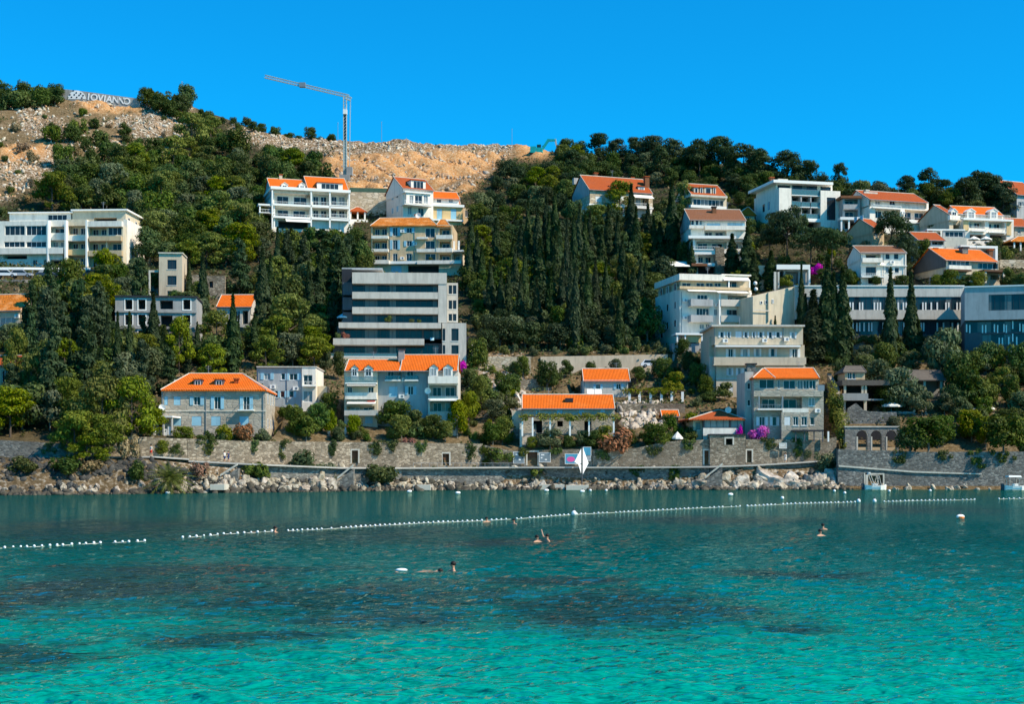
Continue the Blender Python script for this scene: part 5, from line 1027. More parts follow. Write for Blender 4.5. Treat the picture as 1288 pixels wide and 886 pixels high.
    # railing along the promenade
    r = empty('promenade_railing', P(520, 589, 216.4), 0, 'low thin metal railing along the promenade edge in the middle', 'railing'); mb = MB(); o = r.location
    pts = [P(p, 587.6, 217.8+(min(p, 640)-520)*.036)-o+Vector((0, 0, .55)) for p in range(520, 661, 10)]
    mb.path(pts, .025)
    for p in pts: mb.tube(p, p-Vector((0, 0, .85)), .025)
    mb.build('rails', M['metal'], r)
    # stone stairs down to the rocks
    for (a, t, b, u, Y, lab) in ((300,589,278,603,204,'stone stair with pale side wall dropping to the rocks left of the shrubs'),(908,588,886,605,222.6,'stone stair slanting down the sea wall to the rocks near the framed door'),(445,590,425,606,212,'short stone stair down to the boulders left of the round shore bush')):
        s = empty('stair', P(b, u, Y-1.2), 0, lab, 'stairs'); p, q = P(a, t, Y-1.2)-s.location, Vector((0, 0, 0)); n = 12; mb = MB()
        for i in range(n):
            c = q.lerp(p, (i+.5)/n); w = abs(p.x)/n*.5; mb.box(c.x-w, c.x+w, -.5, 1.3, -1.5, c.z)
        mb.build('steps', M['stonegrey'], s); mb = MB(); h = Vector((0, 0, .28)); e = Vector((0, -.52, .35)); f = Vector((0, -.75, .35)); mb.hexa([q+f, p+f, p+e, q+e], [q+f+h, p+f+h, p+e+h, q+e+h]); mb.build('side_wall', M['pale_stone'], s)
    g = empty('garden_stair', P(666, 566, 229), 0, 'garden stair climbing between low walls above the dark gate', 'stairs'); mb = MB()
    for i in range(14): mb.box(-1.1, 1.1, .35*i, .35*i+.4, -1, .3*i+.2)
    mb.build('steps', M['pave'], g); MB().box(-1.5, -1.12, 0, 5, -1, 4.2).build('side_wall', M['pale_stone'], g)
    g = empty('garden_stair', P(648, 512, 246), R(20), 'rough garden stair with pale wall left of the long low orange roof', 'stairs'); mb = MB()
    for i in range(18): mb.box(-.8, .8, .4*i, .4*i+.45, -1, .27*i+.2)
    mb.build('steps', M['stone'], g); MB().hexa([(.9,0,-1),(1.2,0,-1),(1.2,7.6,-1),(.9,7.6,-1)], [(.9,0,1),(1.2,0,1),(1.2,7.6,5.9),(.9,7.6,5.9)]).build('side_wall', M['pale_stone'], g)
    # low quay slabs
    for a, b, y, Y, lab in ((520,542,612.5,215,'flat white bathing slab among the low rocks left of the mooring buoys'),(712,740,613,219,'pale bathing platform on the rocks at the foot of the white sail'),(678,710,612,220,'thin curved concrete quay lip on the rocks left of the white sail'),(266,284,612,198.5,'pale concrete bathing slab on the rocks right of the palm')):
        s = empty('bathing_platform', P((a+b)/2, y, Y), 0, lab, 'platform'); w = (b-a)*Y/F/2; MB().box(-w, w, -1, 2.5, -.5, .25).build('slab', M['pale_stone'], s)
    # arched ruin
    a = empty('arched_ruin', P(1063, 571, 229.5), 0, 'ruined grey stone wall with three tall arched openings above the sea wall', 'ruin'); s = 229.5/F; mb = MB(); W = 68*s; Ht = 33*s
    ax = [(1077, 1091), (1095, 1109), (1114, 1128)]; zb, zs = 4*s, 23.5*s; x = 0; D = .9
    def seg(x0, x1, z0, z1): mb.box(x0, x1, 0, D, z0, z1)
    ed = []
    for i, (p, q) in enumerate(ax):
        x0, x1 = (p-1063)*s, (q-1063)*s; ed.append((x0, x1))
    prev = 0
    for x0, x1 in ed+[(W, W)]:
        seg(prev, x0, -3, Ht); prev = x1
    for x0, x1 in ed:
        seg(x0, x1, -3, zb); r = (x1-x0)/2; xc = (x0+x1)/2; n = 8; zz = zs-r*.3
        pr = None
        for i in range(n+1):
            t = math.pi*i/n; c = (xc-math.cos(t)*r, zz+math.sin(t)*r*1.15)
            if pr: mb.hexa([(pr[0],0,pr[1]),(c[0],0,c[1]),(c[0],D,c[1]),(pr[0],D,pr[1])], [(pr[0],0,Ht),(c[0],0,Ht),(c[0],D,Ht),(pr[0],D,Ht)])
            pr = c
    mb.build('wall', M['stonelight'], a); MB().box(-.1, W+.1, -.12, D+.1, Ht+.003, Ht+.2).build('coping', M['pale_stone'], a)
    for x0, x1 in ed: MB().box(x0+.02, x0+.26, -.05, .3, zb+.01, zs-.25).build('jamb', M['pale_stone'], a); MB().box(x0+.33, x1-.02, .1, .5, zb+.005, zb+.5).build('parapet', M['tan'], a)
    MB().quad((-.2, 3.2, -3), (W+.2, 3.2, -3), (W+.2, 3.2, Ht-.3), (-.2, 3.2, Ht-.3)).build('back_wall', M['charcoal'], a)  # charcoal sheet painting the dark interior seen through the arches
    # creeper covered slanting wall right of the villa
    c = empty('slanting_wall', P(1058, 562, 230), 0, 'tall slanting buttress wall with ochre creeper right of the stone villa', 'wall'); L = lambda p, y, Y: P(p, y, Y)-c.location
    mb = MB(); st = [(1040,470,552,252),(1050,488,560,243),(1056,512,562,236),(1061,552,566,229.6)]
    for (p, t, b, Y), (q, u, v, Z) in zip(st, st[1:]):
        h = Vector((.7, 0, 0)); mb.hexa([L(p,b,Y)-Vector((0,0,3)), L(p,b,Y)-Vector((0,0,3))+h, L(q,v,Z)-Vector((0,0,3))+h, L(q,v,Z)-Vector((0,0,3))], [L(p,t,Y), L(p,t,Y)+h, L(q,u,Z)+h, L(q,u,Z)])
    mb.build('wall', M['stone'], c)
shore()
# ================================================================ plants
def leaves(rng, clumps, n, size, up=0., flat=.55, shell=.55, tilt=.75):
    """leaf-sized faces spread through ellipsoid clumps"""
    C = np.array([c[:3] for c in clumps], float); Rr = np.array([c[3:6] for c in clumps], float)
    w = np.array([(c[6] if len(c) > 6 else c[3]*c[5]) for c in clumps]); idx = rng.choice(len(clumps), n, p=w/w.sum())
    d = rng.normal(size=(n, 3)); d /= np.linalg.norm(d, axis=1)[:, None]
    r = shell+(1-shell)*rng.random(n)**.6; p = C[idx]+d*Rr[idx]*r[:, None]
    nor = d/Rr[idx]; nor /= np.linalg.norm(nor, axis=1)[:, None]; nor = nor+rng.normal(size=(n, 3))*tilt*.55; nor[:, 2] += .25; nor /= np.linalg.norm(nor, axis=1)[:, None]
    a = rng.normal(size=(n, 3)); a[:, 2] += up*2.5; t = a-nor*(a*nor).sum(1)[:, None]; t /= np.linalg.norm(t, axis=1)[:, None]; b = np.cross(nor, t)
    s = size*(.6+.8*rng.random(n))[:, None]; L = t*s; S = b*s*flat
    V = np.stack([p-L, p+S, p+L, p-S], 1).reshape(-1, 3); Q = np.arange(n*4).reshape(-1, 4)
    return V, Q
def trunkmesh(name, mat, h, r, limbs=(), lean=(0, 0)):
    mb = MB(); pts = [(lean[0]*t*h, lean[1]*t*h, -.6+(h+.6)*t) for t in (0, .35, .7, 1)]
    for i in range(3): mb.tube(pts[i], pts[i+1], r*(1-.24*i), r*(1-.24*(i+1)), 7)
    for (z, x, y, zz) in limbs: mb.tube((lean[0]*z, lean[1]*z, z), (x, y, zz), r*.45, r*.2, 5)
    return mb.data(name, mat)
PROTO = {}
def proto(kind, crown, trunk, W, Ht): PROTO.setdefault(kind, []).append((crown, trunk, W, Ht))
def make_protos():
    rng = np.random.default_rng(11)
    for v in range(6):     # broadleaf: many uneven clumps
        cl = []; k = 15+v*2; H, Rm = 7., 3.7
        for i in range(k):
            a = rng.random()*6.28; rr = Rm*.72*math.sqrt(rng.random()); z = 1.9+rng.random()*4.0; f = 1-.5*max(0, (z-4)/3)
            s = .85+.75*rng.random(); cl.append((math.cos(a)*rr*f, math.sin(a)*rr*f, z, s*1.25, s*1.25, s*.9))
        V, Q = leaves(rng, cl, 2900, .27); limbs = [(1.2+.3*j, c[0]*.7, c[1]*.7, c[2]) for j, c in enumerate(cl[:4])]
        for kind, lm in (('broad', 'leaf_broad'), ('olive', 'leaf_olive'), ('bright', 'leaf_bright')):
            if kind == 'broad' and v > 2: proto('darkbroad', np_mesh('crown', V, Q, [M['leaf_darkpine']]), trunkmesh('trunk', M['barkgrey'], 3., .22, limbs), 8.2, 6.9)
            if kind == 'broad' or v < 2: proto(kind, np_mesh('crown', V, Q, [M[lm]]), trunkmesh('trunk', M['barkgrey'], 3., .22, limbs), 8.2, 6.9)
    for v in range(5):     # cypress: slim spindle of upright sprays
        H = 12.; n = 3000; t = rng.random(n)**.85; prof = np.sin(np.clip(t*1.02+.06, 0, 1)**.62*math.pi)**.75*(1-.30*t)
        lump = 1+.13*np.sin(t*23+v)+.1*np.sin(t*47+2*v); a = rng.random(n)*6.283; rad = (1.15*prof*lump*(1+.12*np.sin(3*a+t*9+v)))*(.72+.3*rng.random(n))
        p = np.stack([np.cos(a)*rad, np.sin(a)*rad, .35+t*(H-.35)], 1); nor = np.stack([np.cos(a), np.sin(a), .35+0*a], 1)+rng.normal(size=(n, 3))*.38; nor /= np.linalg.norm(nor, axis=1)[:, None]
        up = np.array([0, 0, 1.])+rng.normal(size=(n, 3))*.35; tt = up-nor*(up*nor).sum(1)[:, None]; tt /= np.linalg.norm(tt, axis=1)[:, None]; bb = np.cross(nor, tt); s = (.22+.25*rng.random(n))[:, None]
        V = np.stack([p-tt*s, p+bb*s*.5, p+tt*s, p-bb*s*.5], 1).reshape(-1, 3); proto('cypress', np_mesh('crown', V, np.arange(4*n).reshape(-1, 4), [M['leaf_cypress']]), trunkmesh('trunk', M['bark'], 4., .16), 2.5, 12.1)
    for v in range(4):     # Aleppo pine: open tiers of flattened needle clumps
        cl = []; H = 9.
        for i in range(30+v*2):
            z = 1.9+rng.random()*6.7; rr = (3.3*(1-max(0,(z-3)/7)**1.5)+.3)*math.sqrt(.15+.85*rng.random()); a = rng.random()*6.28; s = .7+.6*rng.random(); cl.append((math.cos(a)*rr, math.sin(a)*rr, z, s*1.35, s*1.35, s*.7))
        V, Q = leaves(rng, cl, 4200, .27, up=.4, flat=.42); limbs = [(max(2., c[2]-1.4), c[0]*.8, c[1]*.8, c[2]-.2) for c in cl[:9]]
        for kind, lm in (('pine', 'leaf_pine'), ('darkpine', 'leaf_darkpine')): proto(kind, np_mesh('crown', V, Q, [M[lm]]), trunkmesh('trunk', M['bark'], 7., .24, limbs, (rng.normal()*.05, 0)), 7.6, 9.1)
    for v in range(3):     # spreading stone pine
        cl = []
        for i in range(40):
            a = rng.random()*6.28; rr = 4.6*math.sqrt(rng.random()); z = 6.2+rng.random()*2.4-(rr/4.6)**2*1.1-(2.2*rng.random() if rng.random() < .5 else 0); s = .85+.5*rng.random(); cl.append((math.cos(a)*rr, math.sin(a)*rr, z, s*1.35, s*1.35, s*.6))
        V, Q = leaves(rng, cl, 5200, .28, up=.4, flat=.42); limbs = [(4.2, c[0]*.8, c[1]*.8, c[2]-.2) for c in cl[:9]]
        proto('stonepine', np_mesh('crown', V, Q, [M['leaf_darkpine']]), trunkmesh('trunk', M['bark'], 7., .26, limbs, (.03, 0)), 11, 9)
    for v in range(3):     # broad conifer (fir-like cone)
        cl = []
        for i in range(30):
            z = .8+rng.random()**1.2*9; rr = 2.4*(1-z/10.6)*math.sqrt(.3+.7*rng.random()); a = rng.random()*6.28; s = .42+.6*(1-z/11); cl.append((math.cos(a)*rr, math.sin(a)*rr, z, s*1.3, s*1.3, s*.9))
        V, Q = leaves(rng, cl, 4400, .27, flat=.45); proto('conifer', np_mesh('crown', V, Q, [M['leaf_darkpine']]), trunkmesh('trunk', M['bark'], 8., .2), 5.2, 10.4)
    for v in range(5):     # shrub
        cl = []
        for i in range(8):
            a = rng.random()*6.28; rr = 1.1*math.sqrt(rng.random()); s = .5+.4*rng.random(); cl.append((math.cos(a)*rr, math.sin(a)*rr, .5+rng.random()*1.1, s*1.1, s*1.1, s))
        V, Q = leaves(rng, cl, 1000, .17)
        for kind, lm in (('shrub', 'leaf_shrub'), ('darkshrub', 'leaf_broad'), ('magenta', 'leaf_magenta'), ('rust', 'leaf_rust'), ('dry', 'leaf_dry'), ('brightshrub', 'leaf_bright'), ('oliveshrub', 'leaf_olive')):
            if kind in ('shrub', 'darkshrub') or v < 2: proto(kind, np_mesh('bush', V, Q, [M[lm]]), None, 3.6, 2.6)
KNAME = {'darkbroad': ('broadleaf_tree', 'dark shady broadleaf tree', 'tree'), 'broad': ('broadleaf_tree', 'round dark green tree', 'tree'), 'olive': ('olive_tree', 'grey green olive tree', 'tree'), 'bright': ('broadleaf_tree', 'light yellow green tree', 'tree'), 'cypress': ('cypress_tree', 'narrow dark cypress', 'cypress'),
         'pine': ('pine_tree', 'yellow green pine', 'pine tree'), 'darkpine': ('pine_tree', 'dark green pine', 'pine tree'), 'stonepine': ('stone_pine', 'spreading dark pine', 'pine tree'), 'conifer': ('conifer_tree', 'dark cone shaped conifer', 'conifer'),
         'shrub': ('shrub', 'leafy green shrub', 'shrub'), 'darkshrub': ('shrub', 'dark green shrub', 'shrub'), 'magenta': ('bougainvillea', 'magenta bougainvillea', 'flowering shrub'), 'rust': ('oleander', 'rust red flowering shrub', 'flowering shrub'),
         'dry': ('shrub', 'dry brown shrub', 'shrub'), 'brightshrub': ('shrub', 'bright yellow green shrub', 'shrub'), 'oliveshrub': ('shrub', 'grey green shrub', 'shrub')}
PLANTS = []
def plant(kind, pos, w, h, group, label=None):
    c, t, W, Ht = random.choice(PROTO[kind]); name, desc, cat = KNAME[kind]
    k, kz = w/W, h/Ht
    if t:
        r = empty(name, pos, random.random()*6.28, None, cat, group); r.scale = (k, k, kz)
        o = bpy.data.objects.new('crown', c); COL.objects.link(o); o.parent = r
        o = bpy.data.objects.new('trunk', t); COL.objects.link(o); o.parent = r
    else:
        r = bpy.data.objects.new(name, c); COL.objects.link(r); r.location = pos; r.rotation_euler = (0, 0, random.random()*6.28); r.scale = (k, k, kz); tag(r, None, cat, group)
    px = CX+F*pos[0]/pos[1]; py = HY-(pos[2]+h*.5-H0)*F/pos[1]
    if label: r['label'] = label
    else: PLANTS.append((r, desc, px, py, h, kind))
    return r
def infoot(x, y, m=0., front=1.8):
    for (ox, oy, oz, c, s, W, D, mf) in FOOT:
        dx, dy = x-ox, y-oy; lx = dx*c+dy*s; ly = -dx*s+dy*c
        if -.6-m < lx < W+.6+m and -front-m < ly < D+m: return True
    return False
def at_px(kind, px, yt, yb, wpx=None, group='trees on the slope', label=None):
    Y = depth_at(px, yb)
    Y0 = Y
    while infoot((px-CX)*Y/F, Y, front=.5) and Y > 190: Y -= .4
    g = G(px, yb, Y); h = min(H0+(HY-yt)*Y/F-g.z, (yb-yt)*Y0/F*1.35); w = (wpx or (yb-yt)*.9)*Y/F
    return plant(kind, g-Vector((0, 0, .1)), w, max(.6, h), group, label)
EXPL = []
def explicit():
    g = 'cypresses on the hillside'
    for x, t, b, w in [(88,430,505,12),(105,425,495,13),(148,395,492,14),(163,397,488,13),(193,372,452,16),(206,410,470,12),(255,322,402,14),(293,372,470,15),(248,402,448,9),(238,330,372,9),(330,310,425,18),(349,285,372,13),(366,290,335,16),(388,330,412,13),(402,325,402,14),(300,395,462,9),(425,385,440,9),(135,395,470,13),(122,360,440,13),(118,440,500,12),(320,395,455,12),(378,395,460,12),
        (593,262,345,15),(645,295,372,13),(648,305,385,10),(660,312,416,13),(676,258,352,15),(687,245,345,14),(698,238,340,14),(679,300,385,20),(693,335,408,15),(703,270,352,11),(713,275,390,12),(722,268,380,13),(729,252,345,14),(724,335,442,15),(718,320,432,13),(734,310,405,13),(749,315,412,13),(757,290,345,11),(770,358,425,10),(779,362,444,13),(783,290,372,14),(794,234,320,17),(800,262,345,14),(796,340,432,18),(806,320,396,11),(815,255,325,13),(822,270,330,12),(830,278,328,13),(845,225,330,19),(812,330,372,10),(640,335,408,10),(617,330,405,13),(630,345,410,11),(606,300,372,12),(668,380,425,10),(742,270,335,11),(765,262,330,12),
        (600,290,360,12),(624,268,345,13),(655,268,350,12),(664,255,340,12),(690,262,350,12),(699,295,380,12),(708,320,410,13),(736,262,345,12),(739,330,415,13),(762,320,400,12),(777,265,345,12),(788,320,410,13),(790,345,430,13),(800,375,432,12),(655,340,420,12),(675,350,425,13),(733,370,440,12),(640,385,436,11),(590,300,372,12),
        (70,395,470,13),(110,400,480,13),(128,425,490,13),(175,430,490,12),(220,400,455,12),(340,320,395,13),(356,335,400,12),(372,330,392,12),(342,405,462,12),(235,420,470,10),(390,345,420,13),
        (870,300,347,9),(921,286,348,17),(940,290,352,17),(948,320,368,18),(970,320,364,16),(1008,335,410,12),(1023,357,458,29),(1013,372,452,16),(1041,325,455,22),(1049,345,457,18),(1060,330,457,19),(1120,332,456,17),(1146,345,440,17),(1155,400,440,14),(975,387,412,8),(982,380,412,8)]: at_px('cypress', x, t+random.uniform(-6, 9), b, w*random.uniform(1.05, 1.5), g)
    g = 'pines on the slope'
    for x, t, b, w in [(60,425,500,42),(128,470,572,72),(95,515,580,60),(165,470,560,62),(40,440,520,36),(20,410,500,36),(190,505,550,40),(85,470,540,46),(110,545,585,46),(130,520,580,50),(345,322,372,46),(385,328,372,26),(362,365,445,62),(350,395,455,50),(335,420,470,40),(395,420,470,44),(272,388,446,46),(225,395,470,36),(265,430,490,44),(262,262,305,44),(195,262,318,44),(300,255,300,30),(130,310,360,34),(780,225,275,40),(750,255,290,36),(860,225,270,26),(1228,250,285,26),(605,470,520,26)]: at_px('pine', x, t, b, w, g)
    for x, t, b, w in [(62,350,470,44),(100,340,460,44),(78,370,470,40),(125,350,440,34),(52,372,440,30),(40,390,470,32),(405,278,345,46),(425,285,400,44),(440,290,345,34),(410,330,400,40),(395,345,410,36),(15,450,520,36),(212,430,500,30),(70,440,520,34),(235,400,440,26),(420,350,430,30)]: at_px('conifer', x, t, b, w, g)
    for x, t, b, w in [(990,258,334,56),(1020,282,335,54),(1046,285,338,50),(968,285,330,42),(1122,265,322,50),(1136,292,350,40),(1128,300,345,36)]: at_px('stonepine', x, t, b, w, g)
    for x, t, b, w in [(820,168,215,40),(845,172,218,34),(880,174,225,44),(905,168,222,40),(935,178,232,48),(960,186,236,46),(990,188,240,50),(1015,200,244,40),(1056,203,246,24),(1105,226,256,26),(1086,228,252,24),(1138,219,255,30),(1168,210,258,32),(1184,224,258,36),(1232,213,262,42),(1248,216,263,36),(1220,228,264,30),(1262,236,266,30),(1205,240,266,40),(800,172,210,32),(775,174,208,30),(1030,225,255,36),(1070,236,262,36),(1120,236,262,30),(1150,240,262,30)]: at_px('darkpine', x, t, b, w, g)
    g = 'shade trees in the right gardens'
    for k, x, t, b, w in [('olive',1190,405,480,62),('olive',1175,420,478,46),('broad',1215,455,515,52),('broad',1262,515,572,64),('broad',1285,520,572,50),('broad',1168,522,574,74),('broad',1205,440,500,44),('olive',1130,460,515,56),('olive',1105,450,500,50),('olive',1150,480,520,44),('bright',1222,513,556,44),('bright',1258,458,492,32),('broad',1235,470,515,44),('broad',1200,480,518,40),('broad',1085,445,480,40),('broad',1115,480,516,36),('broad',1240,425,470,36),('broad',1060,445,490,30),('broad',1272,470,512,26),
        ('broad',1145,535,574,44),('bright',1240,520,565,34),('broad',1290,545,574,30)]: at_px(k, x, t, b, w, g)
    g = 'trees in the waterfront gardens'
    for k, x, t, b, w in [('broad',688,452,482,32),('broad',658,446,478,24),('broad',607,468,512,46),('bright',590,488,528,40),('olive',620,500,530,40),('broad',640,466,500,34),('bright',632,515,545,34),('olive',692,536,568,40),('broad',498,502,540,52),('broad',520,512,548,44),('broad',545,520,552,40),('bright',575,500,545,36),('bright',505,520,556,40),('broad',835,448,480,26),('bright',848,464,500,34),('broad',802,460,480,24),('broad',912,478,505,26),('broad',892,490,507,24),('bright',872,500,530,30),('broad',842,518,545,24),('broad',824,530,570,40),('bright',760,532,562,34),('olive',735,540,563,26),('broad',714,546,566,22),('bright',668,548,566,18),('broad',790,538,563,22),('broad',400,505,545,40),('broad',370,510,548,36),('olive',425,535,560,20),('bright',446,520,552,24),('broad',385,520,556,44),('broad',620,530,560,36),('bright',560,528,556,34),('broad',1052,495,540,22),('broad',745,540,566,26),('broad',865,440,470,20),('broad',362,286,332,44),('broad',388,282,326,40),('broad',420,286,336,44),('broad',447,283,330,36),('broad',456,300,345,34),('broad',375,300,345,36),('broad',430,305,360,40),('broad',48,343,400,36),('broad',92,346,400,40),('bright',205,552,578,26),('broad',222,556,580,24),('bright',232,535,562,36),('broad',252,545,566,30),
        ('bright',1072,335,352,20),('bright',990,343,362,22),('broad',935,355,372,16)]: at_px(k, x, t, b, w, g)
    for k, x, t, b, w in [('broad',712,450,476,24),('broad',742,452,470,22),('olive',775,450,474,24),('broad',826,450,474,22),('shrub',700,458,479,18),('shrub',722,462,480,14),('oliveshrub',812,458,478,18),('dry',760,458,474,14),('darkshrub',790,462,479,16),('shrub',838,456,478,18),('conifer',180,396,446,24),('conifer',222,392,446,26),('broad',205,405,440,26),('broad',160,408,444,26),('broad',460,318,352,30),('broad',588,330,372,34),('broad',600,420,456,36),('olive',410,438,470,24),('broad',425,440,478,22),('broad',322,480,515,26),('broad',412,492,528,30),('bright',415,515,548,22),('broad',590,462,490,28),('broad',860,425,448,26),('broad',878,455,490,28),('broad',888,470,500,24),('broad',150,330,365,34),('broad',172,345,380,34),('pine',140,318,360,34),('broad',250,352,385,30),('broad',140,412,446,36),('olive',228,408,446,34),('broad',185,415,446,30),('bright',1075,342,358,16),('broad',1100,346,360,20),('broad',1135,345,362,26),('broad',1195,338,366,30),('broad',1215,344,366,28),('bright',1232,340,368,30),('bright',1178,344,366,24),('broad',1268,335,362,30),('broad',1283,340,366,26),('broad',1160,300,330,24),('broad',1176,275,296,22),('olive',1088,300,322,20),('broad',1010,250,270,16),('broad',740,262,285,20),('broad',722,250,282,26),('broad',838,245,272,22),('broad',858,300,335,24),('broad',1255,430,470,34),('broad',1280,430,475,34),('broad',1225,440,472,30)]: at_px(k, x, t, b, w, 'trees at the feet of the houses')
    for k, x, t, b, w, lab in [('rust',777,530,572,56,'big rust red oleander over the sunlit garden wall'),('rust',513,546,566,22,'small rust brown bush on the wall left of the white framed door'),('rust',306,524,556,34,'rust coloured oleander in front of the hip roofed villa'),('brightshrub',283,526,556,24,'pale yellow flowering bush at the villa front'),('oliveshrub',330,534,558,26,'pale flowering bush at the right corner of the villa'),
        ('magenta',956,531,552,32,'wide magenta bougainvillea beside the three storey villa'),('magenta',580,447,470,17,'magenta bougainvillea climbing at the right end of the long orange row house'),('magenta',1028,328,346,20,'magenta bougainvillea above the long grey hotel'),('magenta',930,528,548,12,'small magenta bush left of the wide bougainvillea'),
        ('dry',163,535,578,32,'thin dry shrub in front of the brown garden wall'),('rust',252,574,602,26,'rust brown bush beside the boulders right of the palm'),('shrub',474,574,612,58,'large round green shore bush under the framed door'),('shrub',325,574,604,44,'low green bush on the boulders under the garden wall'),('oliveshrub',385,558,600,62,'grey green shore bush spreading over the sea wall'),('oliveshrub',412,574,605,40,'small grey green bush left of the short boulder stair'),('brightshrub',676,584,602,20,'small yellow green bush on the sea wall left of the white sail'),('darkshrub',628,558,580,40,'dark ivy clump hanging over the wall beside the blue boards'),
        ('oliveshrub',1036,560,592,30,'grey green bush on the rocks left of the tall sea wall'),('oliveshrub',1015,562,580,22,'small grey green bush at the villa wall corner'),('darkshrub',1012,556,580,8,'thin dark ivy strip hanging on the notice board wall'),('shrub',80,570,596,50,'low green bush on the shaded cliff at the far left'),('darkshrub',25,568,594,50,'dark shrub on the shaded cliff top at the left edge'),('darkshrub',170,572,604,34,'dark shrub on the rocks left of the palm'),('dry',112,570,594,34,'dry brown bush on the cliff under the pines'),('darkshrub',222,590,608,30,'dark shrub under the palm fronds')]: at_px(k, x, t, b, w, 'flowering and shore bushes', lab)
CLEAR = [(652,166,698,200,446), (80,112,170,130,430), (560,184,632,232,390)]
def blocked(px, py, w, h, Y, allow=14):
    s = F/Y; hw = w*s*.42; top = py-h*s
    for p0, yt, p1, yb, Yc in CLEAR:
        if Y < Yc and px+hw > p0 and px-hw < p1 and top < yb and py > yt: return True
    for b in BLDS:
        if b.Y+b.dep*.6 < Y: continue
        p0, yt, p1, yb = b.rect
        if px+hw > p0+1 and px-hw < p1-1 and top < yb-allow and py > yt-4: return True
    return False
def forest():
    regs = [
     ('trees covering the left hillside', [(95,225),(160,212),(225,208),(250,162),(285,190),(300,206),(400,216),(415,236),(345,250),(326,290),(330,335),(245,345),(180,330),(170,268),(60,268),(45,245)], [('broad',.60),('darkshrub',.10),('pine',.18),('olive',.12)], (17, 11), (5.5, 9.5), 150),
     ('bushes along the hill skyline', [(232,150),(260,156),(330,170),(420,182),(420,176),(330,164),(250,146)], [('broad',.5),('darkshrub',.5)], (11, 4), (2.8, 4.6), 26),
     ('bushes along the hill skyline', [(-20,140),(72,140),(74,124),(-20,124)], [('broad',.6),('darkshrub',.4)], (13, 7), (5, 8), 16),
     ('bushes along the hill skyline', [(184,142),(235,160),(240,134),(186,128)], [('broad',.6),('darkshrub',.4)], (13, 7), (5, 8), 20),
     ('trees covering the left hillside', [(60,180),(130,160),(200,190),(200,215),(80,215)], [('darkshrub',.6),('broad',.4)], (20, 12), (4, 7), 22),
     ('scattered bushes on the rocky slope', [(-40,140),(240,140),(240,215),(60,260),(-40,300)], [('darkshrub',.5),('shrub',.15),('dry',.35)], (24, 14), (2.0, 4.5), 40),
     ('trees on the shaded left slope', [(-40,500),(30,420),(120,350),(172,345),(250,400),(330,348),(440,345),(428,440),(400,470),(330,460),(203,470),(180,540),(-40,560)], [('broad',.45),('conifer',.25),('pine',.15),('olive',.15)], (20, 14), (5, 8), 90),
     ('trees in the central wood', [(592,275),(640,215),(722,205),(730,240),(735,278),(830,282),(852,270),(868,300),(838,360),(826,440),(605,448),(597,345)], [('darkbroad',.52),('broad',.24),('olive',.12),('darkshrub',.06),('pine',.06)], (16, 11), (4, 7.4), 170),
     ('trees in the central wood', [(640,214),(735,204),(735,262),(650,262)], [('broad',.7),('olive',.2),('pine',.1)], (16, 9), (4.5, 7), 26),
     ('trees beyond the right edge', [(1305,255),(1560,250),(1560,560),(1305,562)], [('broad',1.)], (22, 15), (5, 9), 130),
     ('trees beyond the left edge', [(-300,330),(-20,330),(-20,545),(-300,545)], [('broad',1.)], (24, 15), (5, 9), 70),
     ('trees along the right crest', [(640,212),(700,196),(800,205),(860,210),(930,225),(1000,238),(1050,250),(1120,256),(1290,262),(1290,275),(1260,272),(1180,268),(1060,262),(960,246),(860,240),(822,236),(722,226)], [('broad',.55),('darkpine',.2),('olive',.1),('pine',.15)], (17, 7), (4.5, 8), 95),
     ('shrubs between the right houses', [(840,350),(870,340),(1290,300),(1290,362),(1000,364),(850,350)], [('shrub',.5),('broad',.2),('brightshrub',.3)], (17, 10), (2.2, 4.2), 30),
     ('shrubs between the right houses', [(915,240),(980,236),(985,300),(950,330),(915,300)], [('shrub',.5),('broad',.3),('brightshrub',.2)], (13, 9), (3, 5.5), 26),
     ('shrubs in the right gardens', [(1040,452),(1290,440),(1290,560),(1130,562),(1062,520)], [('broad',.4),('shrub',.3),('olive',.3)], (20, 12), (3, 6), 40),
     ('garden shrubs above the sea wall', [(590,455),(655,452),(650,500),(640,556),(480,554),(480,524),(585,520)], [('shrub',.4),('brightshrub',.3),('darkshrub',.3)], (12, 8), (1.8, 3.6), 34),
     ('garden shrubs above the sea wall', [(345,512),(430,534),(470,545),(470,556),(240,556),(245,548),(345,550)], [('shrub',.4),('brightshrub',.2),('darkshrub',.4)], (13, 6), (1.6, 3.2), 20),
     ('garden shrubs above the sea wall', [(690,548),(880,546),(880,558),(690,566)], [('shrub',.4),('brightshrub',.2),('darkshrub',.4)], (13, 5), (1.4, 2.8), 14),
     ('garden shrubs above the sea wall', [(690,448),(870,442),(884,500),(880,530),(865,515),(860,480),(800,470),(800,485),(690,478)], [('shrub',.5),('dry',.3),('oliveshrub',.2)], (15, 8), (1.5, 3), 22),
     ('shrubs at the foot of the wood', [(600,440),(830,438),(840,446),(600,450)], [('shrub',.5),('oliveshrub',.5)], (15, 5), (2, 3.6), 20),
     ('shrubs at the foot of the hotel', [(1040,448),(1200,440),(1200,455),(1040,462)], [('shrub',.5),('darkshrub',.5)], (13, 5), (2.2, 4), 12),
    ]
    rnd = random.Random(5)
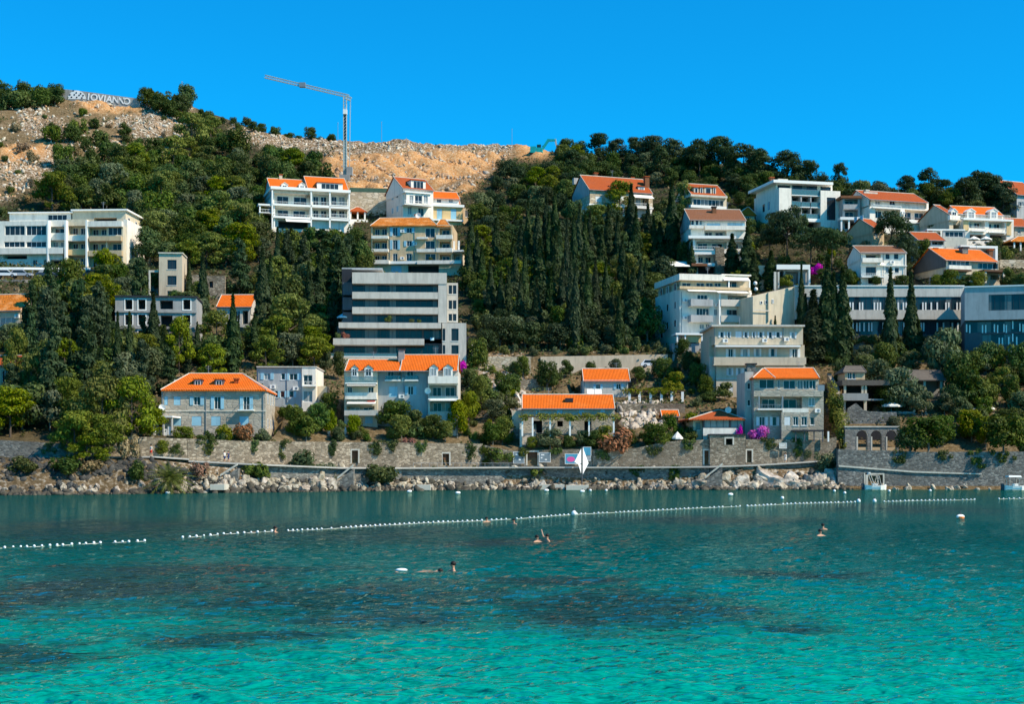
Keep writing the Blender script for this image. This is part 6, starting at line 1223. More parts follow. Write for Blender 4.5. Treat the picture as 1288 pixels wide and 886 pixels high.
    for group, poly, kinds, (sx, sy), (w0, w1), nmax in regs:
        xs = [p[0] for p in poly]; ys = [p[1] for p in poly]; got = []; tries = 0
        while len(got) < nmax and tries < nmax*60:
            tries += 1; x = rnd.uniform(min(xs), max(xs)); y = rnd.uniform(min(ys), max(ys))
            if not inpoly([x], [y], poly)[0]: continue
            if any(((x-a)/sx)**2+((y-b)/sy)**2 < 1 for a, b in got): continue
            if inpoly([x], [y], ORANGE[0])[0]: continue
            Y = depth_at(x, y); X = (x-CX)*Y/F
            if infoot(X, Y, .8): continue
            r = rnd.random(); k = kinds[-1][0]
            for kk, pr in kinds:
                if r < pr: k = kk; break
                r -= pr
            w = rnd.uniform(w0, w1); h = w*{'pine': 1.15, 'darkpine': 1.2, 'conifer': 1.9, 'cypress': 5}.get(k, rnd.uniform(.75, 1.0))
            if k == 'conifer': w *= .75
            if blocked(x, y, w, h, Y): continue
            got.append((x, y)); g = G(x, y, Y); plant(k, g-Vector((0, 0, .15)), w, h, group)
KNAME['ivy'] = ('ivy', 'ivy patch on garden wall', 'ivy')
def ivy():
    rng = np.random.default_rng(31)
    for px, y0, y1, w, lm in ((262,553,574,1.6,'leaf_broad'),(318,556,570,1.2,'leaf_shrub'),(352,557,580,2.0,'leaf_broad'),(418,558,574,1.2,'leaf_shrub'),(472,558,577,1.8,'leaf_shrub'),(492,558,568,1.3,'leaf_broad'),(527,558,571,1.5,'leaf_broad'),(590,559,578,2.2,'leaf_broad'),(612,562,584,2.0,'leaf_broad'),(655,568,577,1.0,'leaf_shrub'),(700,567,575,1.2,'leaf_shrub'),(760,567,580,1.8,'leaf_broad'),(822,562,574,1.6,'leaf_shrub'),(866,556,566,1.3,'leaf_broad'),(970,554,566,1.5,'leaf_shrub'),(1004,555,578,1.0,'leaf_broad'),(1132,569,584,2.0,'leaf_broad'),(1185,570,580,2.4,'leaf_shrub'),(1230,569,590,1.8,'leaf_broad'),(1262,569,582,2.4,'leaf_broad'),(548,590,600,1.2,'leaf_shrub'),(598,590,603,1.5,'leaf_broad'),(800,590,601,1.4,'leaf_shrub'),(850,590,604,1.2,'leaf_broad'),(60,557,572,2.6,'leaf_broad'),(130,552,566,2.0,'leaf_shrub')):
        Y = float(WL(px))-(.25 if y0 < 588 else 4.9); o = P(px, y0, Y); h = (y1-y0)*Y/F; cl = []
        for i in range(int(7+h*5)):
            t = rng.random(); cl.append((rng.normal()*w*.45*(1-.5*t), rng.normal()*.08, .25-h*t, .38, .22, .4))
        V, Q = leaves(rng, cl, int(len(cl)*42), .13); b = bpy.data.objects.new('ivy', np_mesh('ivy', V, Q, [M[lm]])); COL.objects.link(b); b.location = o; tag(b, None, 'ivy', 'ivy patches on the sea front walls'); PLANTS.append((b, KNAME['ivy'][1], px, (y0+y1)/2, h, 'ivy'))
def undergrowth():
    n = 26000; px = RNG.uniform(-60, 1350, n*3); Y = 203+RNG.random(n*3)**.8*235
    X = (px-CX)*Y/F; Z = ground(X, Y); py = HY-(Z-H0)*F/Y; keep = Z > 4.5
    for p in ORANGE: keep &= ~inpoly(px, py, p)
    rk = np.zeros(len(px), bool)
    for p in ROCKY: rk |= inpoly(px, py, p)
    keep &= ~rk | (RNG.random(len(px)) < .18); keep &= (Y > 236) | (px < 190) | (RNG.random(len(px)) < .35)
    keep &= ~((Y < 231.5) & (px > 230)) & ~((Y < 226) & (px > 215) & (px <= 500))
    for (ox, oy, oz, c, s, W, D, mf) in FOOT:
        dx, dy = X-ox, Y-oy; lx = dx*c+dy*s; ly = -dx*s+dy*c; keep &= ~((lx > -.5) & (lx < W+.5) & (ly > -2.5) & (ly < D))
    X, Y, Z = X[keep][:n], Y[keep][:n], Z[keep][:n]; m = len(X); k = 5
    P0 = np.repeat(np.stack([X, Y, Z], 1), k, 0)+RNG.normal(size=(m*k, 3))*np.array([.55, .55, .28])+np.array([0, 0, .3])
    nor = RNG.normal(size=(m*k, 3))*.7+np.array([0, -.2, 1.]); nor /= np.linalg.norm(nor, axis=1)[:, None]; a = RNG.normal(size=(m*k, 3)); t = a-nor*(a*nor).sum(1)[:, None]; t /= np.linalg.norm(t, axis=1)[:, None]; b = np.cross(nor, t); s = (.16+.26*RNG.random(m*k))[:, None]
    V = np.stack([P0-t*s, P0+b*s*.6, P0+t*s, P0-b*s*.6], 1).reshape(-1, 3)
    mi = np.repeat((RNG.random(m) < .12).astype(int), k)
    o = bpy.data.objects.new('undergrowth', np_mesh('undergrowth', V, np.arange(4*m*k).reshape(-1, 4), [M['leaf_shrub'], M['leaf_dry']], mi)); COL.objects.link(o)
    tag(o, 'low scrub and grass covering the soil between trees and houses', 'undergrowth', kind='stuff')
def vines():
    rng = np.random.default_rng(5)
    for p in VINES:
        a, b, y, d0, d1 = p.vine; x0, x1 = p.lx(a, d0), p.lx(b, d0); z = p.lz((a+b)/2, y+1.5, d0); n = int((x1-x0)*2.2)
        cl = [(x0+(x1-x0)*rng.random(), d0+(d1-d0)*rng.random(), z+.2+rng.random()*.3, .7, .7, .36) for i in range(int(n*1.5))]+[(x0+(x1-x0)*rng.random(), d0-.1, z-.1, .55, .25, .5) for i in range(n)]
        V, Q = leaves(rng, cl, int(n*70), .16); o = bpy.data.objects.new('vine', np_mesh('vine', V, Q, [M['leaf_bright']])); COL.objects.link(o); o.parent = p.root
    # creeper on the slanting wall
    c = empty('creeper', P(1055, 555, 231), 0, 'ochre green creeper hanging down the slanting buttress wall', 'creeper'); cl = []
    for i in range(60):
        t = rng.random(); q = P(1046+16*t+rng.normal()*2, 490+65*t+rng.normal()*6, 240-11*t); q = q-c.location; cl.append((q.x, q.y, q.z, .9, .5, .9))
    V, Q = leaves(rng, cl, 3200, .18); o = bpy.data.objects.new('foliage', np_mesh('foliage', V, Q, [M['leaf_bright']])); COL.objects.link(o); o.parent = c
    MB().path([P(1058, 562, 229.2)-c.location, P(1055, 530, 233.5)-c.location, P(1049, 498, 239)-c.location], .08).build('stem', M['bark'], c)
    c = empty('hedge', P(1137, 424, 268), 0, 'trailing green hedge along the top of the shaded hotel wall', 'hedge'); cl = []
    for i in range(90): q = P(1063+rng.random()*140, 423+rng.random()*7, 269.4)-c.location; cl.append((q.x, q.y, q.z, .8, .5, .5))
    V, Q = leaves(rng, cl, 4200, .18); o = bpy.data.objects.new('foliage', np_mesh('foliage', V, Q, [M['leaf_shrub']])); COL.objects.link(o); o.parent = c
    # plants on the terraced block's parapets
    for p, y, w, k, lab in ((489, 403, 1.8, 'shrub', 'potted olive on the upper terrace of the grey terraced block'), (518, 404.5, 1.2, 'shrub', 'left of two low planter bushes on the grey terraced block'), (527, 404.5, 1.1, 'shrub', 'right of two low planter bushes on the grey terraced block'), (425, 423, 1.6, 'shrub', 'trailing planter at the left end of the lower grey terrace'), (434, 424.5, 1.9, 'rust', 'orange red flowers in the lower terrace planter of the grey block'), (541, 326, 1.3, 'shrub', 'small round potted tree on a balcony of the tan block')):
        Y = TERR.Y+(.6 if y < 410 else -1.2) if y > 350 else BLDS[[b.short for b in BLDS].index('tan apartment block')].Y-.5
        plant(k, P(p, y+2, Y), w, w*.8, 'terrace planters', lab)
def palm():
    g = G(212, 604, 194.5); r = empty('palm_tree', g, 0, 'short palm with arching fronds leaning over the shore boulders', 'palm tree'); h = 2.6
    mb = MB(); mb.tube((0, 0, -.6), (.1, 0, h), .38, .30, 9); mb.build('trunk', M['bark'], r); rng = np.random.default_rng(4); V = []; Fc = []
    for i in range(46):
        a = i*2.399; el = 1.25-1.75*(i/46); L = 3.4+rng.random()*.5; pr = None; side = np.array([-math.sin(a), math.cos(a), 0])
        for k in range(9):
            t = k/8; rr = L*(t*math.cos(el)+.12*t*t); z = h+L*t*math.sin(el)-1.5*t*t*(.6+.5*math.cos(el)); c = np.array([math.cos(a)*rr+.1, math.sin(a)*rr, z]); w = .55*math.sin(math.pi*min(1, t*.9+.08))**.7
            if pr is not None:
                d = c-pr
                for sd in (-1, 1):
                    for u in (0, .5):
                        b0 = pr+d*u; n = len(V); tip = b0+side*sd*w+d*.9+np.array([0, 0, -.22*w/.5]); V += [tuple(b0), tuple(b0+d*.36), tuple(tip)]; Fc.append((n, n+1, n+2))
            pr = c
    me = bpy.data.meshes.new('fronds'); me.from_pydata(V, [], Fc); me.materials.append(M['leaf_shrub']); o = bpy.data.objects.new('fronds', me); COL.objects.link(o); o.parent = r
ORD = ['first','second','third','fourth','fifth','sixth','seventh','eighth','ninth','tenth','eleventh','twelfth','thirteenth','fourteenth','fifteenth','sixteenth','seventeenth','eighteenth','nineteenth','twentieth']
def thin_out():
    # past 300 broadleaf trees in view: the smallest in the picture become one mass of wood
    L = [q for q in PLANTS if q[0].name.startswith('broadleaf_tree')]; rest = len([o for o in bpy.data.objects if o.name.startswith('broadleaf_tree')])-292
    if rest <= 0: return
    L.sort(key=lambda q: q[4]/q[0].location.y if -15 < q[2] < 1303 else 0); small = L[:rest]; VV, FF, MI, k = [], [], [], 0; mats = []
    for q in small:
        r = q[0]; ob = r.matrix_basis
        for ch in list(r.children):
            if ch.name.startswith('crown'):
                me = ch.data; v = np.empty(len(me.vertices)*3, np.float32); me.vertices.foreach_get('co', v); v = v.reshape(-1, 3); A = np.array(ob); v = v@A[:3, :3].T+A[:3, 3]
                f = np.empty(len(me.loops), np.int32); me.loops.foreach_get('vertex_index', f); f = f.reshape(-1, 4)
                m = me.materials[0]
                if m not in mats: mats.append(m)
                VV.append(v); FF.append(f+k); MI.append(np.full(len(f), mats.index(m))); k += len(v)
            bpy.data.objects.remove(ch)
        bpy.data.objects.remove(r)
    for q in small: PLANTS.remove(q)
    o = bpy.data.objects.new('hillside_wood', np_mesh('hillside_wood', np.concatenate(VV), np.concatenate(FF), mats, np.concatenate(MI))); COL.objects.link(o); tag(o, 'small round trees filling the woods between the larger crowns', 'wood', kind='stuff')
def label_plants():
    groups = {}
    for r, desc, px, py, h, kind in PLANTS:
        best = None
        for b in BLDS:
            p0, yt, p1, yb = b.rect; cx, cy = (p0+p1)/2, (yt+yb)/2
            dx = max(p0-px, 0, px-p1); dy = max(yt-py, 0, py-yb); d = math.hypot(dx, dy*1.3)
            if best is None or d < best[0]: best = (d, b, dx*(1 if px > cx else -1), dy*(1 if py > cy else -1), px-cx)
        d, b, dx, dy, off = best
        if d < 3: w = 'partly covering'
        elif abs(dx) > abs(dy): w = 'right of' if dx > 0 else 'left of'
        else: w = 'below' if dy > 0 else 'above'
        groups.setdefault((desc, w, b.short), []).append((px, r))
    for (desc, w, short), L in groups.items():
        while len(desc.split())+len(short.split())+len(w.split()) > 12 and len(desc.split()) > 1: desc = ' '.join(desc.split()[1:])
        L.sort(key=lambda q: q[0]); n = len(L)
        for i, (px, r) in enumerate(L):
            if len(desc.split())+len(short.split())+len(w.split()) > 11: desc = ' '.join(desc.split()[1:])
            if n > 20: r['label'] = f'{desc} in the crowd {w} {short}'; r['group'] = f'{desc}s {w} {short}'
            elif n == 1: r['label'] = f'{desc} {w} the {short}'
            elif n == 2: r['label'] = f'{desc} {w} the {short}, {("left", "right")[i]} one of two'
            elif i == 0: r['label'] = f'leftmost {desc} {w} the {short}'
            elif i == n-1: r['label'] = f'rightmost {desc} {w} the {short}'
            elif i < 20: r['label'] = f'{desc} {w} {short}, {ORD[i]} from left'
            else: r['label'] = f'{desc} {w} {short}, {ORD[min(19, n-1-i)]} from right'
# ================================================================ rocks
def rockmesh(name, rng, mat, sub=2):
    import bmesh
    bm = bmesh.new(); bmesh.ops.create_icosphere(bm, subdivisions=sub, radius=1); s = rng.random(3)*10
    planes = [Vector(rng.normal(size=3)).normalized() for _ in range(7)]
    for v in bm.verts:
        for p in planes:
            d = v.co.dot(p)
            if d > .62: v.co -= p*(d-.62)*.9
        v.co *= 1+.28*mnoise.noise(v.co*1.5+Vector(s))+.16*mnoise.noise(v.co*4+Vector(s))
    me = bpy.data.meshes.new(name); bm.to_mesh(me); bm.free(); me.materials.append(mat); return me
def rocks():
    rng = np.random.default_rng(21); kinds = {k: [rockmesh('boulder', rng, M[k], 3) for _ in range(8)] for k in ('rock', 'rockgrey')}
    # (px0, px1, y, depth in front of shore profile, count, size range m, label)
    runs = [(0,110,614,30,.35,.85,'pale boulder on the dark ledge below the shaded cliff'),(100,200,613,34,.35,.85,'pale boulder at the waterline left of the palm'),(200,300,609,32,.5,1.3,'pale boulder at the waterline between the palm and the stone stair'),(295,445,607,62,.6,1.8,'large pale boulder heaped below the walkers on the garden wall path'),(445,520,611,10,.4,.9,'low rock at the waterline below the round shore bush'),(520,660,613.5,40,.4,1.0,'low pale rock along the foot of the long sea wall'),(655,720,610,18,.5,1.3,'pale rock on the quay left of the white sail'),(718,790,610,20,.5,1.1,'pale rock on the quay right of the white sail'),(785,880,611,34,.5,1.2,'pale rock below the sunlit garden wall'),(880,960,605,46,.6,1.7,'pale boulder between the slanting stair and the notice board wall'),(955,1058,603,66,.7,2.3,'big pale boulder piled below the three storey villa'),(1070,1250,614.5,24,.35,.8,'small rock at the foot of the tall grey sea wall')]
    for p0, p1, y, n, s0, s1, lab in runs:
        n = int(n*.66)
        for i in range(n):
            px = rng.uniform(p0, p1); yy = y+rng.normal()*(2.5 if p0 < 280 or p0 > 1060 else 5); Y = depth_at(px, min(yy, 614))-rng.random()*2.2; s = (s0+(s1-s0)*rng.random()**1.9)*.76; X = (px-CX)*Y/F
            z = float(ground(X, Y)[0]); z = max(z, -.15)+s*(.1+.25*rng.random())
            o = bpy.data.objects.new('boulder', kinds['rockgrey' if p1 < 210 and rng.random() < .3 else 'rock'][rng.integers(8)]); COL.objects.link(o); o.location = (X, Y, z); o.rotation_euler = tuple(rng.random(3)*6.28); o.scale = (s*(1+.5*rng.random()), s, s*(.7+.4*rng.random())); tag(o, lab, 'boulder', 'boulders along the shore')
    V, Q, mi = [], [], []; nb = 0
    def scatter(name, label, pts, mats, s0, s1, dark=0):
        me = [rockmesh('tmp', rng, M['rock'], 1) for _ in range(5)]; base = [(np.array([v.co[:] for v in m.vertices]), np.array([p.vertices[:] for p in m.polygons])) for m in me]
        VV, FF, k = [], [], 0
        for p in pts:
            v, f = base[rng.integers(5)]; s = s0+(s1-s0)*rng.random()**2.2; a = rng.random()*6.28; c, sn = math.cos(a), math.sin(a); w = v*np.array([s*(1+.9*rng.random()), s, s*.6]); q, _ = np.linalg.qr(rng.normal(size=(3, 3))); w = w@q+np.array(p); VV.append(w); FF.append(f+k); k += len(v)
        F_ = np.concatenate(FF); o = bpy.data.objects.new(name, np_mesh(name, np.concatenate(VV), F_, [M[m] for m in mats], RNG.integers(0, len(mats), len(pts)).repeat(len(base[0][1])))); COL.objects.link(o); tag(o, label, 'rocks', kind='stuff')
    pts = []
    for i in range(1500):
        px = rng.uniform(200, 1056); Y = depth_at(px, 613-9*rng.random()*(1.9 if px > 880 or px < 450 else 1))-1.0+rng.normal()*.8; X = (px-CX)*Y/F; pts.append((X, Y, float(ground(X, Y)[0])+rng.random()*.25))
    scatter('rock_rubble', 'small pale and dark broken rocks between the shore boulders', pts, ['rock', 'rock', 'rockgrey', 'rockdark'], .18, .75)
    # dark wet rocks right at the waterline
    pts = []
    for i in range(900):
        px = rng.uniform(-40, 1070); Y = depth_at(px, 622 if px < 200 else 616)-1.2+rng.normal()*1.1; X = (px-CX)*Y/F; pts.append((X, Y, max(-.1, min(.75, float(ground(X, Y)[0])))+rng.random()*.12))
    scatter('shore_rocks', 'dark wet rocks lining the waterline', pts, ['rockdark'], .25, .9)
    pts = []
    for i in range(560):
        px = rng.uniform(-60, 235); t = rng.random(); Y = depth_at(px, 606-28*t)+.3; X = (px-CX)*Y/F; pts.append((X, Y, float(ground(X, Y)[0])-.25))
    scatter('cliff_rocks', 'grey broken rock face of the low shaded cliff', pts, ['rockgrey'], .22, .8)
    def spread(polys, n):
        out = []
        while len(out) < n:
            px = rng.uniform(-60, 700); py = rng.uniform(120, 320)
            if any(inpoly([px], [py], p)[0] for p in polys):
                Yq = depth_at(px, py); Xq = (px-CX)*Yq/F
                if px < 300 and mnoise.noise(Vector((Xq*.055, Yq*.055, 3)))+.5*mnoise.noise(Vector((Xq*.16, Yq*.16, 9))) < -.08 and rng.random() < .85: continue
                Y = depth_at(px, py); X = (px-CX)*Y/F; out.append((X, Y, float(ground(X, Y)[0])))
        return out
    scatter('scree', 'pale loose limestone scree on the bare hilltop', spread(ROCKY[:2], 3000), ['scree', 'scree', 'scree', 'rockorange'], .2, .8)
    scatter('quarry_rubble', 'orange and cream rubble spread over the quarry cut', spread(ORANGE[:1], 1200), ['rockorange', 'rockorange', 'scree'], .2, .9)
    pts = []
    for i in range(160):
        px = rng.uniform(780, 838); py = rng.uniform(506, 540); Y = depth_at(px, py); X = (px-CX)*Y/F; pts.append((X, Y, float(ground(X, Y)[0])))
    for i in range(160):
        px = rng.uniform(622, 660); py = rng.uniform(486, 530); Y = depth_at(px, py); X = (px-CX)*Y/F; pts.append((X, Y, float(ground(X, Y)[0])))
    scatter('garden_rocks', 'pale broken rocks in the garden slopes', pts, ['scree'], .25, 1.0)
# ================================================================ site things
def crane():
    Y = 396; b = P(434, 222, Y); r = empty('tower_crane', b, 0, 'tall slender tower crane with a long jib rising to the left', 'crane'); m = Y/F; h = (222-122)*m
    def lattice(a, c, w, r0, n):
        a, c = Vector(a), Vector(c); d = (c-a).normalized(); u = Vector((0, 1, 0)); v = d.cross(u).normalized(); mb = MB(); cs = [a+u*w*i+v*w*j for i, j in ((-.5,-.5),(.5,-.5),(.5,.5),(-.5,.5))]; L = c-a
        for q in cs: mb.tube(q, q+L, r0, r0, 5)
        for i in range(n):
            for j in range(4): mb.tube(cs[j]+L*(i/n), cs[(j+1) % 4]+L*((i+1)/n), r0*.7, r0*.7, 4)
        return mb
    lattice((0,0,-1), (0,0,h), .8, .09, 26).build('mast', M['crane'], r)
    MB().box(-.28, .28, -.28, .28, 0, h*.46).build('mast_sleeve', M['palegrey'], r); MB().box(-.26, .26, -.26, .26, h*.46, h*.8).build('mast_section', M['darkgrey'], r)
    MB().box(-.45, .55, -.7, .4, h*.78, h*.84).build('cabin', M['whitetrim'], r)
    lattice((1.0,0,h+.2), (-101*m, 0, h+26*m), .7, .075, 34).build('jib', M['crane'], r)
    j = lattice((.2,0,h), (1.6,0,h-.6), .8, .09, 3); j.tube((1.5,0,h-.6), (1.2,0,0), .05); j.tube((1.3,.4,h-.6), (1.1,.3,0), .05); j.build('tie_bars', M['crane'], r)
    MB().box(.5, 2.0, -1, 1, .2, 2.4).build('counterweight', M['concrete'], r)
    t = -.53; MB().box(101*m*t-.8, 101*m*t+.8, -.6, .6, h+26*m*.53-.3, h+26*m*.53+.9).build('trolley', M['metal'], r)
    g = MB().box(-1.4, 1.4, -1.4, 1.4, -1.5, .25).build('base', M['concrete'], r)
def masts():
    for px, t, b, lab, lat in ((229,100,130,'slim lattice radio mast on the hilltop above the left wood', True),(425,155,182,'thin pole left of the tower crane mast', False),(480,152,184,'thin pole on the ridge right of the tower crane', False),(644,163,186,'thin pole on the ridge left of the excavator', False),(511,172,184,'short thin pole on the quarry ridge', False)):
        g = G(px, b, depth_at(px, b) if px > 300 else 446); r = empty('radio_mast' if lat else 'pole', g, 0, lab, 'mast' if lat else 'pole'); h = (b-t)*g.y/F; mb = MB()
        if lat:
            for a in range(3): mb.tube((math.cos(a*2.1)*.35, math.sin(a*2.1)*.35, -1), (math.cos(a*2.1)*.15, math.sin(a*2.1)*.15, h), .06, .05, 5)
            for i in range(12):
                z = h*i/12; w = .35-.2*i/12; mb.tube((w, 0, z), (-w*.5, w*.86, z+h/12), .04, n=4); mb.tube((-w*.5, w*.86, z), (-w*.5, -w*.86, z+h/12), .04, n=4)
        else: mb.tube((0,0,-1), (0,0,h), .07, .05, 6); mb.ball((0, 0, h), .1)
        mb.build('shaft', M['metal'], r)
def excavator():
    Y = 436; o = G(675, 196); r = empty('excavator', o, R(-8), 'turquoise excavator with raised boom working on the hilltop rubble', 'excavator'); m = Y/F
    u = MB().box(-2.3, 2.2, -1.3, 1.3, 1.0, 2.6).build('body', M['teal'], r); MB().box(-2.25, -.2, -1.31, 1.31, 2.6, 3.3).build('engine_cover', M['teal'], r)
    c = MB().box(.2, 1.7, -1.2, -.1, 2.6, 4.0).build('cab', M['teal'], r); MB().box(.3, 1.75, -1.23, -.2, 2.9, 3.8).build('window', M['glass'], c)
    b = MB(); b.hexa([(1.6,.1,2.2),(2.4,.1,2.2),(2.4,.7,2.2),(1.6,.7,2.2)], [(4.0,.1,6.2),(4.8,.1,5.7),(4.8,.7,5.7),(4.0,.7,6.2)]); b.hexa([(4.0,.12,6.2),(4.3,.12,5.2),(4.3,.68,5.2),(4.0,.68,6.2)], [(7.0,.12,6.0),(7.0,.12,5.3),(7.0,.68,5.3),(7.0,.68,6.0)]); b.build('boom', M['teal'], r)
    MB().hexa([(6.5,.15,6.1),(7.2,.15,6.1),(7.2,.6,6.1),(6.5,.6,6.1)], [(7.4,.15,2.4),(7.8,.15,2.4),(7.8,.6,2.4),(7.4,.6,2.4)]).build('stick', M['palegrey'], r)
    MB().hexa([(6.6,-.2,1.2),(7.6,-.2,.9),(7.6,1,.9),(6.6,1,1.2)], [(7.2,-.2,2.4),(8.0,-.2,2.4),(8.0,1,2.4),(7.2,1,2.4)]).build('bucket', M['darkgrey'], r)
    MB().tube((2.0,.4,3.4), (4.1,.4,5.2), .12).build('hydraulic_ram', M['metal'], r)
    r.scale = (.78, .78, .78)
    for y in (-1.3, .7): MB().hexa([(-2.0,y,-.3),(2.0,y,-.3),(2.0,y+.6,-.3),(-2.0,y+.6,-.3)], [(-2.5,y,.9),(2.5,y,.9),(2.5,y+.6,.9),(-2.5,y+.6,.9)]).build('track', M['rubber'], r)
def graffiti():
    Y = 438; pts = [(76,111.5,128,Y),(100,114,130,Y),(130,118,131,Y),(160,122,133,Y),(176,124,134,Y)]
    w = strip_wall('hilltop_wall', 'grey concrete wall on the hilltop with a white spotted ball and white letters', pts, .5, 'concrete', 'wall'); o = w.location; m = Y/F
    mb = MB(); c = P(96.5, 120.5, Y-.12)-o; n = 22; rr = 11.3*m
    top = [(c.x+math.cos(math.pi*i/n)*rr, c.y, c.z-4*m+math.sin(math.pi*i/n)*rr*.97) for i in range(n+1)]
    mb.poly(top[::-1]); mb.poly([(p[0], p[1]+.08, p[2]) for p in top])
    for i in range(n+1): p, q = top[i], top[(i+1) % (n+1)]; mb.quad(p, (p[0], p[1]+.08, p[2]), (q[0], q[1]+.08, q[2]), q)
    b = mb.build('painted_ball', M['graffiti'], w); d = MB()
    for px, py in ((92,115.5),(96,118),(101.5,119),(88,120.5),(93.5,120.5),(99.5,121.2),(104.5,121.5),(90,123.5),(96.5,123.8),(103,124.4)):
        p = P(px, py-1.5, Y-.17)-o; d.poly([(p.x+math.cos(2*math.pi*i/8)*1.15*m, p.y, p.z+math.sin(2*math.pi*i/8)*1.0*m) for i in range(8)])
    d.build('spots', M['charcoal'], b)
    for i, (ch, px) in enumerate(zip('IOVIANNO', (111, 118, 126, 131.5, 137, 145, 152, 159))):
        cu = bpy.data.curves.new('lettering', 'FONT'); cu.body = ch; cu.size = 2.7; cu.extrude = .04; cu.offset = .06; cu.align_x = 'CENTER'; cu.materials.append(M['graffiti'])
        t = bpy.data.objects.new('lettering', cu); COL.objects.link(t); t.parent = w; t.location = P(px, 114.4+(px-96)*.12+9.0, Y-.12)-o; t.rotation_euler = (R(90), R(6), 0)
def car(px, py, mat, label, rz=0, Y=None, group='parked cars', z=None):
    g = G(px, py, Y); 
    if z is not None: g.z = z
    r = empty('parked_car', g, rz, label, 'car', group); b = MB()
    b.hexa([(-2.1,-.85,.35),(2.1,-.85,.35),(2.1,.85,.35),(-2.1,.85,.35)], [(-2.05,-.8,.85),(2.0,-.8,.8),(2.0,.8,.8),(-2.05,.8,.85)]); b.hexa([(-1.9,-.78,.84),(1.2,-.78,.82),(1.2,.78,.82),(-1.9,.78,.84)], [(-1.4,-.62,1.45),(.4,-.62,1.45),(.4,.62,1.45),(-1.4,.62,1.45)]); b.build('body', M[mat], r)
    w = MB(); 
    for y, e in ((-.80, -1), (.80, 1)): w.hexa([(-1.6,y-.02,.9),(1.0,y-.02,.9),(1.0,y+.02,.9),(-1.6,y+.02,.9)], [(-1.3,e*.66-.02,1.38),(.3,e*.66-.02,1.38),(.3,e*.66+.02,1.38),(-1.3,e*.66+.02,1.38)])
    w.hexa([(1.0,-.7,.86),(1.22,-.7,.86),(1.22,.7,.86),(1.0,.7,.86)], [(.3,-.58,1.40),(.45,-.58,1.40),(.45,.58,1.40),(.3,.58,1.40)]); w.build('windows', M['glass'], r)
    for x in (-1.3, 1.3):
        for y in (-.82, .82):
            t = MB().tube((x, y-.1, .32), (x, y+.1, .32), .32, n=14).build('wheel', M['rubber'], r); MB().tube((x, y-.12, .32), (x, y+.12, .32), .17, n=10).build('rim', M['metal'], t)
    for y in (-.6, .6): MB().box(1.98, 2.08, y-.15, y+.15, .6, .74).build('headlight', M['whitetrim'], r)
    return r
def skin_mesh(name, V, E, rad, mat):
    me = bpy.data.meshes.new('tmp'); me.from_pydata(V, E, []); o = bpy.data.objects.new('tmp', me); COL.objects.link(o); md = o.modifiers.new('s', 'SKIN'); md.use_smooth_shade = True; sv = me.skin_vertices[0].data
    for i, r in enumerate(rad): sv[i].radius = (r, r)
    sv[0].use_root = True; ss = o.modifiers.new('u', 'SUBSURF'); ss.levels = 1; ss.render_levels = 1
    dg = bpy.context.evaluated_depsgraph_get(); out = bpy.data.meshes.new_from_object(o.evaluated_get(dg)); out.name = name; out.materials.clear(); out.materials.append(mat); bpy.data.objects.remove(o); return out
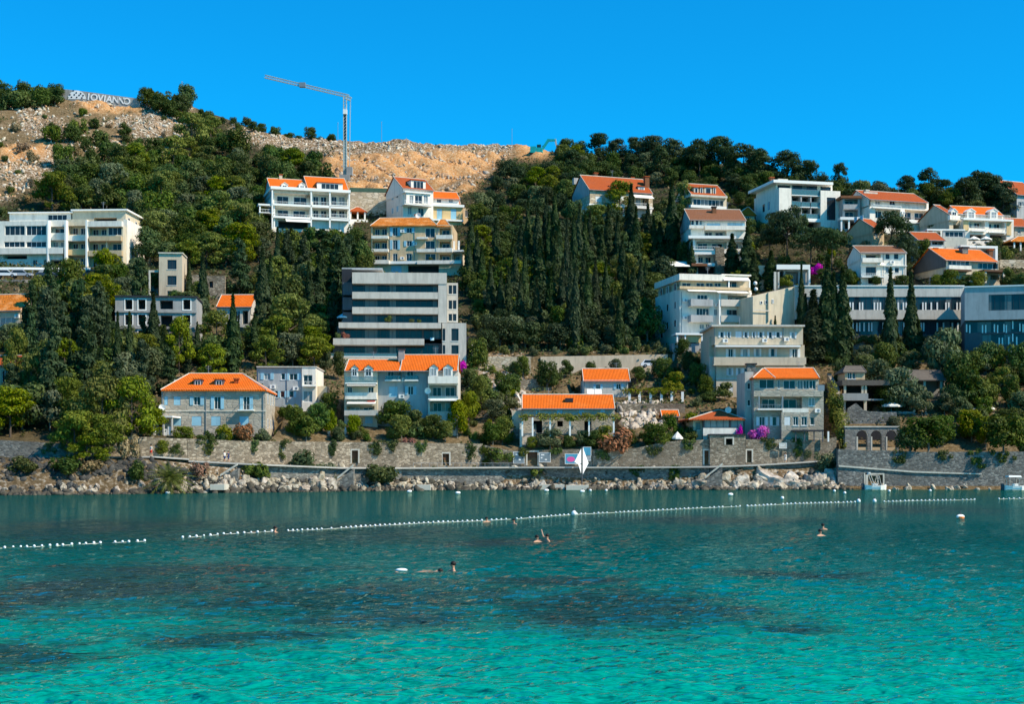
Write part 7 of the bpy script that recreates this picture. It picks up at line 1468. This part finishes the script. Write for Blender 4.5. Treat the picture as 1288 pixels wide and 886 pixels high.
def person(loc, rz, pose, label, top=None, bottom=None, hair='hair', group=None):
    J = {'pelvis':(0,0,.95),'waist':(0,0,1.1),'chest':(0,0,1.32),'neck':(0,0,1.50),'chin':(0,-.01,1.57),'head':(0,-.02,1.66),'crown':(0,-.01,1.75)}
    for s, k in ((-1,'l'),(1,'r')): J.update({'sh'+k:(s*.18,0,1.42),'el'+k:(s*.24,.02,1.15),'wr'+k:(s*.25,-.06,.92),'ha'+k:(s*.25,-.09,.83),'hip'+k:(s*.09,0,.90),'kn'+k:(s*.10,-.02,.50),'an'+k:(s*.10,.02,.09),'to'+k:(s*.11,-.14,.03)})
    J.update(pose); N = list(J); I = {n: i for i, n in enumerate(N)}; E = [('pelvis','waist'),('waist','chest'),('chest','neck'),('neck','chin'),('chin','head'),('head','crown')]
    for k in 'lr': E += [('chest','sh'+k),('sh'+k,'el'+k),('el'+k,'wr'+k),('wr'+k,'ha'+k),('pelvis','hip'+k),('hip'+k,'kn'+k),('kn'+k,'an'+k),('an'+k,'to'+k)]
    rad = {'pelvis':.14,'waist':.13,'chest':.15,'neck':.055,'chin':.075,'head':.10,'crown':.07,'sh':.065,'el':.045,'wr':.032,'ha':.035,'hip':.095,'kn':.062,'an':.04,'to':.035}
    root = empty('person', loc, rz, label, 'person', group)
    o = bpy.data.objects.new('body', skin_mesh('body', [J[n] for n in N], [(I[a], I[b]) for a, b in E], [rad.get(n, rad.get(n[:-1])) for n in N], M['skin'])); COL.objects.link(o); o.parent = root
    h = Vector(J['head']); mb = MB(); mb.ball((h.x, h.y+.025, h.z+.035), .108, .115, .10, 12, 8); mb.build('hair', M[hair], root, True)
    f = MB(); f.ball((h.x-.035, h.y-.098, h.z), .012, n=6, h=4); f.ball((h.x+.035, h.y-.098, h.z), .012, n=6, h=4); f.build('eyes', M['charcoal'], root)
    MB().ball((h.x, h.y-.105, h.z-.025), .015, .022, .022, 6, 4).build('nose', M['skin'], root)
    if top:
        p, c = Vector(J['waist']), Vector(J['chest']); mb = MB(); mb.tube(p-Vector((0,0,.14)), p+Vector((0,0,.05)), .165, .16, 12); mb.tube(p+Vector((0,0,.05)), c+Vector((0,0,.08)), .16, .185, 12); mb.tube(c+Vector((0,0,.08)), c+Vector((0,0,.14)), .185, .09, 12)
        for k in 'lr': a, b = Vector(J['sh'+k]), Vector(J['el'+k]); mb.tube(a, a.lerp(b, .55), .085, .07, 8)
        mb.build('shirt', M[top], root)
    if bottom:
        mb = MB(); a = Vector(J['pelvis']); mb.tube(a+Vector((0,0,.08)), a-Vector((0,0,.08)), .165, .17, 12)
        for k in 'lr': mb.tube(Vector(J['hip'+k])+Vector((0,0,.02)), Vector(J['hip'+k]).lerp(Vector(J['kn'+k]), .7), .11, .095, 10)
        mb.build('shorts', M[bottom], root)
    return root
def people():
    Y = 207; walk = {'knl':(-.1,-.16,.52),'anl':(-.1,-.10,.10),'tol':(-.1,-.26,.06),'knr':(.1,.06,.50),'anr':(.1,.28,.12),'tor':(.1,.16,.03),'wrl':(-.27,.12,.95),'hal':(-.27,.16,.87),'wrr':(.27,-.16,.96),'har':(.27,-.22,.88)}
    zz = lambda px, Y: P(px, 581.5+(px-238)*.048 if px < 430 else 589, Y).z+.2
    for px, py, Y, rz, t, b, lab in ((282.3,583.2,205.6,R(80),'shirt','navy','person in a pale shirt walking on the path, left of a pair'),(287.2,583.5,205.8,R(80),'navy','navy','person in dark clothes walking on the path, right of a pair'),(190,575.6,202,R(-60),'shirt','red','person in pale shirt and red shorts on the path left of the palm'),(988,584.3,226.2,R(-85),'shirt','shirt','person in white walking below the notice board')):
        q = P(px, py, Y); person(q, rz, walk, lab, t, b)
    # swimmers: bodies half under water
    def swim(px, py, rz, lab, pose=None, dz=-1.40, hair='hair', top=None):
        q = sea_pt(px, py); q.z = dz; p = {'ell':(-.38,-.2,1.30),'wrl':(-.42,-.42,1.33),'hal':(-.40,-.52,1.34),'elr':(.38,-.2,1.30),'wrr':(.42,-.42,1.33),'har':(.40,-.52,1.34)}; p.update(pose or {}); return person(q, rz, p, lab, top, None, hair)
    swim(675.3,682.5,R(40),'dark haired swimmer facing away beside the raised arm in the water'); swim(688.3,682,R(-60),'swimmer lifting a straight arm out of the water', {'elr':(-.32,-.05,1.62),'wrr':(-.52,-.02,1.90),'har':(-.60,0,2.0),'ell':(-.35,-.25,1.42),'wrl':(-.6,-.2,1.44),'hal':(-.7,-.18,1.45)}, -1.36)
    swim(570,719,R(-70),'swimmer nearest the camera with wet dark hair and pale face'); swim(612,657.5,R(20),'swimmer resting at the float line, left of two'); swim(646.3,660,R(-30),'swimmer just below the float line, right of two'); swim(1031.5,674.5,R(30),'swimmer with pale skin alone in open water on the right'); swim(1035,666.5,R(160),'dark head of a swimmer just beyond the pale one'); swim(346,670.3,R(90),'dark haired swimmer at the gap in the left float line')
    # second swimmer floating flat
    a = person(sea_pt(536,719)+Vector((-.2,0,-.10)), R(0), {'pelvis':(0,0,.0),'waist':(.18,0,.0),'chest':(.42,0,.02),'neck':(.60,0,.03),'chin':(.66,0,.05),'head':(.75,0,.08),'crown':(.85,0,.08),'shl':(.5,-.18,.02),'ell':(.62,-.3,-.05),'wrl':(.85,-.3,-.1),'hal':(.94,-.3,-.1),'shr':(.5,.18,.02),'elr':(.7,.3,.1),'wrr':(.95,.25,.02),'har':(1.04,.22,-.02),'hipl':(-.05,-.09,0),'knl':(-.45,-.1,.01),'anl':(-.85,-.1,.03),'tol':(-1.0,-.1,.08),'hipr':(-.05,.09,0),'knr':(-.45,.1,-.04),'anr':(-.85,.1,-.08),'tor':(-1.0,.1,-.02)}, 'swimmer lying flat at the surface left of the nearest swimmer')
    s = empty('swim_float', sea_pt(505, 718.5), 0, 'white swim float drifting left of the flat swimmer', 'float'); MB().ball((0,0,.03), .24, .12, .07, 12, 6).build('float', M['buoywhite'], s, True)
def buoys():
    lines = [([(-30,691.5),(0,690.4),(60,687.8),(120,684.4),(190,681.2)], 9.2, 'float line crossing the left edge of the picture'),([(230,677.2),(257,675.2),(282,672.5),(300,671.8),(345,669)], 8.6, 'sparse float line left of the long one'),([(362,668.5),(400,666.8),(470,662.3),(537,658.3),(600,656),(645,653.6)], 6.1, 'middle float line with two swimmers resting below its right end'),([(650,653.3),(720,647.8),(800,644),(880,639.6),(935,637.5)], 5.4, 'float line on both sides of the white marker buoy right of the centre'),([(940,637.3),(1000,634.2),(1078,632.2)], 5.0, 'float line ending at the large white marker buoy'),([(1112,631.6),(1150,630.5),(1195,629.8),(1228,629)], 5.2, 'far right float line before the small white boat'),([(1256,628.2),(1275,627.8),(1310,627.2)], 6.5, 'short float line at the right edge')]
    fb = MB(); fb.ball((0,0,0), .15, .15, .15, 8, 6); f1 = fb.data('float', M['buoywhite'], True)
    for pts, step, lab in lines:
        o = sea_pt(*pts[len(pts)//2]); r = empty('float_line', o, 0, lab, 'float line', 'swimming area float lines'); X = [p[0] for p in pts]; Yp = [p[1] for p in pts]; xs = np.arange(X[0], X[-1]+.1, step); q = [sea_pt(x, float(np.interp(x, X, Yp)))-o for x in xs]
        mb = MB(); mb.path([v+Vector((0, 0, .01)) for v in q], .012, 4); mb.build('rope', M['canvas'], r)
        for v in q:
            if random.random() < .06: continue
            b = bpy.data.objects.new('float', f1); COL.objects.link(b); b.parent = r; b.location = v+Vector((0, random.gauss(0, .1), .05)); k = (.48 if o.y < 130 else .62)*random.uniform(.8, 1.15); b.scale = (k, k, k)
    for px, py, mat, lab in ((722,648,'buoywhite','white marker buoy on the float line right of the centre'),(1080,632,'buoywhite','large white marker buoy where the float line bends'),(1100,632,'buoywhite','small white buoy just right of the large marker')):
        r = empty('marker_buoy', sea_pt(px, py), 0, lab, 'buoy'); MB().ball((0,0,.12), .2, .2, .22, 12, 8).build('hull', M[mat], r, True); MB().tube((0,0,.35), (0,0,.6), .05).build('ring_post', M['darkgrey'], r)
    for px, py, lab in ((515,619.5,'long white mooring buoy below the flat bathing slab'),(576,621.5,'tilted white mooring buoy below the middle of the sea wall'),(687.5,618,'flat white mooring buoy left of the white sail'),(732.5,619.5,'tilted white mooring buoy right below the white sail'),(742.5,617,'small round mooring buoy right of the white sail'),(762.5,618,'small round mooring buoy below the quay end'),(919,623.5,'white mooring buoy off the slanting stair'),(984,628,'tiny round mooring buoy beyond the float line bend'),(1049.5,619,'round mooring buoy at the last villa boulder'),(1062.5,621.5,'round mooring buoy left of the boat with the frame'),(1118.5,619,'pair sized round mooring buoy right of the boat with the frame'),(1170,618.5,'round mooring buoy between the two boats'),(211,621.5,'tiny white mooring buoy below the palm'),(1208,652.5,'white and orange buoy alone in the water at the right')):
        r = empty('mooring_buoy', sea_pt(px, max(py, 618.2)), R(20), lab, 'buoy', 'mooring buoys'); lng = 'round' not in lab
        MB().ball((0,0,.12), .36 if lng else .2, .19, .18, 12, 8).build('hull', M['buoywhite'], r, True); MB().tube((0,0,.3), (0,0,.5), .05).build('eye', M['darkgrey'], r)
        if '1208' in str(px): MB().tube((0,0,.0), (0,0,.14), .285, .29, 12).build('band', M['buoyorange'], r)
def boat(px, py, L, lab, frame):
    r = empty('motor_boat', sea_pt(px, py), 0, lab, 'boat'); mb = MB(); st = [(-L/2, .75, .75), (-L*.2, .95, .62), (L*.2, .9, .60), (L*.4, .55, .7), (L*.52, .05, .85)]; 
    for (x, w, z), (x2, w2, z2) in zip(st, st[1:]):
        for s in (-1, 1): mb.quad((x, s*w*.75, -.3), (x2, s*w2*.6, -.3), (x2, s*w2, z2), (x, s*w, z)); mb.quad((x, s*w, z), (x2, s*w2, z2), (x2, s*w2*.82, z2), (x, s*w*.82, z)); mb.quad((x, s*w*.82, z), (x2, s*w2*.82, z2), (x2, s*w2*.7, .2), (x, s*w*.7, .2))
        mb.quad((x, -w*.75, .2), (x2, -w2*.75, .2), (x2, w2*.75, .2), (x, w*.75, .2))
    mb.poly([(-L/2,-.56,-.3),(-L/2,.56,-.3),(-L/2,.75,.75),(-L/2,-.75,.75)]); mb.build('hull', M['whitetrim'], r)
    MB().box(-L/2-.35, -L/2, -.25, .25, -.2, .95).build('outboard_motor', M['darkgrey'], r); MB().box(-L*.12, L*.1, -.4, .4, .2, .95).build('console', M['whitetrim'], r); MB().box(-L*.4, -L*.25, -.6, .6, .2, .6).build('seat', M['boatblue'], r)
    mb = MB(); MB().hexa([(-L*.48,-.97,.12),(L*.2,-.93,.12),(L*.2,-.90,.12),(-L*.48,-.90,.12)], [(-L*.48,-1.0,.36),(L*.2,-.965,.32),(L*.2,-.93,.32),(-L*.48,-.93,.36)]).build('stripe', M['boatblue'], r)
    if frame:
        for y in (-.7, .7): mb.path([(-L*.05,y,.6),(-L*.28,y,2.4)], .05); mb.path([(L*.0,y,.6),(L*.14,y,2.1),(-L*.25,y,2.15)], .045); mb.path([(L*.14,y,2.1),(L*.24,y,.7)], .045)
        mb.path([(-L*.28,-.7,2.4),(-L*.28,.7,2.4)], .05); mb.build('frame', M['palegrey'], r); MB().box(-L*.33, -L*.24, -.5, .5, 2.25, 2.6).build('rolled_canopy', M['whitetrim'], r)
    else:
        for x in (-L*.3, L*.12):
            for y in (-.7, .7): mb.tube((x, y, .5), (x, y, 1.9), .04)
        mb.build('canopy_posts', M['palegrey'], r); MB().hexa([(-L*.36,-.85,1.9),(L*.2,-.85,1.9),(L*.2,.85,1.9),(-L*.36,.85,1.9)], [(-L*.34,-.75,2.15),(L*.17,-.75,2.15),(L*.17,.75,2.15),(-L*.34,.75,2.15)]).build('canopy', M['whitetrim'], r)
def parasol(px, yt, yb, w, label, mat='canvas', closed=False, Y=None, ground_z=None):
    Y = Y or depth_at(px, yb); b = P(px, yb, Y); m = Y/F; h = (yb-yt)*m; r = empty('closed_parasol' if closed else 'parasol', b, 0, label, 'parasol'); MB().tube((0,0,-.3), (0,0,h), .05).build('pole', M['metal'], r); MB().tube((0,0,-.2), (0,0,.12), .35, n=10).build('base', M['concrete'], r)
    mb = MB()
    if closed: mb.tube((0,0,h*.2), (0,0,h*.45), .12, .24, 8); mb.tube((0,0,h*.45), (0,0,h), .24, .04, 8)
    else:
        W = w*m/2; n = 8; top = (0, 0, h); e = max(h-1.0, h*.5); ring = [(math.cos(2*math.pi*(i+.5)/n)*W, math.sin(2*math.pi*(i+.5)/n)*W, e) for i in range(n)]
        for i in range(n): p, q = ring[i], ring[(i+1) % n]; mb.poly([p, q, top]); mb.poly([(q[0]*.98, q[1]*.98, e-.02), (p[0]*.98, p[1]*.98, e-.02), (0, 0, h-.06)]); mb.quad((p[0],p[1],e-.22), (q[0],q[1],e-.22), q, p)
    mb.build('canopy', M[mat], r)
def bits():
    parasol(1121,503,519,28,'open white parasol on the terrace above the arched ruin'); parasol(1239,508,520,24,'open white parasol on the right terrace behind the hedge'); parasol(1214,509,520,30,'greyish open parasol left of the white one on the right terrace', 'palegrey')
    parasol(413.5,537,549,5,'left of two closed white parasols below the grey cubic house', closed=True); parasol(434.5,537,549,5,'right of two closed white parasols below the grey cubic house', closed=True)
    parasol(1150,512,521,4,'left of two closed parasols behind the terrace parapet', closed=True); parasol(1164.5,511,521,4,'right of two closed parasols behind the terrace parapet', closed=True)
    parasol(852,543,560,15,'small white parasol over a table beside the small hip roofed house'); parasol(432,394,404,17,'pale blue parasol at the left end of the grey terraced block', 'canvasblue', Y=TERR.Y+2.5); parasol(1225,297,305,15,'left of two cream parasols under the three dormer house', Y=depth_at(1225,307)-4); parasol(1240,297,305,15,'right of two cream parasols under the three dormer house', Y=depth_at(1240,307)-4)
    # kite shaped sail on its mast
    b = P(732, 606, 221.2); m = 221.2/F; s = empty('sail_mast', b, 0, 'white kite shaped sail on a dark mast at the quay', 'sail'); MB().tube((0,0,-1), (0,0,44*m), .09, .05, 8).build('mast', M['darkgrey'], s)
    def tri(pts, name):
        mb = MB(); k = len(pts); mb.poly(pts); mb.poly([(p[0], p[1]+.03, p[2]) for p in pts[::-1]])
        for i in range(k): p, q = pts[i], pts[(i+1) % k]; mb.quad(q, p, (p[0], p[1]+.03, p[2]), (q[0], q[1]+.03, q[2]))
        mb.build(name, M['buoywhite'], s)
    tri([(.12,-.1,43*m),(.12,-.15,9*m),(8.5*m,.7,23*m)], 'sail'); tri([(-.12,-.15,42*m),(-5*m,-.8,22*m),(-.13,-.15,10*m)], 'sail'); tri([(-.14,-.14,41*m),(-10*m,-1.3,24*m),(-5.2*m,-.82,22*m)], 'sail')
    MB().tube((-10*m,-1.3,23.8*m), (0,-.1,22.4*m), .04).build('yard', M['darkgrey'], s)
    # boards on the low wall
    def board(px0, px1, t, u, mat, lab, name='notice_board', Y=227, writing=None, blob=None):
        m = Y/F; o = P((px0+px1)/2, u, Y); r = empty(name, o, 0, lab, 'sign'); w, h = (px1-px0)*m, (u-t)*m; MB().box(-w/2, w/2, -.12, -.02, 0, h).build('panel', M[mat], r); f = MB(); f.box(-w/2-.06, -w/2, -.14, -.01, -.06, h+.06); f.box(w/2, w/2+.06, -.14, -.01, -.06, h+.06); f.box(-w/2, w/2, -.14, -.01, h, h+.06); f.box(-w/2, w/2, -.14, -.01, -.06, 0); f.build('board_frame', M['whitetrim'], r)
        if blob: MB().poly([(math.cos(2*math.pi*i/12)*w*.34-.1, -.125, h*.45+math.sin(2*math.pi*i/12)*h*.28) for i in range(12)]).build('emblem', M['pink'], r)
        if writing:
            mb = MB()
            for (a, z, l) in writing: mb.box(-w/2+a*w, -w/2+(a+l)*w, -.128, -.121, h*z, h*(z+.12))
            mb.build('notice', M['whitetrim'], r)
    board(711,726.5,571.5,583.5,'signblue','grey blue banner with a pink round emblem left of the white sail', blob=True); board(734,743,563,573,'signblue','plain bright blue panel behind the top of the white sail'); board(736,742.5,573.5,579.5,'bluegrey','narrow blue panel under the plain bright blue one')
    board(678.5,692,570,581.5,'signgrey','grey blue board with pale notices right of the dark gate', writing=[(.15,.72,.3),(.5,.2,.2),(.12,.4,.16)]); board(646,659,569,583,'signgrey','grey blue board with pale notices left of the dark gate', writing=[(.2,.7,.25),(.5,.25,.22)]); board(980.5,989,558,564,'palegrey','small pale notice board high on the stone garden wall', writing=[(.1,.7,.7),(.1,.4,.6)], Y=227.0)
    MB().box(0,0.01,0,.01,0,.01)
    # guard rail and cars at the far left
    g = empty('guard_rail', P(50, 339.5, 283.5), 0, 'long white guard rail on posts along the road at the far left', 'guard rail'); q = [P(x, 337.8+(x>80)*.6, Y)-g.location for x, Y in ((-30,282.2),(30,283),(85,285.6),(114,287.6))]; mb = MB()
    for a, c in zip(q, q[1:]): mb.hexa([a+Vector((0,-.06,-.22)), c+Vector((0,-.06,-.22)), c+Vector((0,.06,-.22)), a+Vector((0,.06,-.22))], [a+Vector((0,-.06,.22)), c+Vector((0,-.06,.22)), c+Vector((0,.06,.22)), a+Vector((0,.06,.22))])
    mb.build('rail', M['whitetrim'], g); mb = MB()
    for i in range(0, 16): t = i/15*2.999; k = int(t); v = q[k].lerp(q[k+1], t-k); mb.box(v.x-.06, v.x+.06, v.y-.05, v.y+.05, v.z-2.2, v.z-.221)
    mb.build('posts', M['metal'], g)
    for px, mat, lab, Y in ((8,'car_white','white parked car at the left edge under the guard rail',281.6),(27,'car_silver','silver parked car under the guard rail, second from the left edge',282),(60,'car_dark','dark parked car with bright bonnet under the middle of the guard rail',283.6),(72,'car_silver','silver parked car at the right of the dark one under the guard rail',284.6),(119,'car_dark','dark blue parked car at the right end of the guard rail',288)):
        car(px, 350, mat, lab, R(4), Y, z=P(px, 349.5, Y).z)
    car(820,462,'car_white','white parked car beside the streaked concrete wall', R(2), 268, z=P(820, 463, 268).z); car(869,462,'car_blue','blue grey parked van like car in front of the beige block', R(80), 266, z=P(869, 466, 266).z)
    hz = next(b for b in BLDS if b.short == 'long grey hotel'); roofz = P(1213, 360, hz.Y).z
    car(1215,359,'car_silver','silver parked car on the lane behind the grey hotel roof', R(3), hz.Y+14, z=roofz-.1); car(1229,359,'car_white','white parked car on the lane behind the grey hotel roof', R(3), hz.Y+14.4, z=roofz-.05)
    boat(1100.5, 616.5, 3.2, 'white motor boat with a tilted canopy frame in front of the dark opening', True); boat(1277, 617, 3.4, 'white motor boat with a flat canopy at the right edge', False)
build_light(); build_terrain(); build_water()
make_protos(); explicit(); forest(); ivy(); undergrowth(); vines(); palm(); thin_out(); label_plants()
rocks(); crane(); masts(); excavator(); graffiti(); people(); buoys(); bits()
if __name__ == '__main__':
    from collections import Counter
    print('KINDS', Counter(k for *_, k in PLANTS), len(bpy.data.objects))
